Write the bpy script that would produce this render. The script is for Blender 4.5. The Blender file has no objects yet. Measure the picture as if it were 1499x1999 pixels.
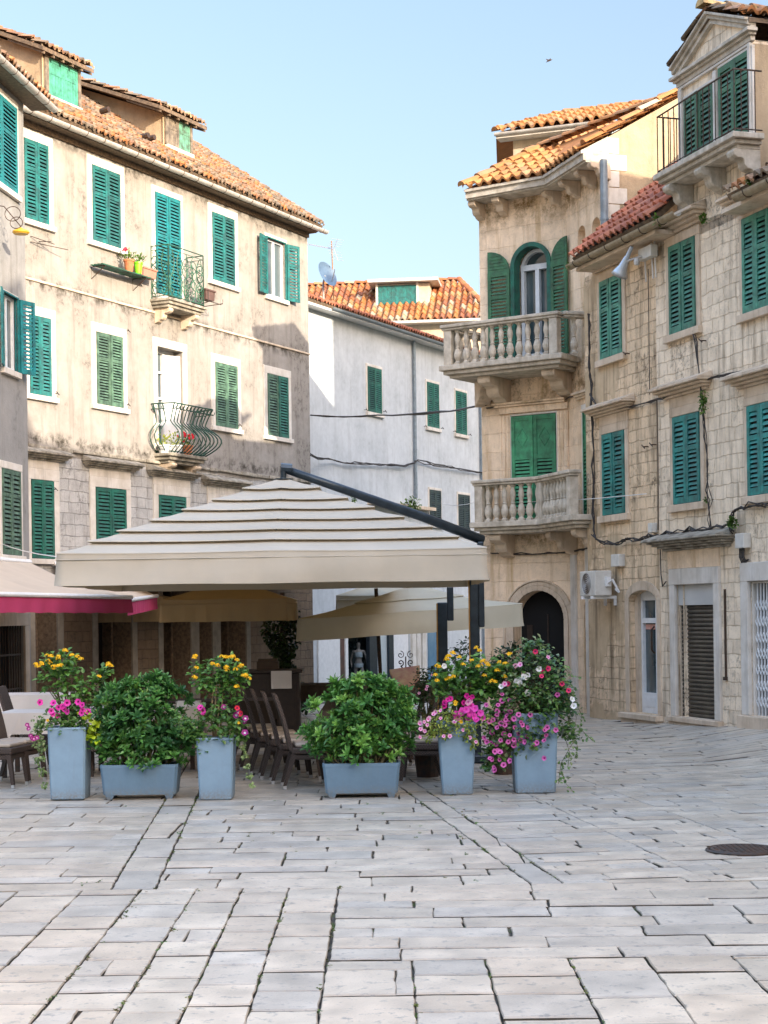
import bpy, random, math
from math import sin, cos, pi, radians, hypot, sqrt
from mathutils import Vector, Matrix
random.seed(7)
S = bpy.context.scene
# ---------------------------------------------------------------- camera
F_PX=3300.; CX=749.5; CY=1198.; TH=radians(.8); HC=1.8
cam=bpy.data.cameras.new('camera'); co=bpy.data.objects.new('camera',cam); S.collection.objects.link(co)
cam.sensor_fit='HORIZONTAL'; cam.sensor_width=36; cam.lens=36*F_PX/1499
cam.shift_y=198.5/1499; cam.clip_start=.1; cam.clip_end=3000
c_,s_=cos(TH),sin(TH)
co.matrix_world=Matrix(((c_,s_,0,0),(0,0,-1,0),(-s_,c_,0,HC),(0,0,0,1)))
S.camera=co
# ---------------------------------------------------------------- world, sun, exposure
SUN=Vector((.6,-.8,0)); EL=radians(16.5)
W=bpy.data.worlds.new('World'); S.world=W; W.use_nodes=True
wn=W.node_tree.nodes; sky=wn.new('ShaderNodeTexSky'); sky.sky_type='NISHITA'; sky.sun_disc=False
sky.sun_elevation=EL; sky.sun_rotation=math.atan2(SUN.x,SUN.y); sky.altitude=0
sky.air_density=1.0; sky.dust_density=2.6; sky.ozone_density=1.5
bg=wn['Background']; bg.inputs[1].default_value=.15
tint=wn.new('ShaderNodeMix'); tint.data_type='RGBA'; tint.blend_type='MULTIPLY'; tint.inputs[0].default_value=1; tint.inputs[7].default_value=(.99,.89,.82,1)
# unseen overhead sky boosted to fill the shade; dimmer low over the roofs
geo=wn.new('ShaderNodeTexCoord'); sxyz=wn.new('ShaderNodeSeparateXYZ'); mr=wn.new('ShaderNodeMapRange'); mr.interpolation_type='SMOOTHSTEP'
mr.inputs[1].default_value=.36; mr.inputs[2].default_value=.62; mr.inputs[3].default_value=.095; mr.inputs[4].default_value=.40
LK=W.node_tree.links; LK.new(geo.outputs['Generated'],sxyz.inputs[0]); LK.new(sxyz.outputs[2],mr.inputs[0]); m2=wn.new('ShaderNodeMapRange'); m2.inputs[1].default_value=0; m2.inputs[2].default_value=.34; m2.inputs[3].default_value=-.024; m2.inputs[4].default_value=0; ad=wn.new('ShaderNodeMath')
LK.new(sxyz.outputs[2],m2.inputs[0]); LK.new(mr.outputs[0],ad.inputs[0]); LK.new(m2.outputs[0],ad.inputs[1]); LK.new(ad.outputs[0],bg.inputs[1])
W.node_tree.links.new(sky.outputs[0],tint.inputs[6]); W.node_tree.links.new(tint.outputs[2],bg.inputs[0])
sd=bpy.data.lights.new('sun','SUN'); sd.energy=2.2; sd.angle=radians(.5); sd.color=(1,.87,.70)
so=bpy.data.objects.new('sun',sd); S.collection.objects.link(so)
sv=Vector((SUN.x*cos(EL),SUN.y*cos(EL),sin(EL)))
so.rotation_euler=(-sv).to_track_quat('-Z','Y').to_euler()
S.view_settings.view_transform='Standard'; S.view_settings.look='None'; S.view_settings.gamma=1
S.view_settings.exposure=1.95
# ---------------------------------------------------------------- geometry helpers
def ray(u,v):
    dx=(u-CX)/F_PX; dy=(CY-v)/F_PX
    return dx*c_+dy*s_, -dx*s_+dy*c_
def proj(P):
    dx,dy=P[0]/P[1],(P[2]-HC)/P[1]; return CX+F_PX*(dx*c_-dy*s_), CY-F_PX*(dx*s_+dy*c_)
def ground(u,v,z=0):
    x,t=ray(u,v); Y=(z-HC)/t; return x*Y,Y
def at(u,v,Y):
    x,t=ray(u,v); return Vector((x*Y,Y,HC+t*Y))
class Fr:                                    # a facade plane: s to the right, n out of the wall
    def __init__(s,o,d):
        l=hypot(d[0],d[1]); s.o=(o[0],o[1]); s.d=(d[0]/l,d[1]/l); s.n=(s.d[1],-s.d[0])
    def P(s,a,n,z=0): return (s.o[0]+a*s.d[0]+n*s.n[0], s.o[1]+a*s.d[1]+n*s.n[1], z)
    def px(s,u,v,off=0):
        rx,rz=ray(u,v); nx,ny=s.n
        t=(s.o[0]*nx+s.o[1]*ny+off)/(rx*nx+ny); X,Y=rx*t,t
        return ((X-s.o[0])*s.d[0]+(Y-s.o[1])*s.d[1], HC+rz*t)
    def shift(s,a,n): return Fr(s.P(a,n)[:2],s.d)
    def turn(s,a,n,ang):                     # frame hinged at (a,n) turned by ang (towards the viewer)
        c,q=cos(ang),sin(ang); return Fr(s.P(a,n)[:2],(s.d[0]*c+s.n[0]*q, s.d[1]*c+s.n[1]*q))
ID=Fr((0,0),(1,0))
def tag(o,label=None,cat=None,group=None,kind=None):
    for k,v in (('label',label),('category',cat),('group',group),('kind',kind)):
        if v: o[k]=v
    return o
def root(name,label,cat,loc=(0,0,0),group=None):
    o=bpy.data.objects.new(name,None); o.empty_display_size=.3; S.collection.objects.link(o); o.location=loc
    return tag(o,label,cat,group)
def rootloc(p):
    if p is None: return Vector((0,0,0))
    while p.parent: p=p.parent
    return Vector(p.location)
class MB:
    def __init__(s,fr=ID): s.v=[];s.f=[];s.c=[];s.fr=fr;s.col=(1,1,1)
    def add(s,pts,faces,col=None,local=True):
        b=len(s.v)
        if local: pts=[s.fr.P(*p) for p in pts]
        s.v+= [tuple(p) for p in pts]
        for f in faces: s.f.append([i+b for i in f]); s.c.append(col or s.col)
        return s
    def box(s,s0,s1,n0,n1,z0,z1,col=None):
        return s.add([(s0,n0,z0),(s1,n0,z0),(s1,n1,z0),(s0,n1,z0),(s0,n0,z1),(s1,n0,z1),(s1,n1,z1),(s0,n1,z1)],
          [(0,1,2,3),(7,6,5,4),(4,5,1,0),(5,6,2,1),(6,7,3,2),(7,4,0,3)],col)
    def hexa(s,p,col=None,local=True):       # 8 points, bottom ring then top ring
        return s.add(p,[(3,2,1,0),(4,5,6,7),(0,1,5,4),(1,2,6,5),(2,3,7,6),(3,0,4,7)],col,local)
    def poly(s,pts,col=None,local=True): return s.add(pts,[list(range(len(pts)))],col,local)
    def prism(s,poly,n0,n1,col=None):        # poly of (s,z) extruded along n
        k=len(poly); P=[(a,n0,z) for a,z in poly]+[(a,n1,z) for a,z in poly]
        return s.add(P,[list(range(k))[::-1],list(range(k,2*k))]+[(i,(i+1)%k,k+(i+1)%k,k+i) for i in range(k)],col)
    def sprism(s,poly,s0,s1,col=None):       # profile of (n,z) extruded along s
        k=len(poly); P=[(s0,n,z) for n,z in poly]+[(s1,n,z) for n,z in poly]
        return s.add(P,[list(range(k))[::-1],list(range(k,2*k))]+[(i,(i+1)%k,k+(i+1)%k,k+i) for i in range(k)],col)
    def lathe(s,a,n,z,prof,seg=10,col=None):
        P=[];F=[]
        for r,h in prof:
            for i in range(seg): P.append((a+r*cos(2*pi*i/seg),n+r*sin(2*pi*i/seg),z+h))
        for j in range(len(prof)-1):
            for i in range(seg): F.append((j*seg+i,j*seg+(i+1)%seg,(j+1)*seg+(i+1)%seg,(j+1)*seg+i))
        F.append(list(range(seg))[::-1]); F.append([(len(prof)-1)*seg+i for i in range(seg)])
        return s.add(P,F,col)
    def tube(s,pts,r,seg=5,col=None,local=True):
        pts=[Vector(s.fr.P(*p)) if local else Vector(p) for p in pts]
        rr=r if isinstance(r,(list,tuple)) else [r]*len(pts)
        P=[];F=[];up=None
        for i,p in enumerate(pts):
            t=(pts[min(i+1,len(pts)-1)]-pts[max(i-1,0)]).normalized() if len(pts)>1 else Vector((0,0,1))
            if up is None: up=Vector((0,0,1)) if abs(t.z)<.9 else Vector((1,0,0))
            u=(up-t*up.dot(t))
            if u.length<1e-4: u=t.orthogonal()
            u.normalize(); w=t.cross(u); up=u
            for k in range(seg):
                a=2*pi*k/seg; P.append(p+(u*cos(a)+w*sin(a))*rr[i])
        for i in range(len(pts)-1):
            for k in range(seg): F.append((i*seg+k,i*seg+(k+1)%seg,(i+1)*seg+(k+1)%seg,(i+1)*seg+k))
        F.append(list(range(seg))[::-1]); F.append([(len(pts)-1)*seg+k for k in range(seg)])
        return s.add(P,F,col,False)
    def build(s,name,mat,parent=None,smooth=False,bevel=0):
        L=rootloc(parent); me=bpy.data.meshes.new(name)
        me.from_pydata([(v[0]-L.x,v[1]-L.y,v[2]-L.z) for v in s.v],[],s.f)
        me.materials.append(mat)
        at_=me.color_attributes.new('Col','FLOAT_COLOR','CORNER'); uv=me.uv_layers.new(name='UVMap')
        cd=[];ud=[]
        for p,c in zip(me.polygons,s.c):
            N=p.normal
            if abs(N.z)>.75: T=Vector((1,0,0)); B=Vector((0,1,0))
            else: T=Vector((-N.y,N.x,0)).normalized(); B=Vector((0,0,1))
            for vi in p.vertices:
                q=s.v[vi]; cd+=[c[0],c[1],c[2],1]; ud+=[q[0]*T.x+q[1]*T.y, q[0]*B.x+q[1]*B.y+q[2]*B.z]
        at_.data.foreach_set('color',cd); uv.data.foreach_set('uv',ud)
        if smooth: me.polygons.foreach_set('use_smooth',[True]*len(me.polygons))
        me.update(); o=bpy.data.objects.new(name,me); S.collection.objects.link(o)
        if parent: o.parent=parent
        if bevel:
            m=o.modifiers.new('bevel','BEVEL'); m.width=bevel; m.segments=2; m.limit_method='ANGLE'
        return o
def copytree(o,parent=None):
    c=o.copy(); S.collection.objects.link(c); c.parent=parent
    for ch in list(o.children): copytree(ch,c)
    return c
# ---------------------------------------------------------------- materials
def srgb(r,g,b): return tuple((x/255/12.92 if x<10.3 else ((x/255+.055)/1.055)**2.4) for x in (r,g,b))
class NT:
    def __init__(s,name):
        s.m=bpy.data.materials.new(name); s.m.use_nodes=True; s.t=s.m.node_tree; s.b=s.t.nodes['Principled BSDF']
    def n(s,ty,props=None,**inp):
        q=s.t.nodes.new('ShaderNode'+ty)
        for k,v in (props or {}).items(): setattr(q,k,v)
        for k,v in inp.items():
            i=int(k[1:]) if k[0]=='i' and k[1:].isdigit() else k.replace('_',' ')
            s.set(q.inputs[i],v)
        return q
    def set(s,sock,v):
        if hasattr(v,'is_output') or isinstance(v,bpy.types.NodeSocket): s.t.links.new(v,sock)
        elif isinstance(v,tuple) and len(v)==3 and sock.type=='RGBA': sock.default_value=(*v,1)
        else: sock.default_value=v
    def coord(s,kind='Object',scale=(1,1,1)):
        c=s.n('TexCoord').outputs[kind]
        if scale!=(1,1,1): c=s.n('Mapping',Vector=c,Scale=scale).outputs[0]
        return c
    def noise(s,vec,scale,detail=4,rough=.6,dist=0):
        return s.n('TexNoise',Vector=vec,Scale=scale,Detail=detail,Roughness=rough,Distortion=dist).outputs[0]
    def ramp(s,fac,a,b,c0=0.,c1=1.):
        return s.n('MapRange',Value=fac,i1=a,i2=b,i3=c0,i4=c1).outputs[0]
    def mix(s,f,a,b,mode='MIX'):
        q=s.n('Mix',{'data_type':'RGBA','blend_type':mode}); s.set(q.inputs[0],f); s.set(q.inputs[6],a); s.set(q.inputs[7],b); return q.outputs[2]
    def math(s,op,a,b=0.):
        return s.n('Math',{'operation':op},i0=a,i1=b).outputs[0]
    def bump(s,h,st=.5,dist=.02,norm=None):
        q=s.n('Bump',Height=h,Strength=st,Distance=dist)
        if norm is not None: s.set(q.inputs['Normal'],norm)
        return q.outputs[0]
    def out(s,col,rough=.8,normal=None,metal=0.,spec=.5):
        s.set(s.b.inputs['Base Color'],col); s.set(s.b.inputs['Roughness'],rough); s.b.inputs['Metallic'].default_value=metal
        s.b.inputs['Specular IOR Level'].default_value=spec
        if normal is not None: s.set(s.b.inputs['Normal'],normal)
        return s.m
def simple(name,col,col2=None,scale=6,rough=.7,bump=.2,bs=40,metal=0.,streak=.0,scol=(.08,.07,.05),spec=.4):
    t=NT(name); o=t.coord(); n=t.noise(o,scale,5)
    c=t.mix(t.ramp(n,.35,.65),col,col2 or tuple(x*.8 for x in col))
    if streak:
        st=t.noise(t.coord(scale=(7,7,.7)),1,5,.7); c=t.mix(t.ramp(st,.52,.75,0,streak),c,scol)
    return t.out(c,rough,t.bump(t.noise(o,bs,4),bump,.01) if bump else None,metal,spec)
def attrmat(name,rough=.6,scale=12,var=.25,bump=.2,bs=60,trans=0,spec=.4,mott=None):
    t=NT(name); o=t.coord(); a=t.n('Attribute',{'attribute_name':'Col'}).outputs['Color']
    n=t.noise(o,scale,5); k=t.ramp(n,.3,.7,1-var,1+var*.6)
    g=t.n('CombineColor',i0=k,i1=k,i2=k).outputs[0]
    c=t.mix(1.,a,g,'MULTIPLY')
    if mott: c=t.mix(t.ramp(t.noise(o,mott[0],6,.7),mott[1],mott[1]+.12,0,mott[3]),c,mott[2])
    m=t.out(c,rough,t.bump(t.noise(o,bs,4),bump,.01),0.,spec)
    if trans:
        tr=t.n('BsdfTranslucent'); t.set(tr.inputs[0],c); mx=t.n('MixShader'); mx.inputs[0].default_value=trans
        t.t.links.new(t.b.outputs[0],mx.inputs[1]); t.t.links.new(tr.outputs[0],mx.inputs[2])
        t.t.links.new(mx.outputs[0],t.t.nodes['Material Output'].inputs[0])
    return m
def wallmat(name,plast,plast2,stone=None,mort=None,zsplit=None,bw=.42,bh=.24,dark=(.10,.085,.065),darkamt=.5,lev=None,bumpd=.03,side=None,gr=.56,levw=.22):
    """plaster above zsplit, coursed stone below; grime blotches, streaks and mould along the ledges"""
    t=NT(name); o=t.coord(); uv=t.coord('UV'); sep=t.n('SeparateXYZ',Vector=o); z=sep.outputs[2]
    n1=t.noise(o,.9,6,.6); n2=t.noise(o,5,6,.65); n3=t.noise(o,28,4)
    c=t.mix(t.ramp(n1,.38,.62),plast,plast2)
    c=t.mix(t.ramp(n2,.4,.7,0,.35),c,tuple(x*.72 for x in plast2))
    pl_b=t.math('ADD',t.math('MULTIPLY',n2,.4),t.math('MULTIPLY',n3,.25)); hgt=pl_b
    if stone:
        dn=t.n('TexNoise',Vector=uv,Scale=4.5,Detail=3.)
        off=t.n('VectorMath',{'operation':'SCALE'}); t.set(off.inputs[0],dn.outputs['Color']); off.inputs['Scale'].default_value=.075
        wv=t.n('VectorMath',{'operation':'ADD'},i0=uv,i1=off.outputs[0]).outputs[0]
        br=t.n('TexBrick',{'offset':.5,'offset_frequency':2,'squash':.75,'squash_frequency':3},Vector=wv,Scale=1.,Mortar_Size=.010,Mortar_Smooth=.6,Brick_Width=bw,Row_Height=bh,Bias=.1)
        t.set(br.inputs['Color1'],stone); t.set(br.inputs['Color2'],tuple(x*.80 for x in stone)); t.set(br.inputs['Mortar'],mort)
        sc=t.mix(t.ramp(n2,.42,.62,0,.5),br.outputs[0],tuple(x*1.15 for x in stone))
        sc=t.mix(t.ramp(n3,.55,.75,0,.4),sc,tuple(x*.55 for x in stone))
        sb=t.math('SUBTRACT',t.math('ADD',t.math('MULTIPLY',n2,.7),t.math('MULTIPLY',n3,.5)),t.math('MULTIPLY',br.outputs[1],1.1))
        if zsplit is None and side is None: f=1.
        elif side is not None:       # stone where world x+noise beyond side
            f=t.ramp(t.math('ADD',sep.outputs[0],t.math('MULTIPLY',n1,side[1])),side[0],side[0]+.15)
        else: f=t.ramp(t.math('ADD',z,t.math('MULTIPLY',n1,.5)),zsplit+.27,zsplit+.23)
        c=t.mix(f,c,sc)
        q=t.n('Mix',{'data_type':'FLOAT'}); t.set(q.inputs[0],f); t.set(q.inputs[2],pl_b); t.set(q.inputs[3],sb); hgt=q.outputs[0]
    st=t.noise(t.coord(scale=(5,5,.45)),1,6,.7)
    c=t.mix(t.math('MULTIPLY',t.ramp(st,.50,.72),darkamt),c,dark)
    bl=t.math('MULTIPLY',t.ramp(n1,.50,.62),t.ramp(t.noise(o,7,7,.8),.5,.62))
    c=t.mix(t.math('MULTIPLY',bl,darkamt*gr*1.6),c,tuple(x*.5 for x in dark))
    for lz in (lev or []):
        d=t.math('ABSOLUTE',t.math('SUBTRACT',z,lz)); m=t.math('MULTIPLY',t.ramp(d,.0,levw,1.,0.),t.ramp(t.noise(o,3.5,7,.75),.44,.6))
        c=t.mix(m,c,tuple(x*.45 for x in dark))
    return t.out(c,.88,t.bump(hgt,.8,bumpd),0.,.25)
# ---------------------------------------------------------------- material library
m_left=wallmat('old cream plaster and stone',(.34,.315,.285),(.28,.255,.225),(.47,.46,.44),(.29,.28,.26),5.25,lev=[5.55,8.8,12.0],darkamt=.42,gr=.9)
m_corner=wallmat('grey cream plaster',(.31,.30,.285),(.26,.255,.245),darkamt=.4)
m_mid=wallmat('white plaster',(.53,.56,.575),(.46,.49,.505),darkamt=.2,bumpd=.01)
m_tower=wallmat('ashlar stone',(.86,.66,.45),(.64,.43,.22),(.87,.68,.49),(.83,.64,.45),None,bw=.8,bh=.34,dark=(.42,.26,.10),lev=[9.2,5.9,3.25],levw=.6,darkamt=.75,bumpd=.012,gr=.3)
m_right=wallmat('brown plaster over stone',(.60,.46,.30),(.46,.34,.21),(.79,.60,.40),(.50,.37,.23),None,side=(1.2,3.0),bw=.3,bh=.18,darkamt=.85,dark=(.12,.085,.05))
m_gable=wallmat('pale stone blocks',(.70,.62,.52),(.62,.53,.42),(.87,.72,.54),(.64,.50,.34),None,bw=.34,bh=.2,darkamt=.8,dark=(.15,.11,.07),bumpd=.02)
m_clad_shade=wallmat('shade darkened brown stone cladding',(.12,.09,.06),(.10,.07,.05),(.16,.11,.07),(.07,.05,.035),None,side=(-99,.1),bw=.35,bh=.22)  # brown stone, darkened further to paint in the canopy's shade
m_party=wallmat('warm render',(.50,.38,.25),(.40,.30,.19),darkamt=.35,bumpd=.04)
m_far=wallmat('far plaster',(.62,.52,.38),(.54,.44,.32),darkamt=.25)
m_trim=simple('pale stone trim',(.68,.64,.58),(.55,.50,.43),3,.8,.3,30,streak=.35)
m_trim2=simple('warm stone trim',(.66,.54,.41),(.50,.39,.28),3,.85,.4,30,streak=.5,scol=(.13,.09,.05))
m_dirty=simple('mossy weathered stone',(.42,.38,.31),(.16,.14,.11),5,.9,.6,25,streak=.55,scol=(.06,.055,.04))
m_balst=simple('balcony limestone',(.60,.54,.45),(.38,.33,.26),6,.85,.4,30,streak=.5,scol=(.12,.11,.07))
def paint(n,c,c2): return simple(n,c,tuple(x*.6+.012 for x in c2),7,.6,.35,60,streak=.5,scol=tuple(x*.35+.02 for x in c))
m_teal=paint('teal shutter paint',(.015,.17,.16),(.01,.11,.11)); m_teal2=paint('blue teal shutter paint',(.01,.21,.23),(.008,.16,.17))
m_oldg=paint('faded green shutter paint',(.12,.23,.15),(.05,.12,.08)); m_dkg=paint('dark green shutter paint',(.015,.145,.10),(.012,.10,.072))
m_brg=paint('bright green shutter paint',(.05,.32,.15),(.035,.24,.11)); m_rgr=paint('sea green shutter paint',(.07,.30,.21),(.045,.21,.15))
m_olive=paint('olive green shutter paint',(.05,.17,.085),(.035,.11,.055)); m_mint=paint('mint plank paint',(.08,.36,.25),(.05,.27,.18))
m_beige=paint('beige shutter paint',(.36,.33,.24),(.25,.23,.16)); m_woodgrey=paint('bare grey wood',(.24,.20,.15),(.14,.11,.08))
m_teal3=paint('shade teal shutter paint',(.02,.25,.22),(.015,.18,.16)); m_grn2=paint('dark green ironwork paint',(.015,.08,.05),(.01,.045,.03))
m_grn=paint('green ironwork paint',(.04,.15,.09),(.02,.07,.045)); m_iron=simple('rusty black iron',(.03,.025,.02),(.07,.035,.02),20,.6,.2,80)
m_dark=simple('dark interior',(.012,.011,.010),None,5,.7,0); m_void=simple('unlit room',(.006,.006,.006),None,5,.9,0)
m_zinc=simple('zinc gutter',(.52,.51,.49),(.40,.37,.33),8,.5,.2,30,.15,.3,(.26,.14,.08)); m_zincb=simple('blue grey pipe',(.22,.27,.31),(.16,.19,.21),8,.45,.1,30,.2)
m_tangut=simple('tan gutter',(.32,.26,.17),(.22,.17,.10),8,.6,.2,30,0,.3)
m_white=simple('white paint',(.75,.75,.74),(.66,.66,.65),8,.45,.05,50); m_frame=simple('white window frame',(.70,.73,.76),(.6,.63,.66),8,.4,.05,50)
m_plast=simple('off white plastic',(.62,.60,.55),(.52,.50,.45),8,.45,.05,50,streak=.15)
m_darkwood=simple('dark stained wood',(.035,.022,.015),(.02,.013,.01),14,.5,.2,50)
m_wood=simple('weathered timber',(.20,.14,.09),(.09,.065,.045),14,.8,.4,50)
t=NT('window glass'); o_=t.coord(); m_glass=t.out(t.mix(t.ramp(t.noise(o_,.9,2),.4,.6),(.03,.05,.06),(.10,.13,.14)),.06,t.bump(t.noise(o_,1.2,1),.25,.02),0,.9)
m_metal=simple('dark grey metal',(.035,.05,.065),(.025,.035,.045),10,.35,.05,60,.5); m_gold=simple('brass strip',(.45,.26,.08),None,10,.35,0,60,.6)
def potmat(name,c):
    t=NT(name); o=t.coord(); z=t.n('SeparateXYZ',Vector=o).outputs[2]; n=t.noise(o,3,6,.7); f=t.noise(o,45,5,.7)
    k=t.mix(t.ramp(n,.35,.65),c,tuple(x*.84 for x in c)); k=t.mix(t.ramp(t.noise(t.coord(scale=(14,14,1.2)),1,6,.75),.54,.74,0,.4),k,tuple(x*.55+.06 for x in c))
    k=t.mix(t.math('MULTIPLY',t.ramp(z,.0,.13,.9,0),t.ramp(f,.38,.6)),k,(.16,.14,.115)); k=t.mix(t.ramp(f,.66,.72,0,.5),k,(.34,.37,.38))
    return t.out(k,t.ramp(n,.3,.7,.35,.6),t.bump(t.noise(o,130,3),.12,.01),0,.4)
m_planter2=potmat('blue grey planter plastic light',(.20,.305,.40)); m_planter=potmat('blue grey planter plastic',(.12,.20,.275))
m_cable=simple('black cable',(.02,.02,.02),(.05,.04,.035),20,.6,0); m_term=simple('terracotta',(.52,.19,.08),(.38,.13,.06),12,.8,.2)
m_lime=simple('lime plastic pot',(.22,.75,.02),(.18,.6,.02),6,.4,0); m_soil=simple('potting soil',(.035,.022,.014),(.015,.01,.007),30,.95,1,60)
m_leaf=attrmat('leaves',.38,30,.25,.1,80,.22,.5); m_petal=attrmat('petals',.55,40,.15,.1,80,.3,.3)
m_stem=simple('green brown stems',(.10,.11,.04),(.07,.05,.025),10,.7,.2)
m_roof=attrmat('old barrel tiles',.85,9,.35,.6,40,0,.2,(5,.52,(.13,.10,.065),.75)); m_roofn=attrmat('orange barrel tiles',.8,6,.2,.3,40,0,.2,(3,.60,(.20,.12,.07),.5))
m_slab=attrmat('polished limestone paving',.36,3.5,.28,.35,50,0,.45,(14,.54,(.17,.16,.145),.7))
def fabric(name,col,back,tr=.22):
    t=NT(name); o=t.coord(); n=t.noise(o,1.5,5,.6); w=t.n('TexWave',{'wave_type':'BANDS'},Vector=o,Scale=60.,Distortion=2.)
    c=t.mix(t.ramp(n,.35,.7),col,tuple(x*.88 for x in col)); g=t.n('NewGeometry').outputs['Backfacing']
    t.out(c,.85,t.bump(t.math('ADD',t.math('MULTIPLY',w.outputs[1],.15),t.noise(o,4,3)),.25,.02),0,.15)
    a=t.n('BsdfTranslucent'); t.set(a.inputs[0],back); mx=t.n('MixShader'); mx.inputs[0].default_value=tr
    t.t.links.new(t.b.outputs[0],mx.inputs[1]); t.t.links.new(a.outputs[0],mx.inputs[2]); t.t.links.new(mx.outputs[0],t.t.nodes['Material Output'].inputs[0])
    return t.m
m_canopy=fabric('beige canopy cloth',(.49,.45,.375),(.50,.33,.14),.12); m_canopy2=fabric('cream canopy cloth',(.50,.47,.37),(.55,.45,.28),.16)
m_trim_dk=simple('dark grey brown stone trim',(.24,.21,.17),(.16,.14,.11),4,.85,.3,30,streak=.3)  # darker grey brown trim for the cafe door surrounds
m_cloth_backlit=fabric('canopy cloth browned as backlit',(.38,.29,.17),(.45,.28,.10),.25)  # brown puts the backlit, shaded underside of cream cloth into the colour
m_awn=fabric('sand awning cloth',(.66,.56,.45),(.5,.35,.2),.2); m_pink=fabric('crimson valance cloth',(.50,.065,.16),(.45,.03,.10),.2)
m_cloth=fabric('white tablecloth',(.62,.58,.54),(.5,.45,.4),.1); m_cush=fabric('beige cushion cloth',(.42,.36,.30),(.3,.25,.2),.05)
t=NT('brown wicker'); o_=t.coord(); ch=t.n('TexChecker',Vector=o_,Scale=70.).outputs[1]
m_wick=t.out(t.mix(ch,(.028,.018,.013),(.075,.05,.038)),.6,t.bump(ch,.6,.006)); m_alu=simple('aluminium foot',(.6,.6,.6),None,9,.3,0,9,.8)
# ---------------------------------------------------------------- ground
def sstep(x): x=min(1,max(0,x)); return x*x*(3-2*x)
def gz(X,Y):
    z=.19*sstep((X-3.6)/1.9)*sstep((Y-14)/8)*(1-.0*X)
    if Y>34: z-=.7*sstep((Y-34)/14)*sstep((4-X)/2)
    return z
def gclamp(X,Y): return gz(X,Y)
g=MB(); nx,ny=90,110
for j in range(ny+1):
    for i in range(nx+1):
        X=-45+90*i/nx; Y=-30+ (110)*j/ny; g.v.append((X,Y,gz(X,Y)-.02))
for j in range(ny):
    for i in range(nx):
        a=j*(nx+1)+i; g.f.append([a,a+1,a+nx+2,a+nx+1]); g.c.append((1,1,1))
t=NT('joint sand and moss'); o_=t.coord()
m_joint=t.out(t.mix(t.ramp(t.noise(o_,1.6,5,.7),.52,.6),t.mix(t.ramp(t.noise(o_,9,5),.4,.6),(.085,.07,.055),(.035,.028,.02)),(.06,.085,.012)),.95,t.bump(t.noise(o_,60,4),.6,.01))
gr=tag(g.build('ground',m_joint),kind='structure',label='joint sand and earth under the stone paving')
far=MB(); far.poly([(-2500,-2500,-1.2),(2500,-2500,-1.2),(2500,2500,-1.2),(-2500,2500,-1.2)])
tag(far.build('terrain',simple('dry earth',(.2,.17,.12),(.14,.12,.08),.2)),kind='structure')
def clip(poly,reg):
    for k in range(len(reg)):
        a=reg[k]; b=reg[(k+1)%len(reg)]; out=[]
        def sd(p): return (b[0]-a[0])*(p[1]-a[1])-(b[1]-a[1])*(p[0]-a[0])
        for i in range(len(poly)):
            p=poly[i]; q=poly[(i+1)%len(poly)]; sp,sq=sd(p),sd(q)
            if sp>=0: out.append(p)
            if sp*sq<0: u=sp/(sp-sq); out.append((p[0]+(q[0]-p[0])*u,p[1]+(q[1]-p[1])*u))
        poly=out
        if len(poly)<3: return []
    return poly
rng=random.Random(3)
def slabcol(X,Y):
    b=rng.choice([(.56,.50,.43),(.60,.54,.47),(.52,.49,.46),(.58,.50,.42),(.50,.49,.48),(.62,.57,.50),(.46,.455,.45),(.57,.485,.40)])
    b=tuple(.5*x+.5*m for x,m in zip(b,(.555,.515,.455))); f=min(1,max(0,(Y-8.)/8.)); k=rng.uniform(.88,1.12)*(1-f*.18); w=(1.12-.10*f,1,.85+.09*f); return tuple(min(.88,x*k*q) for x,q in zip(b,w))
pv=MB()
def slab(poly,joint):
    if len(poly)<3: return
    A=abs(sum(poly[i][0]*poly[(i+1)%len(poly)][1]-poly[(i+1)%len(poly)][0]*poly[i][1] for i in range(len(poly))))/2
    if A<.004: return
    cx=sum(p[0] for p in poly)/len(poly); cy=sum(p[1] for p in poly)/len(poly)
    if abs(cx)>.26*cy+3.2: 
        if cy<30 and abs(cx)>.30*cy+5: return
    near=cy<20; pts=[]
    for i in range(len(poly)):
        p=poly[i]; q=poly[(i+1)%len(poly)]; pts.append(p); L=hypot(q[0]-p[0],q[1]-p[1])
        if near and L>.12:
            kk=int(L/.12)+1
            for j in range(1,kk):
                w=j/kk; dx,dy=(q[0]-p[0])/L,(q[1]-p[1])/L; r=rng.uniform(-.005,.007); pts.append((p[0]+dx*L*w-dy*-r,p[1]+dy*L*w+dx*-r*-1))
    def inset(d):
        out=[]
        for x,y in pts:
            ex,ey=x-cx,y-cy; out.append((x-math.copysign(min(d*.75,abs(ex)*.5)*min(1,abs(ex)/.05),ex),y-math.copysign(min(d*2.0,abs(ey)*.5)*min(1,abs(ey)/.03),ey)))
        return out
    z0=gz(cx,cy)+rng.uniform(-.004,.004); tx,ty=rng.uniform(-.006,.006),rng.uniform(-.006,.006)
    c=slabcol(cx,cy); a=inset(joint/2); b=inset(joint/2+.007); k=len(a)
    zz=lambda x,y:gz(x,y)+(z0-gz(cx,cy))+(x-cx)*tx+(y-cy)*ty
    P=[(x,y,zz(x,y)-.05) for x,y in a]+[(x,y,zz(x,y)-.007) for x,y in a]+[(x,y,zz(x,y)) for x,y in b]
    F=[(i,(i+1)%k,k+(i+1)%k,k+i) for i in range(k)]+[(k+i,k+(i+1)%k,2*k+(i+1)%k,2*k+i) for i in range(k)]+[list(range(2*k,3*k))]
    pv.add(P,F[:k],(.07,.06,.045),False); b0=len(pv.v)-len(P)
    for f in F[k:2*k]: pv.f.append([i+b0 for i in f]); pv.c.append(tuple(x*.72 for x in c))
    pv.f.append([i+b0 for i in F[-1]]); pv.c.append(c)
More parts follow.
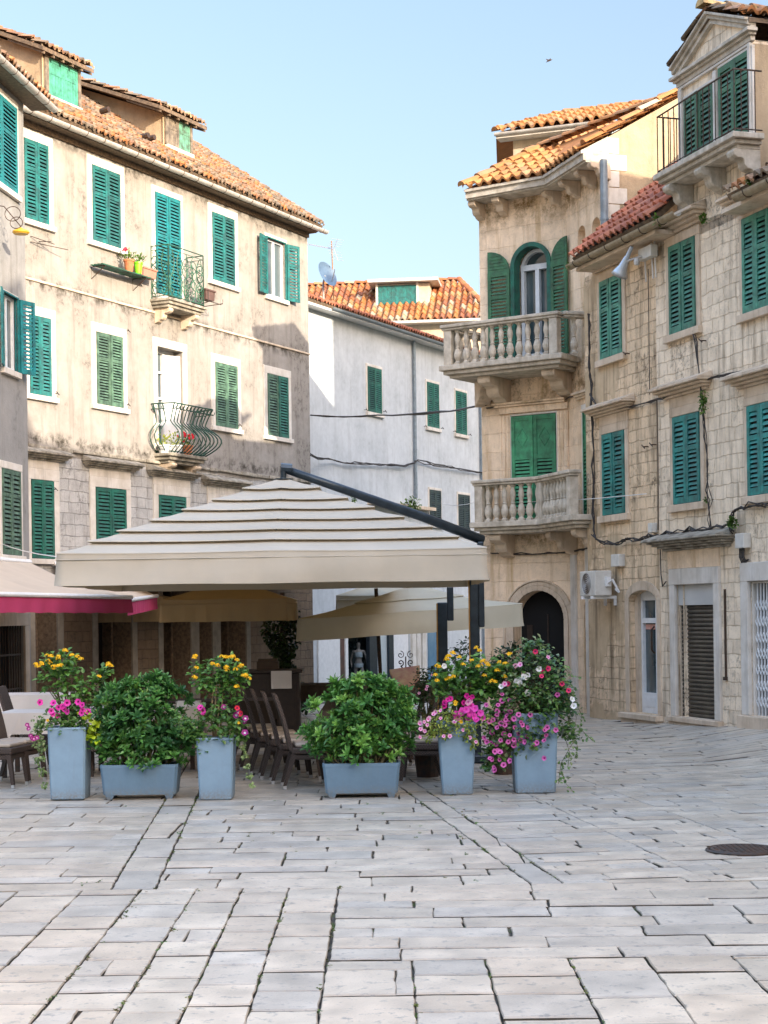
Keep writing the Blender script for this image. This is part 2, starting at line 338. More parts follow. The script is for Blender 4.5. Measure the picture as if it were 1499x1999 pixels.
def courses(reg,ang,rowh,ln,joint,wob=.02):
    ca,sa=cos(ang),sin(ang); R=[(x*ca+y*sa,-x*sa+y*ca) for x,y in reg]
    x0=min(p[0] for p in R); x1=max(p[0] for p in R); y0=min(p[1] for p in R); y1=max(p[1] for p in R)
    y=y0
    while y<y1:
        h=rng.uniform(*rowh)*(1 if y<20 else 1.15); x=x0-rng.uniform(0,ln[1])
        while x<x1:
            l=rng.uniform(*ln); j=lambda:rng.uniform(-wob,wob)*.35
            q=[(x+j(),y),(x+l+j(),y),(x+l+j(),y+h),(x+j(),y+h)]
            q=[(a*ca-b*sa,a*sa+b*ca) for a,b in q]; slab(clip(q,reg),joint); x+=l
        y+=h
def Ax(Y,o=0): return -2.1+(15.4-Y)*.0625+o
def Bx(Y,o=0): return .93-(Y-11.3)*.126+o
YE=62
hp=pi/2
# near columns, left: slabs run away from the camera
xs=[-4.2,-3.75,-3.3,-2.85,-2.4,-1.98,-1.6,-1.24,-.94,-.64,-.32]
for a,b in zip(xs,xs[1:]):
    sk=lambda X,Y:X*(1+.006*(Y-8))+.0
    courses([(sk(a,3),3),(sk(b,3),3),(sk(b,11.2),11.2),(sk(a,11.2),11.2)],0,(.30,.56),(3,4),.013)
courses([(-.32*.97,8.8),(9,8.8),(9,11.2),(-.32*1.02,11.2)],radians(-1.2),(.21,.34),(.5,1.2),.013)
xs=[-.32,.12,.50,.93,1.33,1.78,2.2,2.65,3.1]
for a,b in zip(xs,xs[1:]): courses([(a,3),(b,3),(b,8.8),(a,8.8)],0,(.36,.62),(3,4),.013)
courses([(-16,11.2),(Ax(11.2),11.2),(Ax(YE),YE),(-16,YE)],0,(.24,.40),(.5,1.2),.014)
for a,b in ((0,.3),): courses([(Ax(11.2,a),11.2),(Ax(11.2,b),11.2),(Ax(YE,b),YE),(Ax(YE,a),YE)],0,(.6,1.3),(3,4),.02)
courses([(Ax(11.2,.3),11.2),(Bx(11.2),11.2),(Bx(45),45),(Ax(45,.3),45)],radians(.4),(.24,.42),(.5,1.25),.015)
courses([(Bx(11.2),11.2),(Bx(11.2,.22),11.2),(Bx(YE,.22),YE),(Bx(YE),YE)],0,(.5,1.0),(3,4),.024)
# beyond the strip: tighter, turned paving crossed by two long straight joints
def Cx(Y): return 2.14-(Y-11.2)*.137
xl=[lambda Y:Bx(Y,.22),lambda Y:Cx(Y),lambda Y:Cx(Y)+.9,lambda Y:16]
for a,b in zip(xl,xl[1:]): courses([(a(11.2),11.2),(b(11.2),11.2),(b(34),34),(a(34),34)],radians(7.2),(.18,.26),(.35,.8),.009,.06)
pvo=tag(pv.build('paving',m_slab),kind='structure',label='worn limestone slabs of the square')
# manhole
X,Y=ground(1450,1661); r=root('manhole_cover','round dark iron manhole cover set in the paving at right','manhole cover',(X,Y,gz(X,Y)))
b=MB(Fr((X,Y),(1,0))); b.lathe(0,0,gz(X,Y)-.03,[(.24,0),(.24,.046),(.235,.05)],32)
for k in range(-5,6):
    for q in range(-5,6):
        if hypot(k,q)<5.2: b.box(k*.04-.012,k*.04+.012,q*.04-.012,q*.04+.012,gz(X,Y)+.018,gz(X,Y)+.025)
b.build('cover',m_iron,r)
b=MB(Fr((X,Y),(1,0))); ring=[]
for i in range(33): ring.append((.262*cos(2*pi*i/32),.262*sin(2*pi*i/32),gz(X,Y)+.006))
b.tube(ring,.014,5); b.build('rim',m_iron,r)
# dirty little weeds in the joints
wd=MB(); wr=random.Random(5)
for i in range(260):
    Y=wr.uniform(7.3,17); 
    X=wr.choice([wr.choice([-1.24,-.94,-.64,-.32,-1.6,.12,.5,.93]) if Y<8.8 else (wr.choice([-1.24,-.94,-.64,-.32,-1.6]) if Y<11.2 else wr.choice([Ax(Y),Ax(Y,.3),Bx(Y),Bx(Y,.22)]))]) 
    if Y>11.2 and wr.random()<.5: X=wr.uniform(-2.5,.8)
    n=wr.randint(4,9); cc=(.10*wr.uniform(.6,1.3),.14*wr.uniform(.6,1.2),.02); X+=wr.gauss(0,.006)
    for k in range(n):
        px_,py_=X+wr.gauss(0,.007),Y+wr.gauss(0,.035); z=gz(px_,py_)-.008; a=wr.uniform(0,6.28); L=.010+.008*wr.random()
        wd.add([(px_,py_,z),(px_+L*cos(a),py_+L*sin(a),z+.006+.006*wr.random()),(px_+L*cos(a+1.3),py_+L*sin(a+1.3),z+.01)],[(0,1,2)],cc,False)
tag(wd.build('joint_moss',m_leaf),'tiny moss and weeds growing in the paving joints','moss',kind='stuff')
# ---------------------------------------------------------------- building blocks of the houses
def wall(mb,fr,s0,s1,z0,z1,holes=(),depth=.22,off=0):
    """flat wall with rectangular openings and their reveals"""
    ss=sorted({s0,s1,*[h[0] for h in holes],*[h[1] for h in holes]}); zs=sorted({z0,z1,*[h[2] for h in holes],*[h[3] for h in holes]})
    ss=[x for x in ss if s0<=x<=s1]; zs=[x for x in zs if z0<=x<=z1]; mb.fr=fr
    for a,b in zip(ss,ss[1:]):
        for c,d in zip(zs,zs[1:]):
            m,n=(a+b)/2,(c+d)/2
            if any(h[0]<m<h[1] and h[2]<n<h[3] for h in holes): continue
            mb.add([(a,off,c),(b,off,c),(b,off,d),(a,off,d)],[(0,1,2,3)])
    for h in holes:
        a,b,c,d=h[:4]; q=h[4] if len(h)>4 else depth
        mb.add([(a,off,c),(a,off,d),(a,off-q,d),(a,off-q,c)],[(0,1,2,3)]); mb.add([(b,off,c),(b,off-q,c),(b,off-q,d),(b,off,d)],[(0,1,2,3)])
        mb.add([(a,off,d),(b,off,d),(b,off-q,d),(a,off-q,d)],[(0,1,2,3)]); mb.add([(a,off,c),(a,off-q,c),(b,off-q,c),(b,off,c)],[(0,1,2,3)])
def body(mb,fr,s0,s1,z0,z1,dep,off=0):
    """side and back walls behind a front"""
    mb.fr=fr
    mb.add([(s0,off,z0),(s0,off,z1),(s0,-dep,z1),(s0,-dep,z0)],[(0,1,2,3)]); mb.add([(s1,off,z0),(s1,-dep,z0),(s1,-dep,z1),(s1,off,z1)],[(0,1,2,3)])
    mb.add([(s0,-dep,z0),(s1,-dep,z0),(s1,-dep,z1),(s0,-dep,z1)],[(3,2,1,0)]); mb.add([(s0,-.3,z1),(s1,-.3,z1),(s1,-dep,z1),(s0,-dep,z1)],[(0,1,2,3)])
def leaf(fr,s0,s1,n,z0,z1,pitch=.075,mid=.36,style='louvre',th=.036):
    """one shutter leaf; n is its back face"""
    mb=MB(fr); w=min(.07,(s1-s0)*.2); f=n+th
    mb.box(s0,s0+w,n,f,z0,z1); mb.box(s1-w,s1,n,f,z0,z1); mb.box(s0+w,s1-w,n+.002,f-.002,z0,z0+w*1.4); mb.box(s0+w,s1-w,n+.002,f-.002,z1-w*1.2,z1)
    zm=z1-(z1-z0)*mid; mb.box(s0+w,s1-w,n+.002,f-.002,zm-w/2,zm+w/2)
    parts=[(z0+w*1.4,zm-w/2),(zm+w/2,z1-w*1.2)]
    if style=='panel':
        a,b=parts.pop(); mb.box(s0+w,s1-w,n+.006,f-.014,a,b); c=(s0+s1)/2; h=(a+b)/2; k=(s1-s0-2*w)*.36
        P=[(c-k,h),(c,h+k*1.5),(c+k,h),(c,h-k*1.5)]
        for i in range(4): mb.tube([(P[i][0],f-.012,P[i][1]),(P[(i+1)%4][0],f-.012,P[(i+1)%4][1])],.007,4)
    if style=='plank':
        for a,b in parts:
            k=4; 
            for i in range(k): mb.box(s0+w+(s1-s0-2*w)*i/k+.003,s0+w+(s1-s0-2*w)*(i+1)/k-.003,n+.004,f-.01,a,b)
        parts=[]
    for a,b in parts:
        k=max(2,int((b-a)/pitch)); 
        for i in range(k):
            zc=a+(b-a)*(i+.5)/k; h=(b-a)/k*.40
            mb.add([(s0+w,n+.004,zc+h),(s1-w,n+.004,zc+h),(s1-w,n+.014,zc+h),(s0+w,n+.014,zc+h),(s0+w,f-.012,zc-h*.62),(s1-w,f-.012,zc-h*.62),(s1-w,f-.001,zc-h*.62),(s0+w,f-.001,zc-h*.62)],
                [(0,1,5,4),(3,7,6,2),(4,5,6,7),(0,3,2,1),(0,4,7,3),(1,2,6,5)])
    return mb
def cornice(mb,fr,s0,s1,z,h,pr,steps=4,slope=True):
    mb.fr=fr
    for i in range(steps):
        p=pr*(i+1)/steps; a=z+h*i/steps; b=z+h*(i+1)/steps; e=pr*.6*(i+1)/steps
        mb.box(s0-e,s1+e,.0+.001*i,p,a+(.001 if i else 0),b)
    if slope: mb.hexa([(s0-pr*.6,0.002,z+h),(s1+pr*.6,0.002,z+h),(s1+pr*.6,pr,z+h+.002),(s0-pr*.6,pr,z+h+.002),(s0-pr*.5,0.002,z+h+.10),(s1+pr*.5,0.002,z+h+.10),(s1+pr*.5,pr*.2,z+h+.09),(s0-pr*.5,pr*.2,z+h+.09)])
WR=random.Random(77); VAR={}
def vary(m):
    if m.name not in VAR:
        VAR[m.name]=[m]
        for k in (.82,1.14):
            c=m.copy(); 
            for nd in c.node_tree.nodes:
                if nd.type=='MIX' and nd.data_type=='RGBA':
                    for s in (nd.inputs[6],nd.inputs[7]):
                        if not s.is_linked: v=s.default_value; g=(v[0]+v[1]+v[2])/3; s.default_value=tuple((x*.93+g*.07)*k for x in v[:3])+(1,)
            VAR[m.name].append(c)
    return WR.choice(VAR[m.name])
def window(h,fr,x0,x1,yt,yb,mat,tmat=None,sw=.11,cn=None,mid=.36,style='louvre',pitch=.075,state='closed',off=.03,matr=None,cnmat=None,cs=None,cu=.10,lab=None,sill=1):
    tmat=tmat or m_trim; xc=(x0+x1)/2; ym=(yt+yb)/2
    s0=fr.px(x0,ym,off)[0]; s1=fr.px(x1,ym,off)[0]; z1=fr.px(xc,yt,off)[1]; z0=fr.px(xc,yb,off)[1]
    b=MB(fr); p=.028
    b.box(s0-sw,s0,-.02,p,z0-.002,z1); b.box(s1,s1+sw,-.02,p,z0-.002,z1); b.box(s0-sw,s1+sw,-.02,p+.004,z1,z1+sw*1.15); b.box(s0-sw-.03*sill,s1+sw+.03*sill,-.02,p+.05*sill,z0-.11,z0)
    w=b.build('window',tmat,h,bevel=.008)
    if lab: w['label']=lab
    if state=='closed':
        q=MB(fr); q.box(s0,s1,-.02,.004,z0,z1); q.build('pane',m_dark,w)
        m=(s0+s1)/2; a1=radians(WR.choice([0,0,.6,1.5,2.5])); a2=radians(WR.choice([0,0,.6,1.5,2.5])); leaf(fr.turn(s0+.006,.010,a1),0,m-s0-.009,0,z0+.01,z1-.01,pitch,mid,style).build('shutter',vary(mat),w); leaf(fr.turn(s1-.006,.010,-a2),-(s1-m-.009),0,0,z0+.01,z1-.01,pitch,mid,style).build('shutter',vary(matr or mat),w)
    else:
        q=MB(fr); q.box(s0,s1,-.12,-.10,z0,z1); q.build('pane',m_glass,w)
        q=MB(fr); fw=.05
        for a,c in ((s0,s0+fw),(s1-fw,s1),((s0+s1)/2-.035,(s0+s1)/2+.035)): q.box(a,c,-.105,-.05,z0,z1)
        q.box(s0+fw,s1-fw,-.104,-.052,z0,z0+fw*1.3); q.box(s0+fw,s1-fw,-.104,-.052,z1-fw,z1)
        q.build('window_frame',m_frame,w)
        q=MB(fr); q.box(s0-.045,s0,-.03,.05,z0-.02,z1+.03); q.box(s1,s1+.045,-.03,.05,z0-.02,z1+.03); q.box(s0,s1,-.03,.048,z1,z1+.03); q.box(s0,s1,-.03,.048,z0-.05,z0); q.build('shutter_frame',mat,w)
        wl=(s1-s0)/2; a1,a2=state[1:]
        fl=fr.turn(s0-.05,.06,a1)       # left leaf hinged at s0, folded back by angle
        leaf(fl,0.0,wl,-.018,z0,z1,pitch,mid,style).build('shutter',mat,w)
        f2=fr.turn(s1+.05,.06,pi-a2); leaf(f2,0.0,wl,-.018,z0,z1,pitch,mid,style).build('shutter',mat,w)
    if cn:
        q=MB(fr); cornice(q,fr,s0-sw-(cs or 0),s1+sw+(cs or 0),z1+sw*1.15+cu,cn,.26); q.build('cornice',cnmat or m_dirty,h,bevel=.01)
        if cu>.12:
            q=MB(fr); q.box(s0-sw,s1+sw,-.01,.02,z1+sw*1.15+.003,z1+sw*1.15+cu-.003); q.build('frieze',tmat,h)
    return w,(s0,s1,z0,z1)
def stay(h,fr,px):                           # little iron shutter stays
    for x,y in px:
        s,z=fr.px(x,y,.05); b=MB(fr); b.tube([(s,0,z),(s,.09,z)],.010,5); b.tube([(s-.05,.09,z+.03),(s,.09,z),(s+.05,.09,z-.03)],.010,5); b.build('shutter_stay',m_iron,h)
def gutter(h,fr,s0,s1,n,z,r=.075,mat=None,hang=True):
    b=MB(fr); k=8; P=[];F=[]
    for s in (s0,s1):
        for rr in (r,r-.012):
            for i in range(k+1): a=pi+pi*i/k; P.append((s,n+rr*cos(a),z+rr*sin(a)))
    m=k+1
    for i in range(k): F+=[(i,i+1,2*m+i+1,2*m+i),(m+i+1,m+i,3*m+i,3*m+i+1)]
    for o in (0,2*m): F+=[(o+i,o+i+1,o+m+i+1,o+m+i) for i in range(k)]
    F+=[(0,2*m,3*m,m),(k,m+k,3*m+k,2*m+k)]
    b.add(P,F); g=b.build('gutter',mat or m_zinc,h,smooth=False)
    if hang:
        q=MB(fr); x=s0+.3
        while x<s1: q.tube([(x,n+(r+.004)*cos(a),z+(r+.004)*sin(a)) for a in [pi+pi*i/8 for i in range(9)]],.008,4); x+=.62
        o=q.build('gutter_bracket',m_iron,g); o['kind']='stuff' if False else ''
        del o['kind']
    return g
def pipe(h,fr,x,y0,y1,n=.09,r=.05,mat=None,bx=None):
    s0,za=fr.px(x,y0,n); s1,zb=fr.px(bx or x,y1,n); b=MB(fr); s1=s0
    b.tube([(s0,n,za),(s1,n,zb)],r,10)
    z=zb+.4
    while z<za: b.lathe(s0,n,z,[(r+.008,0),(r+.008,.05)],10); z+=1.1
    return b.build('drainpipe',mat or m_zincb,h,smooth=False)
OLD=[(.34,.17,.09),(.28,.16,.10),(.36,.21,.13),(.22,.16,.11),(.30,.22,.15),(.42,.18,.07),(.19,.15,.11)]
NEW=[(.40,.18,.065),(.36,.155,.055),(.42,.21,.095),(.38,.19,.08),(.31,.135,.05),(.41,.20,.075),(.34,.19,.10)]
RED=[(.40,.15,.085),(.35,.125,.075),(.43,.17,.10),(.31,.12,.08)]
MIX=[(.34,.14,.06),(.31,.11,.045),(.37,.20,.095),(.38,.28,.19),(.25,.10,.055),(.39,.17,.06)]
def tiles(mb,O,A,U,L,R,w=.2,l=.36,cols=OLD,pred=None,jit=.008,seed=1,amp=.055):
    O,A,U=Vector(O),Vector(A).normalized(),Vector(U).normalized(); N=A.cross(U); r=random.Random(seed)
    if N.z<0: N=-N
    pr=[(0,0)]+[(.62*t_,sin(pi*t_)) for t_ in (.12,.3,.5,.7,.88)]+[(.62,0),(.74,-.28),(.88,-.28),(1,0)]
    for i in range(int(L/w+.5)):
        for j in range(int(R/l+.999)):
            a=(i+.5)*w; u=(j+.5)*l
            if u>R+l*.3 or (pred and not pred(a,u)): continue
            ja,jl,ju=r.gauss(0,jit),abs(r.gauss(0,jit)),r.gauss(0,jit*1.5); c=r.choice(cols); k=r.uniform(.8,1.15); c=tuple(x*k for x in c)
            P=[]
            for (uu,li) in ((j*l+ju-.02,.032+jl),(j*l+ju-.02,.050+jl),(j*l+l+.02,.012)):
                for q,(p,hh) in enumerate(pr):
                    hgt=hh*amp*(1 if uu<j*l+.1 else .86)+li-(.03 if len(P)<len(pr) else 0)
                    P.append(O+A*(i*w+p*w+ja)+U*min(uu,R+.05)+N*hgt)
            m=len(pr); F=[(e*m+q,e*m+q+1,(e+1)*m+q+1,(e+1)*m+q) for e in (0,1) for q in range(m-1)]
            mb.add(P,F,c,False)
def plane_roof(h,O,A,U,L,R,mat,name='roof',under=None,thick=.10,**kw):
    """tiles over a board deck"""
    O,A,U=Vector(O),Vector(A).normalized(),Vector(U).normalized(); N=A.cross(U); N=N if N.z>0 else -N
    mb=MB(); tiles(mb,O,A,U,L,R,**kw); ro=mb.build(name,mat,h)
    if not kw.get('pred'):
        d=MB(); P=[O-N*thick,O+A*L-N*thick,O+A*L+U*R-N*thick,O+U*R-N*thick]; P+=[p+N*(thick-.01) for p in P]
        d.hexa(P,None,False); d.build('roof_deck',under or m_wood,ro)
    return ro
def ridge(mb,pts,r=.10,cols=OLD,seed=2,step=.38):
    rr=random.Random(seed)
    for a,b in zip(pts,pts[1:]):
        a,b=Vector(a),Vector(b); L=(b-a).length; k=max(1,int(L/step)); t_=(b-a).normalized(); w=t_.cross(Vector((0,0,1))).normalized(); up=w.cross(t_)
        for i in range(k):
            p0=a+(b-a)*(i/k)-t_*.03; p1=a+(b-a)*((i+1)/k)+t_*.02; c=rr.choice(cols); P=[]
            for p,ra,li in ((p0,r*1.08,.02+rr.uniform(0,.01)),(p1,r*.92,0)):
                for q in range(7):
                    an=pi*q/6; P.append(p+w*cos(an)*ra+up*(sin(an)*ra*.8+li))
            mb.add(P,[(q,q+1,8+q,7+q) for q in range(6)]+[list(range(7))],c,False)
BAL=[(.05,0),(.05,.05),(.035,.08),(.062,.17),(.068,.24),(.05,.33),(.032,.39),(.045,.41),(.032,.43),(.034,.48),(.05,.58),(.045,.66),(.03,.74),(.03,.78),(.05,.81),(.05,.85)]
def balustrade(parent,fr,s0,s1,n,z,hh,cnt,mat,ped=(1,1),pw=.16):
    k=hh/.85*.84; e0=s0+(pw if ped[0] else 0); e1=s1-(pw if ped[1] else 0)
    for i in range(cnt):
        b=MB(fr); s=e0+(e1-e0)*(i+.5)/cnt; b.lathe(s,n,z,[(r*1.05*(1 if hh>.6 else .8),y*k) for r,y in BAL],10); b.box(s-.05,s+.05,n-.05,n+.05,z-.003,z+.04*k); b.build('baluster',mat,parent,smooth=False)
    for f_,a in ((ped[0],s0),(ped[1],s1-pw)):
        if f_: b=MB(fr); b.box(a,a+pw,n-pw/2,n+pw/2,z-.002,z+.84*k); b.build('pedestal',mat,parent,bevel=.01)
    b=MB(fr); b.box(s0-.03,s1+.03,n-.10,n+.10,z+.845*k,z+.845*k+.04); b.box(s0-.05,s1+.05,n-.125,n+.125,z+.845*k+.042,z+.845*k+.10); b.build('rail',mat,parent,bevel=.012)
def corbel(fr,s,w,n1,z1,hh,mat,parent,name='bracket',n0=0):
    """scroll shaped console under a slab"""
    pr=[(n0,z1),(n1,z1),(n1+.02,z1-hh*.12),(n1,z1-hh*.26),(n1*.86,z1-hh*.36),(n1*.70,z1-hh*.36),(n1*.62,z1-hh*.44),(n1*.60,z1-hh*.62),(n1*.5,z1-hh*.76),(n1*.34,z1-hh*.80),(n1*.26,z1-hh*.9),(n0,z1-hh)]
    b=MB(fr); b.sprism(pr,s-w/2,s+w/2); return b.build(name,mat,parent,bevel=.012)
def arcpts(sc,zc,r,a0=0,a1=pi,k=16,ry=None): return [(sc+r*cos(a0+(a1-a0)*i/k),zc+(ry or r)*sin(a0+(a1-a0)*i/k)) for i in range(k+1)]
def archring(mb,fr,sc,zc,r0,r1,n0,n1,k=16,a0=0,a1=pi):
    mb.fr=fr; A=arcpts(sc,zc,r0,a0,a1,k); B=arcpts(sc,zc,r1,a0,a1,k)
    for i in range(k):
        (a,b),(c,d),(e,f),(g_,h_)=A[i],B[i],B[i+1],A[i+1]
        mb.hexa([(a,n0,b),(c,n0,d),(e,n0,f),(g_,n0,h_),(a,n1,b),(c,n1,d),(e,n1,f),(g_,n1,h_)])
def spandrel(mb,fr,sc,zc,r,ztop,dep,k=16,off=0,hw=None,ry=None):
    """fills between an arch and the top of its rectangular hole, with the arch soffit"""
    mb.fr=fr; A=arcpts(sc,zc,r,0,pi,k,ry)
    for i in range(k):
        (a,b),(c,d)=A[i],A[i+1]
        mb.add([(c,off,d),(a,off,b),(a,off,ztop),(c,off,ztop)],[(0,1,2,3)]); mb.add([(a,off,b),(c,off,d),(c,off-dep,d),(a,off-dep,b)],[(0,1,2,3)])
        mb.add([(c,off-dep,d),(a,off-dep,b),(a,off-dep,ztop),(c,off-dep,ztop)],[(3,2,1,0)])
def scroll(b,s,n,z,r,turns=1.4,dir=1,a0=0,th=.008,plane='s',k=14):
    P=[]
    for i in range(k+1):
        t_=i/k; a=a0+dir*2*pi*turns*t_; q=r*(1-.85*t_)
        P.append((s+q*cos(a),n,z+q*sin(a)) if plane=='s' else (s,n+q*cos(a),z+q*sin(a)))
    b.tube(P,th,4)
# ================================================================ LEFT CORNER HOUSE (frame L0)
q=at(59,1200,33); L0=Fr((q.x,q.y),(.121,1))
h=root('corner_house','grey cream corner house at the left edge with open teal shutters','house',(q.x,q.y,0))
zt=L0.px(50,205,0)[1]
b=MB(L0); holes=[]
def hole(fr,x0,x1,yt,yb,off=0,d=.3):
    xc,ym=(x0+x1)/2,(yt+yb)/2; return (fr.px(x0,ym,off)[0],fr.px(x1,ym,off)[0],fr.px(xc,yb,off)[1],fr.px(xc,yt,off)[1],d)
hw=hole(L0,6,35,577,722,0,.12)
gs=hole(L0,-14,47,1222,1400,0,.3); gs=(gs[0],gs[1],.1,gs[3],.3)
wall(b,L0,-14,0,-1,zt,[hw,gs]); body(b,L0,-14,0,-1,zt,5)
b.build('wall',m_corner,h)
window(h,L0,-30,33,185,358,m_teal2,m_trim,sw=.1,pitch=.07)
window(h,L0,-34,4,590,750,m_teal2,m_trim,sw=.1) if False else None
window(h,L0,6,35,577,722,m_teal2,m_trim,sw=.05,state=('open',radians(165),radians(158)))
w_,_=window(h,L0,5,41,917,1084,m_oldg,m_trim,sw=.12,mid=.3,pitch=.08,lab='window with beige topped green shutters just above the awning')
b=MB(L0); s0,s1,z0,z1,_=gs; b.box(s0,s1,-.32,-.3,z0,z1); gp=b.build('window',m_void,h); gp['label']='barred ground floor opening'
b=MB(L0); n_=12
for i in range(n_+1): s=s0+(s1-s0)*i/n_; b.tube([(s,-.06,z0),(s,-.06,z1)],.012,4)
for z in (z0+.35,z0+1.0,z0+1.7): b.box(s0,s1,-.075,-.045,z,z+.035)
b.build('bars',m_iron,gp)
b=MB(L0); b.box(s1,s1+.25,-.02,.04,0,z1); b.box(s0-.2,s1+.25,-.02,.045,z1,z1+.25); b.build('door_surround',m_trim2,h,bevel=.01)
gutter(h,L0,-12,.65,.42,zt+.05,.085)
b=MB(L0); b.box(-14,.5,.0,.36,zt-.02,zt+.06); b.build('eaves',m_wood,h)
pt=radians(33); U=(-L0.n[0]*cos(pt),-L0.n[1]*cos(pt),sin(pt))
plane_roof(h,L0.P(-12,.42,zt+.13),(*L0.d,0),U,12.5,4.5,m_roof,cols=OLD,seed=11)
# ================================================================ LONG LEFT HOUSE (frame L)
q=at(60,1200,35); L=Fr((q.x,q.y),(.5,1))
h=root('long_townhouse','long cream plaster townhouse with teal shutters and iron balconies','house',(q.x,q.y,0))
SR=12.03; ZT=12.16
b=MB(L)
door2=hole(L,307,357,682,884,0,.3)
bays=[(68,112),(190,257),(318,372),(388,414),(430,480)]
gh=[]
for x0,x1 in bays:
    a=L.px(x0,1300)[0]; c=L.px(x1,1300)[0]; gh.append((a,c,-1.5,2.5,.8))
w5=hole(L,522,557,470,581,.03,.14)
wall(b,L,-2.2,SR,-1.5,ZT,[door2,w5]+gh); body(b,L,-2.2,SR,-1.5,ZT,9)
b.build('wall',m_left,h)
b=MB(L); xs_=[-2.2]+[v for a,c,*_ in gh for v in (a-.2,c+.2)]+[SR-.02]
for a,c in zip(xs_[::2],xs_[1::2]):
    if c-a>.05: b=MB(L); b.box(a,c,-.01,.02,-1.4,2.75); b.build('cladding',m_clad_shade,h)
for i,(a,c,_,z,_) in enumerate(gh):
    b=MB(L); b.box(a,c,-.82,-.8,-1,z); o=b.build('doorway',m_dark if i!=3 else m_metal,h)
    if i!=3:
        q=MB(L); q.box(a+.08,a+.14,-.5,-.44,-.5,z-.05); q.box(c-.14,c-.08,-.5,-.44,-.5,z-.05); q.box(a+.14,c-.14,-.5,-.44,z-.35,z-.29); q.box((a+c)/2-.03,(a+c)/2+.03,-.49,-.45,-.5,z-.35); q.build('door_frame',m_wood,o)
    b=MB(L); b.box(a-.2,a,-.05,.035,-1,z); b.box(c,c+.2,-.05,.035,-1,z); b.box(a-.2,c+.2,-.05,.04,z,z+.25); b.build('door_surround',m_trim_dk,h,bevel=.01)
b=MB(L)
for a,c,_,z,_ in gh:
    for s in (a+.004,c-.004): b=MB(L); b.add([(s,0,-1),(s,-.8,-1),(s,-.8,z),(s,0,z)],[(0,1,2,3)]); b.build('jamb',m_wood,h)
A=dict(sw=.17)
window(h,L,48,95,277,433,m_teal,**A); window(h,L,181,235,331,478,m_teal,lab='window above the flower shelf',**A)
window(h,L,304,353,383,578,m_teal2,sw=.12,sill=0,mid=.42,lab='balcony door with tall blue teal shutters'); window(h,L,415,458,421,553,m_teal,**A)
window(h,L,522,557,470,581,m_teal,sw=.10,state=('open',radians(172),radians(166)),lab='open window with white frame between folded shutters')
window(h,L,58,100,618,772,m_teal,**A); window(h,L,189,240,653,793,m_oldg,pitch=.06,lab='faded green shutters with peeling paint',**A)
window(h,L,421,464,711,835,m_oldg,pitch=.06,**A); window(h,L,523,563,733,853,m_oldg,matr=m_dkg,pitch=.07,**A)
G=dict(sw=.2,cn=.16,cs=.12,cu=.18)
window(h,L,62,106,937,1091,m_dkg,cnmat=m_dirty,**G); window(h,L,188,247,953,1104,m_dkg,cnmat=m_dirty,**G)
window(h,L,311,364,968,1116,m_dkg,cnmat=m_dirty,**G); window(h,L,416,462,984,1125,m_dkg,cnmat=m_dirty,**G)
# white balcony door, one leaf open
s0,s1,z0,z1,_=door2
b=MB(L); b.box(s0-.17,s0,-.02,.03,z0,z1); b.box(s1,s1+.17,-.02,.03,z0,z1); b.box(s0-.17,s1+.17,-.02,.035,z1,z1+.2); dw=b.build('door_surround',m_trim,h,bevel=.01)
b=MB(L); b.box(s0,s1,-.34,-.31,z0,z1); o=b.build('balcony_door',m_glass,h); o['label']='white glazed balcony door with one leaf ajar'
b=MB(L); m=s0+(s1-s0)*.62
b.box(s0,s0+.07,-.31,-.25,z0,z1); b.box(m-.06,m+.02,-.31,-.24,z0,z1); b.box(s0,s1,-.31,-.25,z1-.09,z1)
for f in (0,.25,.5,.75): b.box(s0+.07,m-.06,-.308,-.255,z0+.05+f*(z1-z0),z0+.10+f*(z1-z0))
b.build('door_leaf',m_white,o)
b=MB(L); b.hexa([(m+.03,-.29,z0+.02),(s1-.01,-.10,z0+.02),(s1-.01,-.06,z0+.02),(m+.03,-.25,z0+.02),(m+.03,-.29,z1-.1),(s1-.01,-.10,z1-.1),(s1-.01,-.06,z1-.1),(m+.03,-.25,z1-.1)]); b.build('door_leaf',m_white,o)
# ledges
zs=L.px(300,612)[1]; b=MB(L); b.box(-2,SR+.02,-.01,.035,zs+.0,zs+.05); b.build('string_course',m_trim2,h,bevel=.01)
b=MB(L)
r_=random.Random(4); s=-.5
while s<SR-.1:
    e=min(SR,s+r_.uniform(.3,.9)); b.box(s,e,-.01,.05+r_.uniform(0,.03),5.34+r_.uniform(-.015,.015),5.42+r_.uniform(-.02,.02)); s=e+.003
b.build('string_course',m_dirty,h,bevel=.012)
b=MB(L); b.box(-2.2,SR+.05,.0,.30,ZT-.03,ZT+.02); b.box(-2.2,SR+.02,.0,.05,ZT-.16,ZT-.032); b.build('eaves',m_wood,h)
gutter(h,L,-.6,SR+.35,.40,12.20,.085)
pt=radians(34); U=(-L.n[0]*cos(pt),-L.n[1]*cos(pt),sin(pt))
plane_roof(h,L.P(-2.2,.44,12.30),(*L.d,0),U,SR+2.2+.1,5.2,m_roof,cols=OLD,seed=12,jit=.014,under=m_wood)
b=MB(); e=Vector(L.P(SR+.02,.35,12.36)); ridge(b,[e,e+Vector(U)*5.1],.11,OLD,3); e=Vector(L.P(-2.2,.44,12.3))+Vector(U)*5.2; ridge(b,[e,e+Vector((*L.d,0))*(SR+2.2)],.12,[(.5,.2,.1),(.42,.2,.11)],4); b.build('ridge_tiles',m_roof,h)
b=MB(L)                                       # back slope so the roof is closed
P0=Vector(L.P(-2.2,.44,12.2))+Vector(U)*5.2; P1=Vector(L.P(SR,.44,12.2))+Vector(U)*5.2; B0=Vector(L.P(-2.2,-9,12)); B1=Vector(L.P(SR,-9,12))
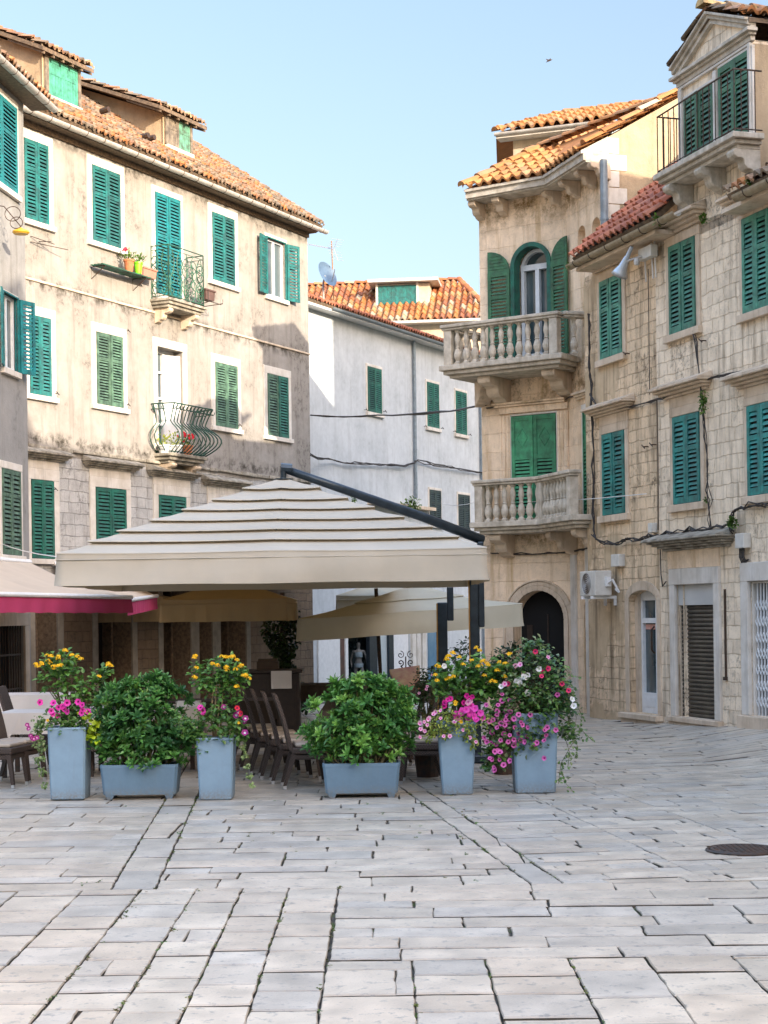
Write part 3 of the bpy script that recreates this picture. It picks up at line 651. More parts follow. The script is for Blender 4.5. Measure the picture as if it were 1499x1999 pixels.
b.add([P0,P1,B1,B0],[(0,1,2,3)],(.35,.18,.1),False); b.add([P1,Vector(L.P(SR,.3,12.1)),B1],[(0,1,2)],(.35,.2,.12),False); b.build('back_roof',m_roof,h)
def dormer(x0,x1,yt,yb,off,fl,frr,bk,mat,seed,lab):
    s0,_=L.px(x0,yt,-off); s1,_=L.px(x1,(yt+yb)/2,-off); xc=(x0+x1)/2; z1=L.px(xc,yt,-off)[1]; z0=L.px(xc,yb,-off)[1]
    ro=-off+.2; a,za=L.px(*fl,ro); c,zc=L.px(*frr,ro); zf=(za+zc)/2
    d=MB(L); zb=L.px(*bk,-off-3.3)[1]; sl=(zb-zf)/3.75
    # side walls follow the dormer roof
    for s in (s0-.12,s1+.1): d.prism([(s-.06,z0-1.5),(s+.06,z0-1.5),(s+.06,zf+.2),(s-.06,zf+.2)],-off,-off-.01)
    for s in (s0-.15,s1+.07):
        d.sprism([(-off,z0-.6),(-off,zf+.2*sl-.08),(-off-3.7,zf+.2*sl+3.7*sl-.08),(-off-3.7,z0-.6)],s,s+.08)
    d.box(s0-.07,s1+.07,-off-.03,-off-.0,z0-.3,z0); d.box(s0-.07,s1+.07,-off-.03,-off,z1,zf+.2*sl-.1)
    o=d.build('dormer',m_party,h); o['label']=lab
    e=MB(L); e.box(s0-.12,s0,-off-.04,-off+.05,z0,z1+.04); e.box(s1,s1+.09,-off-.04,-off+.05,z0,z1+.04); e.box(s0-.2,s1+.12,-off-.04,-off+.07,z1+.042,z1+.13); e.build('window_frame',m_woodgrey,o)
    e=MB(L); e.box(s0-.1,s1+.1,-off-.04,-off+.08,z0-.12,z0-.003); e.build('sill',m_trim,o)
    m=(s0+s1)/2; leaf(L,s0,m-.004,-off-.01,z0,z1,style='plank').build('shutter',mat[0],o); leaf(L,m+.004,s1,-off-.01,z0,z1,style='plank').build('shutter',mat[1],o)
    hy=hypot(1,sl); Ud=(-L.n[0]/hy,-L.n[1]/hy,sl/hy)
    A0=L.P(a,ro,zf); mb=MB(); tiles(mb,Vector(A0)+Vector((0,0,.08)),(*L.d,0),Ud,c-a,3.9,w=.19,cols=OLD+[(.5,.34,.2)],seed=seed,jit=.018); mb.build('roof_tiles',m_roof,o)
    e=MB(L); k=3.55; e.hexa([(a,ro,zf-.03),(c,ro,zf-.03),(c,ro-k,zf-.03+k*sl),(a,ro-k,zf-.03+k*sl),(a,ro,zf+.06),(c,ro,zf+.06),(c,ro-k,zf+.06+k*sl),(a,ro-k,zf+.06+k*sl)]); 
    for i in range(6): s=a+.05+(c-a-.14)*i/5; e.hexa([(s,ro-.02,zf-.09),(s+.05,ro-.02,zf-.09),(s+.05,ro-1,zf-.09+sl),(s,ro-1,zf-.09+sl),(s,ro-.02,zf-.032),(s+.05,ro-.02,zf-.032),(s+.05,ro-1,zf-.032+sl),(s,ro-1,zf-.032+sl)])
    e.build('rafters',m_wood,o)
dormer(92,150,125,198,.9,(84,108),(183,128),(-18,66),(m_mint,m_mint),21,'dormer with bright mint plank shutters')
dormer(326,369,236,292,.9,(312,219),(404,243),(165,170),(m_woodgrey,paint('worn mint paint',(.12,.32,.22),(.10,.16,.10))),22,'dormer with weathered grey and green plank shutters')
b=MB()
for x,y in ((197,218),(275,268),(287,272)):
    b=MB(); s,z=L.px(x,y,-.75); p=Vector(L.P(s,-.75,z)); b.tube([p,p+Vector((L.n[0]*.22,L.n[1]*.22,.02))],.07,8,None,False); b.build('roof_vent',m_iron,h)
b=MB(L); s,z=L.px(193,172,-4); b.box(s,s+.1,-4.1,-4,z-.6,z+.1); b.build('flue',m_white,h)
# upper iron balcony
def ironpanel(b,fr,s0,s1,n0,n1,z0,z1,k):
    """scrollwork between two points in plan"""
    def Q(t_,z): return (s0+(s1-s0)*t_,n0+(n1-n0)*t_,z)
    b.fr=fr; b.tube([Q(0,z1),Q(1,z1)],.014,4); b.tube([Q(0,z1-.1),Q(1,z1-.1)],.008,4); b.tube([Q(0,z0+.06),Q(1,z0+.06)],.012,4)
    for t_ in (0,1): b.tube([Q(t_,z0),Q(t_,z1)],.014,4)
    L_=hypot(s1-s0,n1-n0); H_=z1-z0-.16
    for i in range(k):
        for j,(zc,rr,dr,a0) in enumerate(((.78,.17,1,-pi/2),(.58,.2,-1,pi/2),(.34,.2,1,-pi/2),(.14,.14,-1,pi/2))):
            tc=(i+.5)/k; P=[]; r0=min(rr*H_*.95,L_/k*.62); dd=dr*(1 if i%2 else -1)
            for q in range(13):
                a=a0+dd*2*pi*1.15*q/12; r=r0*(1-.8*q/12); P.append(Q(tc+(r*cos(a)*(.95))/L_,z0+.06+zc*H_+r*sin(a)))
            b.tube(P,.011,4)
        P=[Q((i+.5)/k+.32/k*sin(2*pi*q/10)*(1 if i%2 else -1),z0+.06+(z1-z0-.16)*q/10) for q in range(11)]; b.tube(P,.011,4)
def iron_balcony():
    n=.5; s0,zz=L.px(331,583,n); s1,_=L.px(399,600,n); zf=L.px(365,592,n)[1]+.02; zr=L.px(331,477,n)[1]
    b=MB(L); b.box(s0-.06,s1+.05,-.02,n+.05,zf-.06,zf); b.box(s0-.02,s1+.01,-.02,n,zf-.13,zf-.062); b.box(s0+.03,s1-.04,-.02,n-.06,zf-.2,zf-.132)
    o=b.build('balcony',m_dirty,h,bevel=.012); o['label']='upper balcony with green scrollwork railing'
    for s in (s0+.18,s1-.2): corbel(L,s,.16,.42,zf-.2,.34,m_trim2,o)
    b=MB(L); ironpanel(b,L,s0,s1,n-.02,n-.02,zf,zr,5); b.build('railing',m_grn,o)
    b=MB(L); ironpanel(b,L,s0,s0,0,n-.02,zf,zr,2); b.build('railing',m_grn,o); b=MB(L); ironpanel(b,L,s1,s1,0,n-.02,zf,zr,2); b.build('railing',m_grn,o)
iron_balcony()
def belly_balcony():
    n=.42; s0,_=L.px(334,895,n); s1,_=L.px(401,900,n); zf=L.px(365,888,n)[1]; zr=L.px(335,790,n)[1]; 
    b=MB(L); b.box(s0-.08,s1+.06,-.02,n+.05,zf-.07,zf); b.box(s0-.02,s1,-.02,n-.02,zf-.15,zf-.072); b.box(s0+.06,s1-.08,-.02,n-.1,zf-.22,zf-.152)
    o=b.build('balcony',m_dirty,h,bevel=.015); o['label']='lower balcony with bulging green bars'
    for s in (s0+.22,s1-.2): corbel(L,s,.22,.36,zf-.22,.26,m_trim2,o)
    H_=zr-zf; b=MB(L)
    def prof(t_): return .02+.30*sin(pi*min(1,t_*1.45))**1.0*(t_<.69)+ (0 if t_<.69 else .02) + (.16*((t_-.66)/.34)**1.5 if t_>.66 else 0)
    def bar(s,n0,ds,dn):
        P=[]
        for q in range(15):
            t_=q/14; e=.35*sin(pi*min(1,t_/.62))*(1 if t_<.62 else 0)+(.17*((t_-.62)/.38)**1.3 if t_>=.62 else 0); P.append((s+ds*e,n0+dn*e,zf+.02+H_*t_))
        b.tube(P,.0155,4)
        e=.17; C=[]
        for q in range(9): a=pi/2+2*pi*.8*q/8; C.append((s+ds*(e-.01+.055*cos(a)),n0+dn*(e-.01+.055*cos(a)),zf+H_-.06+.055*sin(a)))
        b.tube(C,.009,4)
    k=12
    for i in range(k): bar(s0+(s1-s0)*i/(k-1),n,((i/(k-1))-.5)*1.0,1)
    for i in range(3): bar(s0,.03+(n-.03)*i/3,-1,.15); bar(s1,.03+(n-.03)*i/3,1,.15)
    e=.17; P=[(s0-e,.0,zr),(s0-e,n*.6,zr),(s0-e*.5,n+e,zr),(s1+e*.5,n+e,zr),(s1+e,n*.6,zr),(s1+e,0,zr)]; b.tube([(x,y,z+.02) for x,y,z in P],.018,5); b.tube([(x,y,z-.1) for x,y,z in P],.009,4)
    b.tube([(s0,0,zf+.04),(s0,n,zf+.04),(s1,n,zf+.04),(s1,0,zf+.04)],.012,4)
    b.build('railing',m_grn2,o)
    return s0,s1,zf
bb=belly_balcony()
stay(h,L,[(110,768),(107,955),(249,646),(249,790),(467,830)])
b=MB(L)                                       # bracket wires left of the first window
s,z=L.px(62,470,.05); b.tube([(s,.02,z+.1),(s+.5,.25,z)],.008,4); b.tube([(s,.02,z-.02),(s+.9,.3,z-.05)],.008,4); b.tube([(s+.3,0,z+.05),(s+.35,.28,z+.02)],.008,4); b.build('wire_bracket',m_iron,h)
# ================================================================ WHITE HOUSE IN THE LANE (frame M)
q=at(640,1200,48); M=Fr((q.x,q.y),(.5,1))
h=root('white_lane_house','smooth white house in shade behind the parasol with dark green shutters','house',(q.x,q.y,0))
b=MB(M); SM=11.5; zm=10.38
shop=hole(M,622,800,1232,1400,0,.5); shop=(shop[0]+.02,shop[1],-1,2.7,.5)
wall(b,M,-3.5,SM,-1.6,zm,[(M.px(664,1300)[0],M.px(800,1300)[0],-1.6,1.35,.9)]); body(b,M,-3.5,SM,-1.6,zm,7)
b.build('wall',m_mid,h)
K=dict(sw=.07,pitch=.06)
window(h,M,718,745,718,806,m_dkg,**K); window(h,M,834,857,748,835,m_dkg,**K); window(h,M,890,911,765,848,m_dkg,**K)
m_slate=paint('dark slate shutter paint',(.035,.06,.055),(.02,.035,.03)); window(h,M,839,861,957,1024,m_slate,**K); window(h,M,895,917,966,1040,m_slate,**K)
stay(h,M,[(714,800),(751,803),(830,832),(863,836),(887,842),(917,849)])
gutter(h,M,-.2,SM+.2,.36,10.46,.075,m_zincb,False)
b=MB(M); b.box(-3.5,SM,0,.34,zm-.02,zm+.06); b.build('eaves',m_white,h)
pt=radians(19); U=(-M.n[0]*cos(pt),-M.n[1]*cos(pt),sin(pt))
plane_roof(h,M.P(-1.9,.38,10.52),(*M.d,0),U,SM+2,3.0,m_roofn,cols=RED,w=.17,l=.3,seed=31)
pipe(h,M,808,665,972,.08,.05,m_zincb); pipe(h,M,938,735,1300,.08,.05,m_zincb)
b=MB(M); s,z=M.px(720,972,0); s1=M.px(835,1005,0)[0]; b.box(s-.1,s1,.0,.3,z-.2,z-.1); b.build('terrace_slab',m_trim2,h)
# shopfront
def pxbox(fr,x0,x1,yt,yb,n0,n1,z0=None):
    a=fr.px(x0,(yt+yb)/2,n1)[0]; c=fr.px(x1,(yt+yb)/2,n1)[0]; xc=(x0+x1)/2; z1=fr.px(xc,yt,n1)[1]; zz=fr.px(xc,yb,n1)[1] if z0 is None else z0
    return (a,c,n0,n1,zz,z1)
def shopbox(name,mat,x0,x1,n0,n1,z1=1.5,z0=-1.4,par=None):
    b=MB(M); a=M.px(x0,1290,n1)[0]; c=M.px(x1,1290,n1)[0]; b.box(a,c,n0,n1,z0,z1); return b.build(name,mat,par or h)
shopbox('shop_panel',m_white,622,663,.01,.05); sh=shopbox('shop_window',m_glass,663,722,-.75,-.7)
shopbox('window_frame',m_white,675,680,-.3,.02,par=sh); shopbox('window_frame',m_white,662,664,-.3,.02,par=sh); shopbox('poster',simple('brown printed poster',(.14,.06,.045),(.05,.03,.025),4,.4,0),664,675,-.05,-.02,par=sh)
sdr=shopbox('shop_door',simple('pale blue glass door',(.50,.56,.57),(.40,.46,.48),1,.15,0),737,760,-.12,-.08); shopbox('door_frame',m_metal,722,737,-.12,.0,par=sdr); shopbox('door_frame',m_metal,760,769,-.12,.0,par=sdr)
shopbox('shop_panel',m_white,769,800,-.1,-.04)
for x0,x1 in ((806,813),(815,822),(826,833)): shopbox('pilaster',m_trim,x0,x1,0,.08)
shopbox('shop_window',simple('blue shop glass',(.06,.16,.26),(.12,.22,.3),1,.1,0),836,852,.005,.02); shopbox('shop_panel',m_beige,853,868,.005,.03)
# ================================================================ HOUSE WITH THE RED ROOF BEHIND (frame K3)
q=at(780,634,63); K3=Fr((q.x,q.y),(1,-.12))
h=root('back_house','cream house far behind with a large orange and red tiled roof','house',(q.x,q.y,0))
b=MB(K3); wall(b,K3,-4,3.4,-1,q.z,[]); body(b,K3,-4,3.4,-1,q.z,8); b.build('wall',m_far,h)
pt=radians(33); U=Vector((-K3.n[0]*cos(pt),-K3.n[1]*cos(pt),sin(pt))); R3=3.7
plane_roof(h,K3.P(-4,.4,q.z+.08),(*K3.d,0),U,7.6,R3,m_roofn,cols=MIX,w=.24,l=.42,seed=41,pred=lambda a,u:a<7.6-u*.42,amp=.08)
b=MB(); O=Vector(K3.P(-4,.4,q.z+.1)); A_=Vector((*K3.d,0)); ridge(b,[O+U*R3,O+U*R3+A_*(7.6-R3*.42),O+A_*7.6],.13,MIX,5)
b.build('ridge_tiles',m_roofn,h)
b=MB(); b.add([O,O+A_*7.6,O+A_*(7.6-R3*.42)+U*R3,O+U*R3],[(0,1,2,3)],(.3,.12,.06),False)
b.add([O+U*R3,O+A_*(7.6-R3*.42)+U*R3,O+A_*7.6+Vector((0,8,0)),O+Vector((0,8,0))],[(0,1,2,3)],(.3,.12,.06),False); b.v=[(x,y,z-.1) for x,y,z in b.v]; b.build('roof_deck',m_roofn,h)
b=MB(K3); b.box(-4,3.4,0,.42,q.z-.03,q.z+.03); b.box(-4,3.4,.40,.5,q.z-.03,q.z+.07); b.build('eaves',m_zinc,h)
s0,s1,_,_,z0,z1=pxbox(K3,738,813,557,619,0,-.9)
b=MB(K3); b.box(s0-.1,s1+.5,-4,-.92,z0-.6,z1+.05); o=b.build('dormer',m_far,h); m=(s0+s1)/2
leaf(K3,s0,m,-.92,z0,z1,style='plank').build('shutter',m_teal,o); leaf(K3,m,s1,-.92,z0,z1,style='plank').build('shutter',m_teal,o)
b=MB(K3); b.box(s0-.35,s1+.85,-4,-.55,z1+.08,z1+.2); b.build('dormer_roof',m_zinc,o)
b=MB(K3); b.box(s0-.08,s0,-.93,-.86,z0-.05,z1+.07); b.box(s1,s1+.08,-.93,-.86,z0-.05,z1+.07); b.box(s0,s1,-.93,-.85,z0-.12,z0); b.build('window_frame',m_trim,o)
# sliver of house between lane and tower
q=at(944,900,70); h=root('distant_house','sliver of a distant ochre house glimpsed beside the stone tower house','house',(q.x,q.y,0)); F9=Fr((q.x-1.5,q.y),(1,0))
b=MB(F9); wall(b,F9,-1,4,-1,9.6,[]); body(b,F9,-1,4,-1,9.6,4); b.build('wall',m_far,h)
b=MB(F9); 
for z in (3.5,6.5): b.box(.9,2.2,0,.8,z,z+.15); b.box(.9,2.2,.75,.8,z+.15,z+1.0)
b.build('balcony',m_trim2,h)
# ================================================================ RIGHT ROW (frame R), TOWER HOUSE (frames T, TR, PF)
g_=ground(1225,1410); R=Fr(g_,(.309,-1))
sc,_=R.px(1110,900,-.35); C=R.P(sc,-.35)[:2]; TR=Fr(C,R.d); T=Fr(C,(1.45,-1))
spx=TR.px(1188,400)[0]; PF=Fr(TR.P(spx,0)[:2],(-R.n[0],-R.n[1]))
h=root('tower_house','narrow ashlar stone house with two balustrade balconies and bright orange roof','house',(*C,0))
TL=-1.80; zc=T.px(990,378,.1)[1]; zf=T.px(905,393,.5)[1]; ze=zf+.23; sL=T.px(906,375,.5)[0]
b=MB(T)
aw=hole(T,1001,1076,475,700,0,.3); r_=(aw[1]-aw[0])/2; ac=(aw[0]+aw[1])/2; zsp=aw[3]-r_
ad=(T.px(1004,1250)[0],T.px(1103,1250)[0]); rd=(ad[1]-ad[0])/2; adc=(ad[0]+ad[1])/2; zd=T.px(1053,1153)[1]; zds=zd-rd
wall(b,T,TL,0,-1,zc,[aw,(ad[0],ad[1],-1,zd,.25)]); spandrel(b,T,ac,zsp,r_,aw[3],.3); spandrel(b,T,adc,zds,rd,zd,.25)
# right face with three niches
nic=[]
for x0,x1,yt,yb in ((1128,1143,440,520),(1155,1172,424,500),(1141,1157,1170,1392)): nic.append(hole(TR,x0,x1,yt,yb,0,.18))
wall(b,TR,0,spx,-1,zc+.1,nic)
for a,c,_,z,_ in nic: spandrel(b,TR,(a+c)/2,z-(c-a)/2,(c-a)/2,z,.18,10)
for a,c,d,z,_ in nic: b.fr=TR; b.add([(a,-.18,d),(c,-.18,d),(c,-.18,z),(a,-.18,z)],[(0,1,2,3)])
# left flank and back
T_l=Vector((*T.P(TL,0)[:2],0)); bk=Vector((.35,.94,0)); 
P=[T_l,T_l+bk*6]; b.add([(P[0].x,P[0].y,-1),(P[0].x,P[0].y,zc),(P[1].x,P[1].y,zc),(P[1].x,P[1].y,-1)],[(0,1,2,3)],None,False)
b.build('wall',m_tower,h)
# party wall (sunlit gable) facing the viewer
b=MB(PF); sp1,zp1=PF.px(1322,192); tn=(zp1+.05-ze)/(sp1+.5); zp0=ze+.5*tn-.05; zb0=5
b.poly([(0,0,zb0),(7,0,zb0),(7,0,zp1+.8*tn),(sp1+.8,0,zp1+.8*tn),(sp1,0,zp1),(0,0,zp0)]); b.poly([(7,0,zb0),(7,-6,zb0),(7,-6,zp1),(7,0,zp1)])
b.build('party_wall',m_party,h)
b=MB(TR)
for i in range(9):                            # dressed corner stones
    z=zp0-.28*(i+1); w=.34 if i%2 else .2; b.fr=PF; b.box(0.0,w,.0,.012,z+.006,z+.272)
b.fr=TR; b.box(spx-.1,spx+.012,.0,.012,5,zp0-.3); b.build('quoins',m_trim,h,bevel=.006)
# cornice with brackets
b=MB(T); n0=.5
def eav(n,za,zb,ex=.12):
    k=-n*.345
    b.fr=T; e=TL+(sL-TL)*n/.5; b.hexa([(e,n,za),(k,n,za),(0,0,za),(TL,0,za),(e,n,zb),(k,n,zb),(0,0,zb),(TL,0,zb)])
    b.fr=TR; b.hexa([(-k,n,za),(spx+.02,n,za),(spx+.02,0,za),(0,0,za),(-k,n,zb),(spx+.02,n,zb),(spx+.02,0,zb),(0,0,zb)])
eav(.42,zf+.02,zf+.05); eav(.46,zf+.052,zf+.16); eav(.50,zf+.162,zf+.21)
b.fr=TR; b.sprism([(0,zf+.212),(n0,zf+.212),(n0,ze-.02),(0,ze+.5*tn-.04)],spx-.22,spx+.015)
b.build('cornice',m_balst,h,bevel=.006)
for fr,x in ((T,926),(T,972),(TR,1072),(TR,1105),(TR,1136),(TR,1163)):
    s=fr.px(x,395,.25)[0]; corbel(fr,s,.15,.36,zf+.02,.30,m_trim2,h)
# lower roof: two slopes meeting in a valley
pr_=math.atan(tn)
HIP=[(915,360),(1057,291),(1157,257),(1325,188)]
def under(fr,s0,n0,z,pt):
    def f(a,u):
        x,y=proj(fr.P(s0+a,n0-u*cos(pt),z+u*sin(pt)+.05)); 
        for (x0,y0),(x1,y1) in zip(HIP,HIP[1:]):
            if x<=x1 or x1==1325: return y>y0+(y1-y0)*(x-x0)/(x1-x0)-11
    return f
def roofplane(fr,s0,s1,n0,z,pt,Rl,pred,seed,w=.2,l=.3):
    U=(-fr.n[0]*cos(pt),-fr.n[1]*cos(pt),sin(pt)); mb=MB(); tiles(mb,fr.P(s0,n0,z),(*fr.d,0),U,s1-s0,Rl,w=w,l=l,cols=NEW,pred=pred,seed=seed,jit=.006,amp=.06)
    return mb,Vector(U)
k_=.345; n0=.50
a0=sL-.02; kk=-n0*k_
mb,U1=roofplane(T,a0,1.6,n0,ze,pr_,2.8,lambda a,u:(a0+a)<kk+u*cos(pr_)*k_+.08 and under(T,a0,n0,ze,pr_)(a,u),51)
mb.build('roof',m_roofn,h)
mb,U2=roofplane(TR,-1.2,spx+.05,n0,ze,pr_,3.2,lambda a,u:(-1.2+a)>-kk-u*cos(pr_)*k_-.08 and under(TR,-1.2,n0,ze,pr_)(a,u),52); mb.build('roof',m_roofn,h)
def onroof(fr,x,y):                           # point of a roof slope seen at a pixel
    rx,rz=ray(x,y); nx,ny=fr.n; oo=fr.o[0]*nx+fr.o[1]*ny; t_=tn      # z = ze + (n0 - n)*tn
    Y=(ze+n0*t_+oo*t_-HC)/(rz+t_*(rx*nx+ny)); return Vector((rx*Y,Y,HC+rz*Y))
z_=ze-.03; hA=onroof(T,1057,293); hB=Vector(PF.P(sp1,0,zp1+.05)); cA_=Vector(T.P(a0,n0,ze)); cB_=Vector(T.P(kk,n0,ze)); cC_=Vector(TR.P(spx+.02,n0,ze))
b=MB(); dn=Vector((0,0,-.03)); b.add([cA_+dn,cB_+dn,hA+dn],[(0,1,2)],(.4,.17,.06),False); b.add([cB_+dn,cC_+dn,hB+dn,hA+dn],[(0,1,2,3)],(.4,.17,.06),False)
b.add([cA_+dn,hA+dn,hB+dn,Vector(PF.P(sp1,-2,ze)),Vector(T.P(a0,-2.5,ze))],[(0,1,2,3,4)],(.4,.17,.06),False)
b.build('roof_deck',m_roofn,h)
b=MB(); ridge(b,[cA_+Vector((0,0,.04)),hA+Vector((0,0,.05)),hB+Vector((0,0,.03))],.10,NEW+[(.6,.42,.28)],7,.34); b.build('ridge_tiles',m_roofn,h)
b=MB(); ridge(b,[Vector(TR.P(spx-.02,n0-.1,ze+.1)),Vector(PF.P(sp1,.0,zp1+.12))],.09,NEW+[(.6,.42,.28)],6,.34); b.build('verge_tiles',m_roofn,h)
b=MB(PF); s,z=PF.px(1190,262,-.5); b.box(s-.15,s+.45,-.9,-.3,z-.06,z+.04); b.build('roof_window',m_zincb,h)
# upper storey set back, with its own hipped roof
Q=at(968,266,35.5); T2=Fr((Q.x,Q.y),(1.45,-.55)); 
se,ze2=T2.px(1137,262,0); ze2=Q.z
b=MB(T2); wall(b,T2,.28,se+2.5,ze2-2.2,ze2-.02,[],off=-.32); body(b,T2,.28,se+2.5,ze2-2.2,ze2-.02,3.5,-.32); b.build('upper_wall',m_far,h)
b=MB(T2); b.box(.0,se+2,-.32,0,ze2-.05,ze2); b.build('eaves',m_trim,h); gutter(h,T2,-.02,se+.3,.03,ze2+.05,.06,m_zinc,False)
p2=radians(23); U=Vector((-T2.n[0]*cos(p2),-T2.n[1]*cos(p2),sin(p2))); O=Vector(T2.P(0,0,ze2+.1)); A_=Vector((*T2.d,0)); mb=MB()
tiles(mb,O,A_,U,se+2.6,1.75,w=.21,l=.36,cols=NEW,pred=lambda a,u:a>u*.62-.1,seed=53,jit=.006,amp=.075); mb.build('roof',m_roofn,h)
b=MB(); b.add([O,O+A_*(se+2.6),O+A_*(se+2.6)+U*1.75,O+A_*1.1+U*1.75],[(0,1,2,3)],(.4,.17,.06),False); b.add([O,O+A_*1.1+U*1.75,O+Vector((.3,4,0))],[(0,1,2)],(.4,.17,.06),False); b.v=[(x,y,z-.03) for x,y,z in b.v]; b.build('roof_deck',m_roofn,h)
b=MB(); ridge(b,[O,O+A_*1.1+U*1.75,O+A_*(se+2.6)+U*1.75],.10,NEW,8,.34); b.build('ridge_tiles',m_roofn,h)
# arched balcony window
s0,s1=aw[0],aw[1]; zb=aw[2]
b=MB(T); b.box(s0,s1,-.34,-.3,zb,aw[3]); o=b.build('arched_window',m_glass,h); o['label']='arched balcony door with green frame'
b=MB(T); archring(b,T,ac,zsp,r_-.06,r_+.02,-.16,.05); b.box(s0-.02,s0+.06,-.16,.05,zb,zsp); b.box(s1-.06,s1+.02,-.16,.05,zb,zsp); b.build('shutter_frame',m_dkg,o)
b=MB(T); archring(b,T,ac,zsp,r_-.12,r_-.061,-.29,-.2); 
for x in (s0+.065,ac-.04,s1-.125): b.box(x,x+.06 if x!=ac-.04 else x+.08,-.29,-.2,zb,zsp)
b.box(s0+.06,s1-.06,-.291,-.195,zsp-.04,zsp+.06); b.box(s0+.06,s1-.06,-.291,-.195,zb,zb+.12); b.build('window_frame',m_frame,o)
def archleaf(fr,w,z0,zs,r,inner_left,mat,par):
    b=MB(fr); k=8; leafb=leaf(fr,0,w,-.02,z0,zs,.06,.28); leafb.build('shutter',mat,par)
    pts=[]
    for i in range(k+1):
        a=pi/2*i/k; x=w*cos(a); z=zs+r*sin(a)     # high at x=0 side
        pts.append((x,z))
    pts=[(0,zs)]+pts if True else pts
    if not inner_left: pts=[(w-x,z) for x,z in pts]
    b.prism([p for p in pts],-.02,.008)
    i_=0
    zz=zs+.05
    while zz<zs+r*.86:
        wv=w*sqrt(max(0,1-((zz-zs)/r)**2))-.06
        if inner_left: b.box(.05,max(.06,wv),.008,.016,zz,zz+.035)
        else: b.box(min(w-.06,w-wv),w-.05,.008,.016,zz,zz+.035)
        zz+=.06
    b.build('shutter_head',mat,par)
# leaves folded out flat: outer edge tall
wl=r_*1.0
fl=T.shift(s0-.03-wl-.06,.06); archleaf(fl,wl+.06,zb,zsp-.05,r_*.98,True,m_olive,o)
fl=T.turn(s1+.03,.05,radians(16)); archleaf(fl,wl,zb,zsp-.02,r_*1.05,False,m_olive,o)
# tall closed shutters of the lower balcony
w_,(ws0,ws1,wz0,wz1)=window(h,T,999,1086,809,1016,m_brg,m_trim,sw=.03,style='panel',mid=.40,pitch=.065,sill=0,lab='tall bright green panelled shutters behind the lower balcony')
b=MB(T)
for a,c in ((ws0-.25,ws0-.03),(ws1+.03,ws1+.25)):
    b.box(a,c,-.01,.04,wz0,wz1+.02)
    for i in range(3): x=a+(c-a)*(i+.25)/3; b.box(x,x+.035,.04,.055,wz0,wz1+.02)
b.box(ws0-.25,ws1+.25,-.01,.05,wz1+.05,wz1+.17); b.box(ws0-.33,min(ws1+.33,-.02),-.01,.10,wz1+.173,wz1+.21); b.box(ws0-.36,min(ws1+.36,-.01),-.01,.14,wz1+.213,wz1+.25); b.build('door_surround',m_tower,h,bevel=.006)
b=MB(TR)
w_,(a,c,z0,z1)=window(h,TR,1139,1156,797,1008,m_brg,m_trim,sw=.08,style='panel',pitch=.065,sill=0)
b=MB(TR); cornice(b,TR,a-.25,c+.2,z1+.2,.12,.12,3,False); b.build('cornice',m_trim2,h)
# balconies
n=.9; bs0=-1.99; bs1=.33; zU=T.px(980,702,n)[1]
b=MB(T); sl=lambda e,za,zb_: b.box(bs0-e,bs1+e,-.02 if False else 0,n+e,za,zb_)
sl(.10,zU-.10,zU-.002); sl(.04,zU-.17,zU-.102); sl(-.04,zU-.23,zU-.172)
b.fr=T; b.box(bs0-.08,TL-.01,-1.0,-.001,zU-.10,zU-.002); o=b.build('balcony',m_balst,h,bevel=.015); o['label']='upper balcony with stone balusters'
balustrade(o,T,bs0,bs1,n,zU,.74,11,m_balst); 
ls=Fr(T.P(bs0,0)[:2],(-T.n[0],-T.n[1])); lf=Fr(T.P(bs0+.0,n)[:2],(-T.n[0],-T.n[1])); balustrade(o,lf,.12,1.9,0,zU,.74,6,m_balst,(0,1))
rf=Fr(T.P(bs1,n)[:2],(-TR.n[0],-TR.n[1])); balustrade(o,rf,.1,.46,0,zU,.74,1,m_balst,(0,0))
b=MB(T); b.box(bs0-.06,TL,-1.9,.0,zU-.23,zU-.01) if False else None
corbel(T,T.px(958,740,.5)[0],.26,.75,zU-.23,.46,m_trim2,o); corbel(T,T.px(1083,720,.5)[0],.26,.75,zU-.23,.42,m_trim2,o)
cl=Fr(T.P(TL,0)[:2],(T.d[0]*.7+T.n[0]*-.7,T.d[1]*.7-T.n[1]*.7)); corbel(cl,-.0,.26,.62,zU-.23,.46,m_trim2,o)
nL=.63; cl0=-1.55; cr=-.215; zL=T.px(990,1017,nL)[1]; tr1=1.66
b=MB(T)
def lb(e,za,zb_):
    b.fr=T; n=nL+e; k=-n*k_; b.hexa([(cl0-e,0,za),(0,0,za),(k,n,za),(cl0-e,n,za),(cl0-e,0,zb_),(0,0,zb_),(k,n,zb_),(cl0-e,n,zb_)])
    b.fr=TR; b.hexa([(0,0,za),(tr1+e,0,za),(tr1+e,n,za),(-k,n,za),(0,0,zb_),(tr1+e,0,zb_),(tr1+e,n,zb_),(-k,n,zb_)])
lb(.1,zL-.10,zL-.002); lb(.04,zL-.16,zL-.102); lb(-.03,zL-.22,zL-.162)
o=b.build('balcony',m_balst,h,bevel=.012); o['label']='lower balcony bending round the corner'
balustrade(o,T,cl0,cr+.02,nL,zL,.78,7,m_balst,(1,0)); balustrade(o,TR,.21,tr1,nL,zL,.78,8,m_balst,(1,1))
balustrade(o,Fr(T.P(cl0,nL)[:2],(-T.n[0],-T.n[1])),.1,.6,0,zL,.78,2,m_balst,(0,0))
corbel(T,T.px(972,1055,.4)[0],.24,.52,zL-.22,.42,m_trim2,o); corbel(TR,TR.px(1092,1050,.3)[0],.2,.52,zL-.22,.42,m_trim2,o); corbel(TR,TR.px(1143,1050,.3)[0],.2,.52,zL-.22,.42,m_trim2,o)
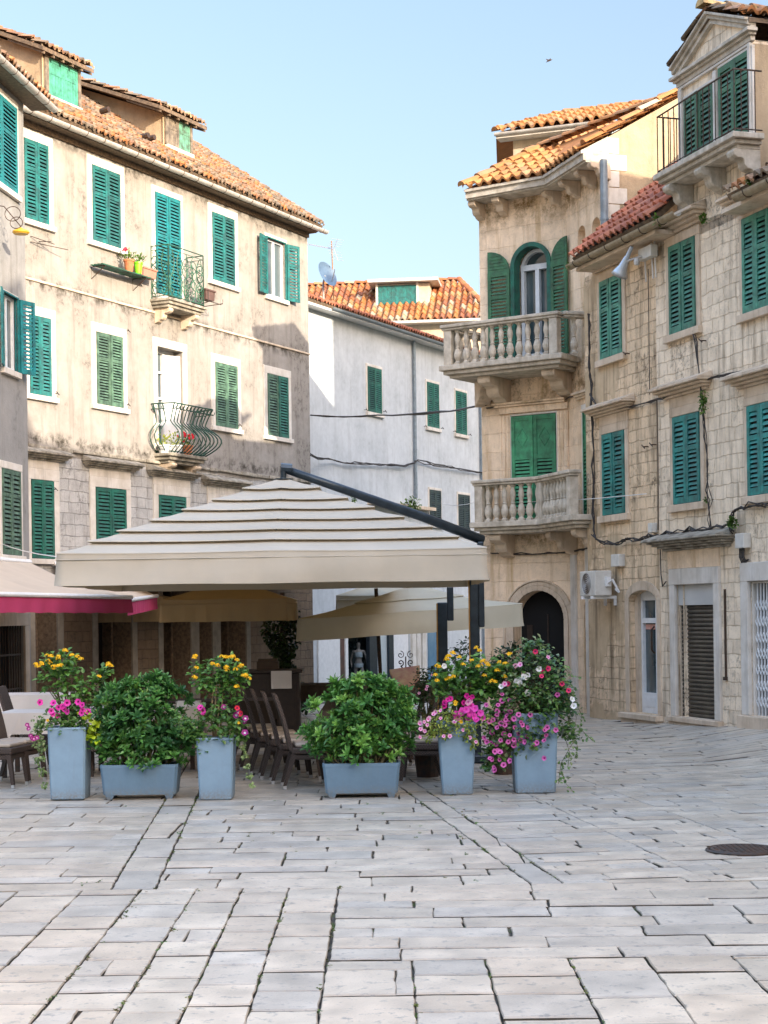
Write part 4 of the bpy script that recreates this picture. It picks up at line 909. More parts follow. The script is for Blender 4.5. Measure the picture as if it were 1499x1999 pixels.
# arch door mouldings
b=MB(T); b.box(ad[0],ad[1],-.75,-.27,-1,zd); o=b.build('arched_doorway',m_void,h); o['label']='large round arched doorway'
b=MB(T); e=.0
for r0,r1,p in ((rd,rd+.09,.05),(rd+.092,rd+.17,.035),(rd+.172,rd+.2,.06)):
    archring(b,T,adc,zds,r0,r1,-.05,p)
    b.fr=T; b.box(adc-r1,adc-r0,-.05,p,.45,zds); b.box(adc+r0,min(adc+r1,-.001),-.05,p,.45,zds)
b.box(adc-rd-.23,adc-rd,-.05,.08,-1,.447); b.box(adc+rd,-.005,-.05,.08,-1,.447); b.build('arch_moulding',m_trim2,o,bevel=.008)
b=MB(T); b.box(adc-.40,adc-.28,-.269,-.25,0,zds-.1); b.box(adc+.02,adc+.05,-.269,-.255,0,zds+.1); b.build('door_panel',m_darkwood,o)
b=MB(TR); b.box(.1,.3,-.01,.05,.45,3.0); b.box(.07,.33,-.01,.08,-1,.447); b.box(.72,.9,-.01,.04,-1,3.0); b.build('pilaster',m_trim,h,bevel=.008)
pipe(h,TR,1178,312,478,.14,.065,m_zincb)
# ================================================================ LOW STONE HOUSE
SE=R.px(1290,1300)[0]; SR5=R.px(1335,1300)[0]; SW=R.px(1150,1300)[0]
h=root('brown_stone_house','low brown stone house with sea green shutters, shop doors and red roof','house',(*g_,0))
zg=R.px(1220,465,.4)[1]; b=MB(R); zw=zg-.12
dA=hole(R,1229,1284,1152,1393,0,.2); dA=(dA[0],dA[1],dA[2],dA[3],.2)
wall(b,R,SW,SE,-1,zw,[dA]); wA=(dA[1]-dA[0])/2; cA=(dA[0]+dA[1])/2; spandrel(b,R,cA,dA[3]-.17,wA,dA[3],.2,12,ry=.17)
body(b,R,SW,SE,-1,zw,6,-.0); b.build('wall',m_right,h)
K=dict(pitch=.065,mid=.38,tmat=m_trim2)
window(h,R,1171,1213,541,697,m_rgr,sw=.12,cn=.2,cs=.06,cu=.03,cnmat=m_trim2,**K)
window(h,R,1176,1219,843,1005,m_teal3,sw=.12,cn=.14,cs=.10,cu=.16,cnmat=m_trim2,**K)
gutter(h,R,R.px(1112,528,.42)[0],R.px(1322,412,.42)[0],.42,zg,.08,m_tangut)
b=MB(R); s0=R.px(1118,528,.42)[0]; b.box(s0,SR5-.02,0,.36,zw-.01,zw+.05); b.build('eaves',m_trim2,h)
zr_=PF.px(1287,352)[1]; sr_=PF.px(1287,352)[0]; pr5=math.atan((zr_-zg-.1)/(sr_+.35+.42)); R5=4.3
U=Vector((-R.n[0]*cos(pr5),-R.n[1]*cos(pr5),sin(pr5)))
plane_roof(h,R.P(s0,.44,zg+.10),(*R.d,0),U,SR5-s0-.02,R5,m_roofn,cols=RED+[(.48,.16,.09)],w=.2,l=.34,seed=61,jit=.01)
b=MB(PF); k=math.tan(pr5); b.hexa([(-.1,.005,zg-.05),(3.4,.005,zg-.05+3.5*k),(3.4,.45,zg-.05+3.5*k),(-.1,.45,zg-.05),(-.1,.005,zg+.58),(3.4,.005,zg+.58+3.5*k),(3.4,.45,zg+.40+3.5*k),(-.1,.45,zg+.40)]) if False else b.prism([(.0,zg+.2),(3.2,zg+.2+3.2*k),(3.2,zg+.62+3.2*k),(.0,zg+.62)],.004,.03)
b.build('flashing',simple('blue grey roofing sheet',(.20,.33,.46),(.28,.36,.42),5,.6,.4,20),h)
# white glazed door in the arched recess
s0,s1,z0,z1,_=dA; b=MB(R); b.box(s0,s1,-.23,-.20,z0,z1); o=b.build('shop_door',m_glass,h); o['label']='narrow white glazed door in an arched stone recess'
b=MB(R); x0=s0+(s1-s0)*.12; xm=s0+(s1-s0)*.66; tr=z1-.52
for a,c in ((x0,x0+.06),(xm-.03,xm+.03),(s1-.04,s1)): b.box(a,c,-.20,-.15,z0,z1)
b.box(x0+.06,xm-.03,-.199,-.152,z0,z0+.32); b.box(xm+.03,s1-.04,-.199,-.152,z0,z0+.32); b.box(x0+.06,s1-.04,-.199,-.148,tr,tr+.08); b.box(x0+.06,s1-.04,-.199,-.152,z1-.16,z1)
for a,c in ((x0+.1,xm-.07),): b.box(a,c,-.152,-.145,z0+.1,z0+.25)
b.build('door_leaf',m_white,o)
b=MB(R); b.box(s0,x0,-.199,-.1,z0,z1); b.build('jamb',m_trim2,o)
b=MB(R); b.box(x0+.08,xm-.05,-.198,-.19,tr-.10,tr-.02); b.build('notice',simple('faded red notice',(.55,.17,.12),(.6,.4,.35),9,.6,0),o)
b=MB(R); b.tube([(xm-.05,-.14,z0+.95),(xm-.05,-.09,z0+1.0),(xm-.05,-.09,z0+1.32),(xm-.05,-.14,z0+1.37)],.017,6); b.build('door_handle',m_iron,o)
b=MB(R); b.box(s0-.13,s0,-.02,.02,z0,z1-.17); b.box(s1,s1+.12,-.02,.02,z0,z1-.17)
A=arcpts(cA,z1-.17,wA,0,pi,12,.17); B_=arcpts(cA,z1-.17,wA+.13,0,pi,12,.32)
for i in range(12): (a,c),(d,e),(f,g2),(i_,j_)=A[i],B_[i],B_[i+1],A[i+1]; b.hexa([(a,-.02,c),(d,-.02,e),(f,-.02,g2),(i_,-.02,j_),(a,.02,c),(d,.02,e),(f,.02,g2),(i_,.02,j_)])
b.build('door_surround',m_trim2,h,bevel=.006)
b=MB(R); b.box(s0-.18,s1+.16,-.2,.14,z0-.09,z0-.002); b.box(s0-.16,s1+.14,.0,.10,-.4,z0-.093); b.build('door_step',m_trim2,h,bevel=.012)
stay(h,R,[(1275,868),(1260,872),(1223,690),(1372,665)])
# ================================================================ PALE HOUSE WITH THE PEDIMENT DORMER
h=root('pale_stone_house','pale stone block house at right with pedimented dormer and iron balcony','house',R.P(SE,0,0))
S1=R.px(1452,360)[0]; S2=7.2; zE=R.px(1470,368,.4)[1]
dl,dr=R.px(1329,250)[0],R.px(1470,180)[0]; zpc=R.px(1400,118,.05)[1]; zfl=8.22
op=[(1336,1394,175,306),(1403,1466,113,280)]
b=MB(R); dB=hole(R,1322,1398,1140,1402,0,.1)
gt=hole(R,1466,1540,1133,1400,0,.18); gt=(gt[0],gt[1],gt[2],gt[3],.18)
wall(b,R,SE,S2,-1,zw,[gt,dB]); wall(b,R,SR5,S2,zw,zE-.1,[]); b.add([(SR5,0,zE-.1),(SR5,-6,zE-.1),(SR5,-6,zw-.3),(SR5,0,zw-.3)],[(0,1,2,3)]) if False else None

wall(b,R,dl,dr,zE-.1,zpc,[]); b.fr=R
apx,apz=R.px(1387,52,.0); pl,pz=R.px(1316,140,.05); 
b.poly([(dl-.02,0,zpc),(dr+.02,0,zpc),(dr+.02,0,zpc+.12),((dl+dr)/2,0,apz+.12),(dl-.02,0,zpc+.12)])
b.poly([(SR5,0,zE-.1),(dl,0,zE-.1),(dl,0,8.3),(SR5,0,8.3)]) if SR5<dl-.01 else None
# dormer flanks running back into the main roof
for s in (dl,dr): b.add([(s,0,zE-.1),(s,-5,zE-.1),(s,-5,zpc+.0),(s,0,zpc)],[(0,1,2,3)])
b.add([(SR5,0,zE-.1),(SR5,-6,zE-.1),(SR5,-6,-1),(SR5,0,-1)],[(0,1,2,3)]); b.add([(S2,0,zE-.1),(S2,-9,zE-.1),(S2,-9,-1),(S2,0,-1)],[(0,1,2,3)]); b.add([(SR5,-9,zE),(S2,-9,zE),(S2,-9,-1),(SE,-9,-1)],[(0,1,2,3)])
b.build('wall',m_gable,h)
b=MB(R); b.add([(dr+.004,.0,zE+.3),(dr+.004,-3,zE+1.6),(dr+.004,-3,zpc-.05),(dr+.004,0,zpc-.05)],[(0,1,2,3)]); b.build('dormer_flank',m_party,h)
# pediment
mid_=(dl+dr)/2; ov=.07; n_=.2
b=MB(R); 
for i,(p,za,zb_) in enumerate(((.05,-.02,.05),(.09,.052,.09),(.14,.092,.14))): b.box(dl-p*.8,dr+p*.8,-.02,p,zpc+za,zpc+zb_)
zt0=zpc+.14
for i,(p,t0,t1) in enumerate(((.07,.0,.07),(.11,.072,.13),(.16,.132,.17))):
    for sg in (-1,1):
        xe=(dl-ov) if sg<0 else (dr+ov); P=[(xe,zt0+t0-.03),(mid_,apz+t0),(mid_,apz+t1),(xe,zt0+t1-.03)]; b.prism(P if sg<0 else P[::-1],-.02,p+.001*sg)
ped=b.build('pediment',m_balst,h,bevel=.006)
b=MB(); sl_=Vector((0,0,apz+.2))-Vector((0,0,zt0+.16)); 
for sg,seed in ((-1,71),(1,72)):
    e=Vector(R.P(dl-ov-.04 if sg<0 else dr+ov+.04,.16,zt0+.17)); t_=Vector(R.P(mid_,.16,apz+.2)); Uq=(t_-e); tiles(b,e if sg>0 else e+Vector((R.n[0]*-4,R.n[1]*-4,0)),(-R.n[0],-R.n[1],0) if sg>0 else (R.n[0],R.n[1],0),Uq.normalized(),4,Uq.length,w=.2,l=.34,cols=OLD+[(.6,.42,.2)],seed=seed,jit=.02)
b.build('dormer_tiles',m_roof,h)
b=MB(R); q0=(dl-ov-.02,zt0+.13); q1=(mid_,apz+.17); q2=(dr+ov+.02,zt0+.13); b.prism([q0,(q0[0],q0[1]-.06),(mid_,apz+.06),(q2[0],q2[1]-.06),q2,q1],.10,-4.2); b.build('dormer_deck',m_wood,h)
b=MB(); t_=Vector(R.P(mid_,.2,apz+.22)); ridge(b,[t_,t_+Vector((-R.n[0]*4,-R.n[1]*4,0))],.12,OLD+[(.6,.42,.2)],9); b.build('ridge_tiles',m_roof,h)
# french shutters with pilasters
for i,(x0,x1,yt,yb) in enumerate(op):
    window(h,R,x0,x1,yt,yb,m_olive,m_trim,sw=.035,sill=0,pitch=.075,mid=.3)
b=MB(R); a,c=R.px(1333,250)[0],R.px(1468,180)[0]
zt_=R.px(1400,140)[1]+.02
b.box(dl,dl+.1,-.01,.05,zfl,zpc-.03); b.box(dr-.07,dr,-.01,.05,zfl,zpc-.03); mm=R.px(1399,200)[0]; b.box(mm-.05,mm+.05,-.01,.045,zfl,zt_); b.box(dl+.1,dr-.07,-.01,.048,zt_+.04,zpc-.03); b.build('door_surround',m_trim,h,bevel=.008)
# iron balcony
n=.42; a,c=R.px(1284,330,n)[0],R.px(1434,262,n)[0]; b=MB(R)
b.box(a-.05,c+.06,-.0,n+.06,zfl-.08,zfl); b.box(a,c,0,n,zfl-.14,zfl-.082); b.box(a+.06,c-.05,0,n-.07,zfl-.2,zfl-.142); o=b.build('balcony',m_balst,h,bevel=.012); o['label']='stone balcony with plain iron railing below the pediment'
for s in (a+.22,(a+c)/2+.05,c-.15): corbel(R,s,.2,.40,zfl-.2,.34,m_balst,o)
b=MB(R); zr=R.px(1284,228,n)[1]; k=13
b.tube([(a,0,zr),(a,n,zr),(c,n,zr),(c,0,zr)],.013,5); b.tube([(a,0,zfl+.05),(a,n,zfl+.05),(c,n,zfl+.05),(c,0,zfl+.05)],.010,4)
for i in range(k+1): s=a+(c-a)*i/k; b.tube([(s,n,zfl-.02),(s,n,zr)],.008,4)
for s in (a,c):
    for i in (1,2,3): b.tube([(s,n*i/4,zfl),(s,n*i/4,zr)],.008,4)
b.build('railing',m_iron,o)
K=dict(pitch=.065,mid=.36,tmat=m_trim2)
window(h,R,1449,1502,415,606,m_rgr,sw=.1,cn=.18,cs=.1,cu=.03,cnmat=m_trim2,**K); window(h,R,1459,1512,786,966,m_teal3,sw=.1,cn=.16,cs=.1,cu=.14,cnmat=m_trim2,**K)
gutter(h,R,R.px(1438,388,.42)[0],S2,.42,zE,.085,m_tangut); b=MB(R); b.box(S1,S2,0,.36,zE-.12,zE-.06); b.build('eaves',m_trim2,h)
pt=radians(28); U=Vector((-R.n[0]*cos(pt),-R.n[1]*cos(pt),sin(pt)))
plane_roof(h,R.P(dr+.02,.44,zE+.08),(*R.d,0),U,S2-dr,5.5,m_roof,cols=OLD,seed=73,jit=.015)
b=MB(); b.add([R.P(SR5,.0,zE),R.P(dl,.0,zE),R.P(dl,-5,zE+2.7),R.P(SR5,-5,zE+2.7)],[(0,1,2,3)],(.4,.2,.1),False); b.add([R.P(SR5,-5,zE+2.7),R.P(S2,-5,zE+2.9),R.P(S2,-9,zE),R.P(SR5,-9,zE)],[(0,1,2,3)],(.4,.2,.1),False); b.build('back_roof',m_roof,h)
# rolling shutter door
s0,s1,z0,z1,_=dB; zs=R.px(1360,1181,-.2)[1]
b=MB(R); k=26
for i in range(k): a=z0+(zs-z0)*i/k; c=z0+(zs-z0)*(i+1)/k; b.sprism([(-.11,a),(-.075,a+.004),(-.06,(a+c)/2),(-.075,c-.006),(-.11,c-.002)],s0+.03,s1)
o=b.build('roller_shutter',simple('dark slatted steel',(.085,.075,.06),(.05,.045,.038),5,.45,.1,40,.4,.3,(.2,.16,.12)),h)
b=MB(R); b.box(s0,s1,-.07,-.03,zs,z1-.0); b.build('shop_sign',simple('blank grey sign board',(.52,.52,.50),None,1,.5,0),h)
b=MB(R); b.box(s0-.16,s0,-.02,.045,z0,z1); b.box(s1,s1+.17,-.02,.045,z0,z1); b.box(s0-.16,s1+.17,-.02,.05,z1,z1+.24); b.build('door_surround',m_trim,h,bevel=.008)
b=MB(R); b.box(s0,s0+.03,-.10,-.05,z0,zs); b.build('jamb',m_trim2,h)
b=MB(R); b.box(s0-.22,s1+.2,-.14,.1,z0-.08,z0-.002); b.box(s0-.2,s1+.18,.0,.07,-.4,z0-.083); b.build('door_step',m_trim2,h,bevel=.012)
zz=R.px(1345,1072,.1)[1]; b=MB(R); cornice(b,R,R.px(1290,1060,.1)[0],R.px(1412,1055,.1)[0],zz,.17,.34,5); b.build('cornice',m_dirty,h,bevel=.01)
b=MB(R); a=R.px(1306,1090)[0]; c=R.px(1406,1090)[0]; b.box(a,c,-.01,.03,z1+.243,zz-.003); b.build('frieze',m_tower,h)
K=dict(pitch=.065,mid=.38,tmat=m_trim2)
window(h,R,1306,1357,470,647,m_rgr,sw=.12,cn=.2,cs=.05,cu=.02,cnmat=m_trim2,lab='upper window beside the end of the red roof',**K)
window(h,R,1314,1366,808,983,m_teal3,sw=.12,cn=.16,cs=.10,cu=.15,cnmat=m_trim2,**K)
# folding lattice gate
s0,s1,z0,z1,_=gt; b=MB(R); b.box(s0,s1,-.2,-.18,z0,z1); o=b.build('gate_opening',m_dark,h)
b=MB(R); k=12; w=(s1-s0)/k
for i in range(k+1): s=s0+w*i; b.box(s-.011,s+.011,-.08,-.06,z0,z1)
for i in range(k):
    s=s0+w*i
    for j in range(7):
        z=z0+.12+(z1-z0-.3)*j/7; hh=(z1-z0-.3)/7*.62; b.tube([(s,-.055,z),(s+w/2,-.058,z+hh/2),(s,-.055,z+hh)],.008,4); b.tube([(s+w,-.055,z),(s+w/2,-.058,z+hh/2),(s+w,-.055,z+hh)],.008,4)
g3=b.build('folding_gate',m_white,h); g3['label']='white folding lattice gate'
b=MB(R); b.box(s0-.2,s0,-.02,.05,z0,z1); b.box(s0-.2,s1+.2,-.02,.052,z1,z1+.26); b.box(s0,s0+.035,-.1,-.02,z0,z1); b.box(s0,s1,-.1,-.02,z1-.03,z1-.001); b.build('door_surround',m_trim,h,bevel=.008)
b=MB(R); b.box(s0-.22,s1+.2,-.18,.12,-.4,z0-.002); b.build('door_step',m_trim2,h,bevel=.012)
s,_=R.px(1418,1250); z0_=R.px(1418,1328)[1]; z1_=R.px(1418,1150)[1]; b=MB(R); b.box(s-.012,s+.012,.005,.03,z0_,z1_); b.box(s-.03,s+.03,.005,.05,z0_,z0_+.05); b.build('iron_bar',m_iron,h)
# ================================================================ UNSEEN HOUSES TO THE RIGHT AND BEHIND, SIZED TO CAST THE SHADE
LNX=1
def offhouse(name,lab,s0,s1,ze,zr,dep,mat,seed,fr=R):
    h=root(name,lab,'house',fr.P(s0,0,0)); b=MB(fr); hs=[]
    k=max(2,int((s1-s0)/2.4))
    wall(b,fr,s0,s1,-1,ze,[]); body(b,fr,s0,s1,-1,ze,dep)
    for s in (s0,s1): b.poly([(s,0,ze),(s,-dep,ze),(s,-dep/2,zr)])
    b.build('wall',mat,h)
    for i in range(k):
        for j in range(int((ze-1)/3)):
            s=s0+(s1-s0)*(i+.5)/k; z=1+3*j; w=MB(fr); w.box(s-.5,s+.5,-.02,.03,z-.1,z+1.6); o=w.build('window',m_trim,h); leaf(fr,s-.4,s-.003,.03,z,z+1.5).build('shutter',m_dkg,o); leaf(fr,s+.003,s+.4,.03,z,z+1.5).build('shutter',m_dkg,o)
    pt=math.atan((zr-ze)/(dep/2)); U=Vector((-fr.n[0]*cos(pt),-fr.n[1]*cos(pt),sin(pt)))
    plane_roof(h,fr.P(s0,.3,ze-.1),(*fr.d,0),U,s1-s0,hypot(dep/2+.3,zr-ze+.2),m_roof,cols=OLD,seed=seed,w=.3,l=.5)
    b=MB(); b.add([fr.P(s0,-dep/2,zr),fr.P(s1,-dep/2,zr),fr.P(s1,-dep-.3,ze-.1),fr.P(s0,-dep-.3,ze-.1)],[(0,1,2,3)],(.4,.2,.1),False); b.build('back_roof',m_roof,h)
offhouse('shade_house_side','plain unseen house beyond the lattice gate, sized to cast shade',7.3,12.2,9.9,11.6,8,m_gable,81)
offhouse('shade_house_broad','broad unseen house added on the right to cast shade',12.3,18.9,12.8,13.6,9,m_party,82)
offhouse('shade_house_slim','slim tall unseen house shaped to shadow the left houses',19,25,14.5,16.8,2.6,m_gable,86)
offhouse('shade_block_corner','long unseen block behind the viewer added to shade the paving',25.1,48,11,14,10,m_left,83)
BF=Fr((24,-18),(-1,-.05)); offhouse('shade_house_rear','unseen house closing the square, added to shade the paving',0,40,9,11.5,9,m_corner,84,BF)
def qp(q,p_): return (p_*.6+q*.8,-p_*.8+q*.6)
LA=Fr(qp(28,-20),(-.8,-.6)); offhouse('shade_house_lane','unseen house behind the pale stone house, shaped for its shadow',0.02,3.8,12.6,14.1,6,m_far,85,LA)
LB=Fr(qp(45,-20),(-.8,-.6)); offhouse('shade_block_lane','taller unseen block beyond the stone houses added to shade the lane',0,17,17,18.6,8,m_far,87,LB)
# ================================================================ PARASOLS
def umbrella(name,lab,cx,cy,rx,ry,zs,rs,val,mat,zapex,tiers=True,rot=0,seed=1,lift=None,valn=None):
    """square canopy in overlapping tiers; zs/rs lists: height and half size (fraction of rx) from top tier to rim"""
    h=root(name,lab,'parasol',(cx,cy,0)); rr=random.Random(seed); fr=Fr((cx,cy),(cos(rot),sin(rot))); 
    K=14
    def ringpt(f,z,i,side,sag=0):
        t_=-1+2*i/K; x,y=[(t_,-1),(1,t_),(-t_,1),(-1,-t_)][side]
        zz=z-sag*(abs(sin(pi*(t_+1)))); 
        if lift: zz+=lift(x*rx*f,y*ry*f)
        return (x*rx*f,-y*ry*f,zz)
    prev=(0.03,zapex)
    for k,(f,z) in enumerate(zip(rs,zs)):
        b=MB(fr); f0,z0=prev
        P=[]
        for (ff,zz,sg) in ((f0,z0,0 if k==0 else .008),((f0+f)/2,(z0+z)/2-.012,.01),(f,z,.012),(f+.003,z-.010 if tiers and k<len(rs)-1 else z-.01,.012)):
            for side in range(4):
                for i in range(K): P.append(ringpt(ff,zz,i,side,sg))
        m=4*K; F=[(r*m+i,r*m+(i+1)%m,(r+1)*m+(i+1)%m,(r+1)*m+i) for r in range(3) for i in range(m)]
        b.add(P,F); b.build('canopy',mat,h,smooth=False)
        prev=(f-.035 if k<len(rs)-1 else f,z-.014)
    # valance with soft folds
    b=MB(fr); z=zs[-1]; f=rs[-1]; M_=48; P=[]
    rows=5
    for r in range(rows+1):
        for side in range(4):
            for i in range(M_):
                t_=-1+2*i/M_; x,y=[(t_,-1),(1,t_),(-t_,1),(-1,-t_)][side]; g_=r/rows
                w=.010*g_*sin(i*.9+side*2+seed)+.006*g_*sin(i*2.3+seed)+.02*sin(g_*3+t_*3)*g_; e=1+.012*g_; 
                ox,oy=[(0,-w),(w,0),(0,w),(-w,0)][side]; zz=z-.01-val*g_+.004*g_*sin(i*.35+seed)
                if lift: zz+=lift(x*rx*f,y*ry*f)
                P.append((x*rx*f*e+ox,-(y*ry*f*e+oy),zz-.012*abs(sin(pi*(t_+1)))*(1-g_)))
    m=4*M_; b.add(P,[(r*m+i,r*m+(i+1)%m,(r+1)*m+(i+1)%m,(r+1)*m+i) for r in range(rows) for i in range(m)]); b.build('valance',mat,h,smooth=True)
    if not lift:
        c=MB(fr); q=f*1.004; c.tube([(x*rx*q,-y*ry*q,z-.075) for x,y in ((-1,-1),(0,-1),(1,-1),(1,1),(-1,1),(-1,-1))],.006,4); c.build('hem',mat,h)
    b=MB(fr)                                  # ribs
    for sx in (-1,0,1):
        for sy in (-1,0,1):
            if sx or sy:
                zz=zs[-1]-.05+(lift(sx*rx,sy*ry) if lift else 0); c=MB(fr); c.tube([(0,0,zapex-.1),(sx*rx*.97,-sy*ry*.97,zz)],.014,5); c.build('rib',m_metal,h)
    c=MB(fr); c.lathe(0,0,zapex-.2,[(.05,0),(.06,.03),(.06,.15),(.03,.24)],10); c.lathe(0,0,zapex,[(.11,0),(.11,.012),(.04,.02)],12); c.build('hub',m_metal,h)
    return h,fr
Yc=19.5; A0=at(543,937,Yc); rx=2.2
rs=[x/2.22 for x in (.44,.76,1.06,1.38,1.68,1.95,2.22)]; zs=[3.245,3.10,2.975,2.845,2.72,2.60,2.47]
A0.x=-1.14
h,fr=umbrella('cantilever_parasol','large beige cantilever parasol with seven overlapping cloth tiers over the cafe tables',A0.x,Yc,2.2,2.2,zs,rs,.33,m_canopy,3.36,seed=3)
mastp=at(927,1100,20.6); X0,Y0=A0.x,Yc
b=MB(); e=at(932,1046,20.6); b.tube([(X0,-0+Y0,3.3),(X0,Y0,3.52)],.035,8,None,False) ; b.tube([(X0-.03,Y0,3.50),(X0+.1,Y0+.02,3.49)],.055,8,None,False)
b.build('hanger',m_metal,h)
b=MB(); a=Vector((X0,Y0,3.49)); b.tube([a,a+(e-a)*.3,a+(e-a)*.7,e+Vector((.06,.02,-.05))],[.045,.052,.058,.062],12,None,False); b.build('arm',m_metal,h,smooth=True)
mx,my=mastp.x,20.6
b=MB(); b.box(mx-.075,mx+.045,-my-.06,-my+.06,.05,2.62); b.build('mast',m_metal,h,bevel=.012)
b=MB(); b.box(mx+.03,mx+.105,-my-.05,-my+.08,1.62,2.66); b.build('crank_box',m_metal,h,bevel=.015)
b=MB(); b.box(mx-.088,mx-.074,-my+.03,-my+.062,.3,2.3); b.build('brass_strip',m_gold,h)
b=MB(); b.box(mx-.45,mx+.45,-my-.45,-my+.45,.0,.10); b.build('base_plate',m_metal,h,bevel=.02)
# parasol 2: lower, further back, seen from below under the first one
def beh(name,lab,x0,x1,yv0,yv1,Y,dep,mat,seed,rise=.55,slope=0,**k):
    a=at(x0,yv0,Y); c=at(x1,yv0,Y); zt=a.z; zb=at((x0+x1)/2,yv1,Y).z; cx=(a.x+c.x)/2; rx=(c.x-a.x)/2
    lf=(lambda x,y:slope*x) if slope else None
    return umbrella(name,lab,cx,Y+dep/2,rx,dep/2,[zt+rise*.5,zt],[.5,1],zt-zb,mat,zt+rise,False,0,seed,lift=lf)
beh('backlit_brown_parasol','beige parasol hanging low behind the big front parasol at left',312,560,1170,1212,24.2,2.9,m_cloth_backlit,5,.35)
beh('rear_left_parasol','small low beige parasol behind the crimson awning valance',140,318,1168,1214,38.2,2.4,m_cloth_backlit,6,.35)
beh('lit_parasol','pale parasol whose front edge shows under the big parasol at right',656,880,1162,1192,27,3.4,m_canopy2,7,.4)
h4,f4=beh('cream_parasol','cream parasol with drooping front edge in front of the lane shops',580,1020,1196,1236,25.2,3.2,m_canopy2,8,.38,slope=.055)
p=at(746,1300,26.5); b=MB(); b.tube([(p.x,26.5,0),(p.x-.08,26.5,2.2)],.03,8,None,False); b.build('pole',m_iron,h4)
for lab,cx_,cy_,z_,r_u in (('unseen rear centre parasol added to darken the cafe tables',-1.9,24.6,2.62,2.1),('farther unseen parasol added to darken the long house doors',-2.6,29.4,2.75,2.1)):
    umbrella('unseen_shade_parasol',lab,cx_,cy_,r_u,r_u,[z_+.2,z_],[.5,1],.3,m_cloth_backlit,z_+.5,False,0,int(cx_*-10))  # unseen parasols added to darken the cafe below
# second mast standing before the cream parasol
p=at(864,1200,22.5); r_m=root('parasol_mast','dark parasol mast with brass strip left of the main mast','parasol mast',(p.x,22.5,0))
b=MB(); b.box(p.x-.07,p.x+.06,-22.56,-22.44,.0,at(864,1176,22.5).z); b.build('mast',m_metal,r_m,bevel=.01)
b=MB(); b.box(p.x+.06,p.x+.145,-22.56,-22.44,at(864,1212,22.5).z,at(864,1146,22.5).z); b.build('crank_box',m_metal,r_m,bevel=.012)
b=MB(); b.box(p.x-.085,p.x-.069,-22.47,-22.435,.3,at(864,1178,22.5).z); b.build('brass_strip',m_gold,r_m)
b=MB(); b.box(p.x-.4,p.x+.4,-22.9,-22.1,0,.08); b.build('base_plate',m_metal,r_m)
# ================================================================ AWNINGS
def awning(lab,P0,P1,Q0,Q1,seed):
    """P: wall line points, Q: front bar points"""
    h=root('awning',lab,'awning',((P0.x+P1.x)/2,(P0.y+P1.y)/2,0),'awnings on the left houses')
    b=MB(); k=24; m=8; V=[]
    for i in range(k+1):
        for j in range(m+1):
            a=P0.lerp(P1,i/k); c=Q0.lerp(Q1,i/k); q=a.lerp(c,j/m); V.append((q.x,q.y,q.z-.10*sin(pi*j/m)+.012*sin(i*1.7)))
    b.add(V,[(i*(m+1)+j,i*(m+1)+j+1,(i+1)*(m+1)+j+1,(i+1)*(m+1)+j) for i in range(k) for j in range(m)],None,False); b.build('cloth',m_awn,h)
    b=MB(); b.tube([Q0,Q1],.04,8,None,False); b.build('front_bar',m_white,h)
    b=MB(); V=[]; k=90; t_=(Q1-Q0).normalized(); nn=Vector((t_.y,-t_.x,0))
    for i in range(k+1):
        for j in range(5):
            q=Q0.lerp(Q1,i/k); w=.02*(j/4)*sin(i*1.05+seed)+.01*sin(i*2.6)*(j/4); V.append(q+nn*w+Vector((0,0,-.03-.26*j/4-.006*sin(i*1.05))))
    b.add(V,[(i*5+j,i*5+j+1,(i+1)*5+j+1,(i+1)*5+j) for i in range(k) for j in range(4)],None,False); b.build('valance',m_pink,h,smooth=True)
    b=MB(); 
    for u in (.12,.88): b.tube([P0.lerp(P1,u)-Vector((0,0,.35)),Q0.lerp(Q1,u)-Vector((0,0,.03))],.018,6,None,False)
    b.build('arm',m_metal,h)
    b=MB(); b.tube([P0,P1],.06,8,None,False); b.build('roller_case',m_white,h)
def V3(t): return Vector(t)
s1=-.15; pz=L0.px(58,1098,.03)[1]
Q1=at(257,1166,31.2); q0=at(0,1160,26.6); Q0=Q1+(q0-Q1)*1.9
awning('sand coloured awning with crimson valance reaching out from the left edge',V3(L0.P(-11,.05,pz)),V3(L0.P(s1,.05,pz)),Q0,Q1,1)
a0,_=L.px(150,1120,.03)
Q2=at(250,1172,32.5); Q3=at(307,1163,37.5); awning('short awning with crimson valance seen end on beside the big parasol',V3(L.P(L.px(100,1100)[0],.05,2.95)),V3(L.P(L.px(222,1120)[0],.05,2.95)),Q2,Q3,4)
Q4=at(260,1118,36.5); Q4=V3(L.P(2.0,2.4,2.84)); Q5=V3(L.P(10.5,2.4,2.84)); awning('long unseen sand awning added to darken the long house front',V3(L.P(2.0,.05,3.0)),V3(L.P(10.5,.05,3.0)),Q4,Q5,7)  # unseen awning added to deepen the shade on the ground floor
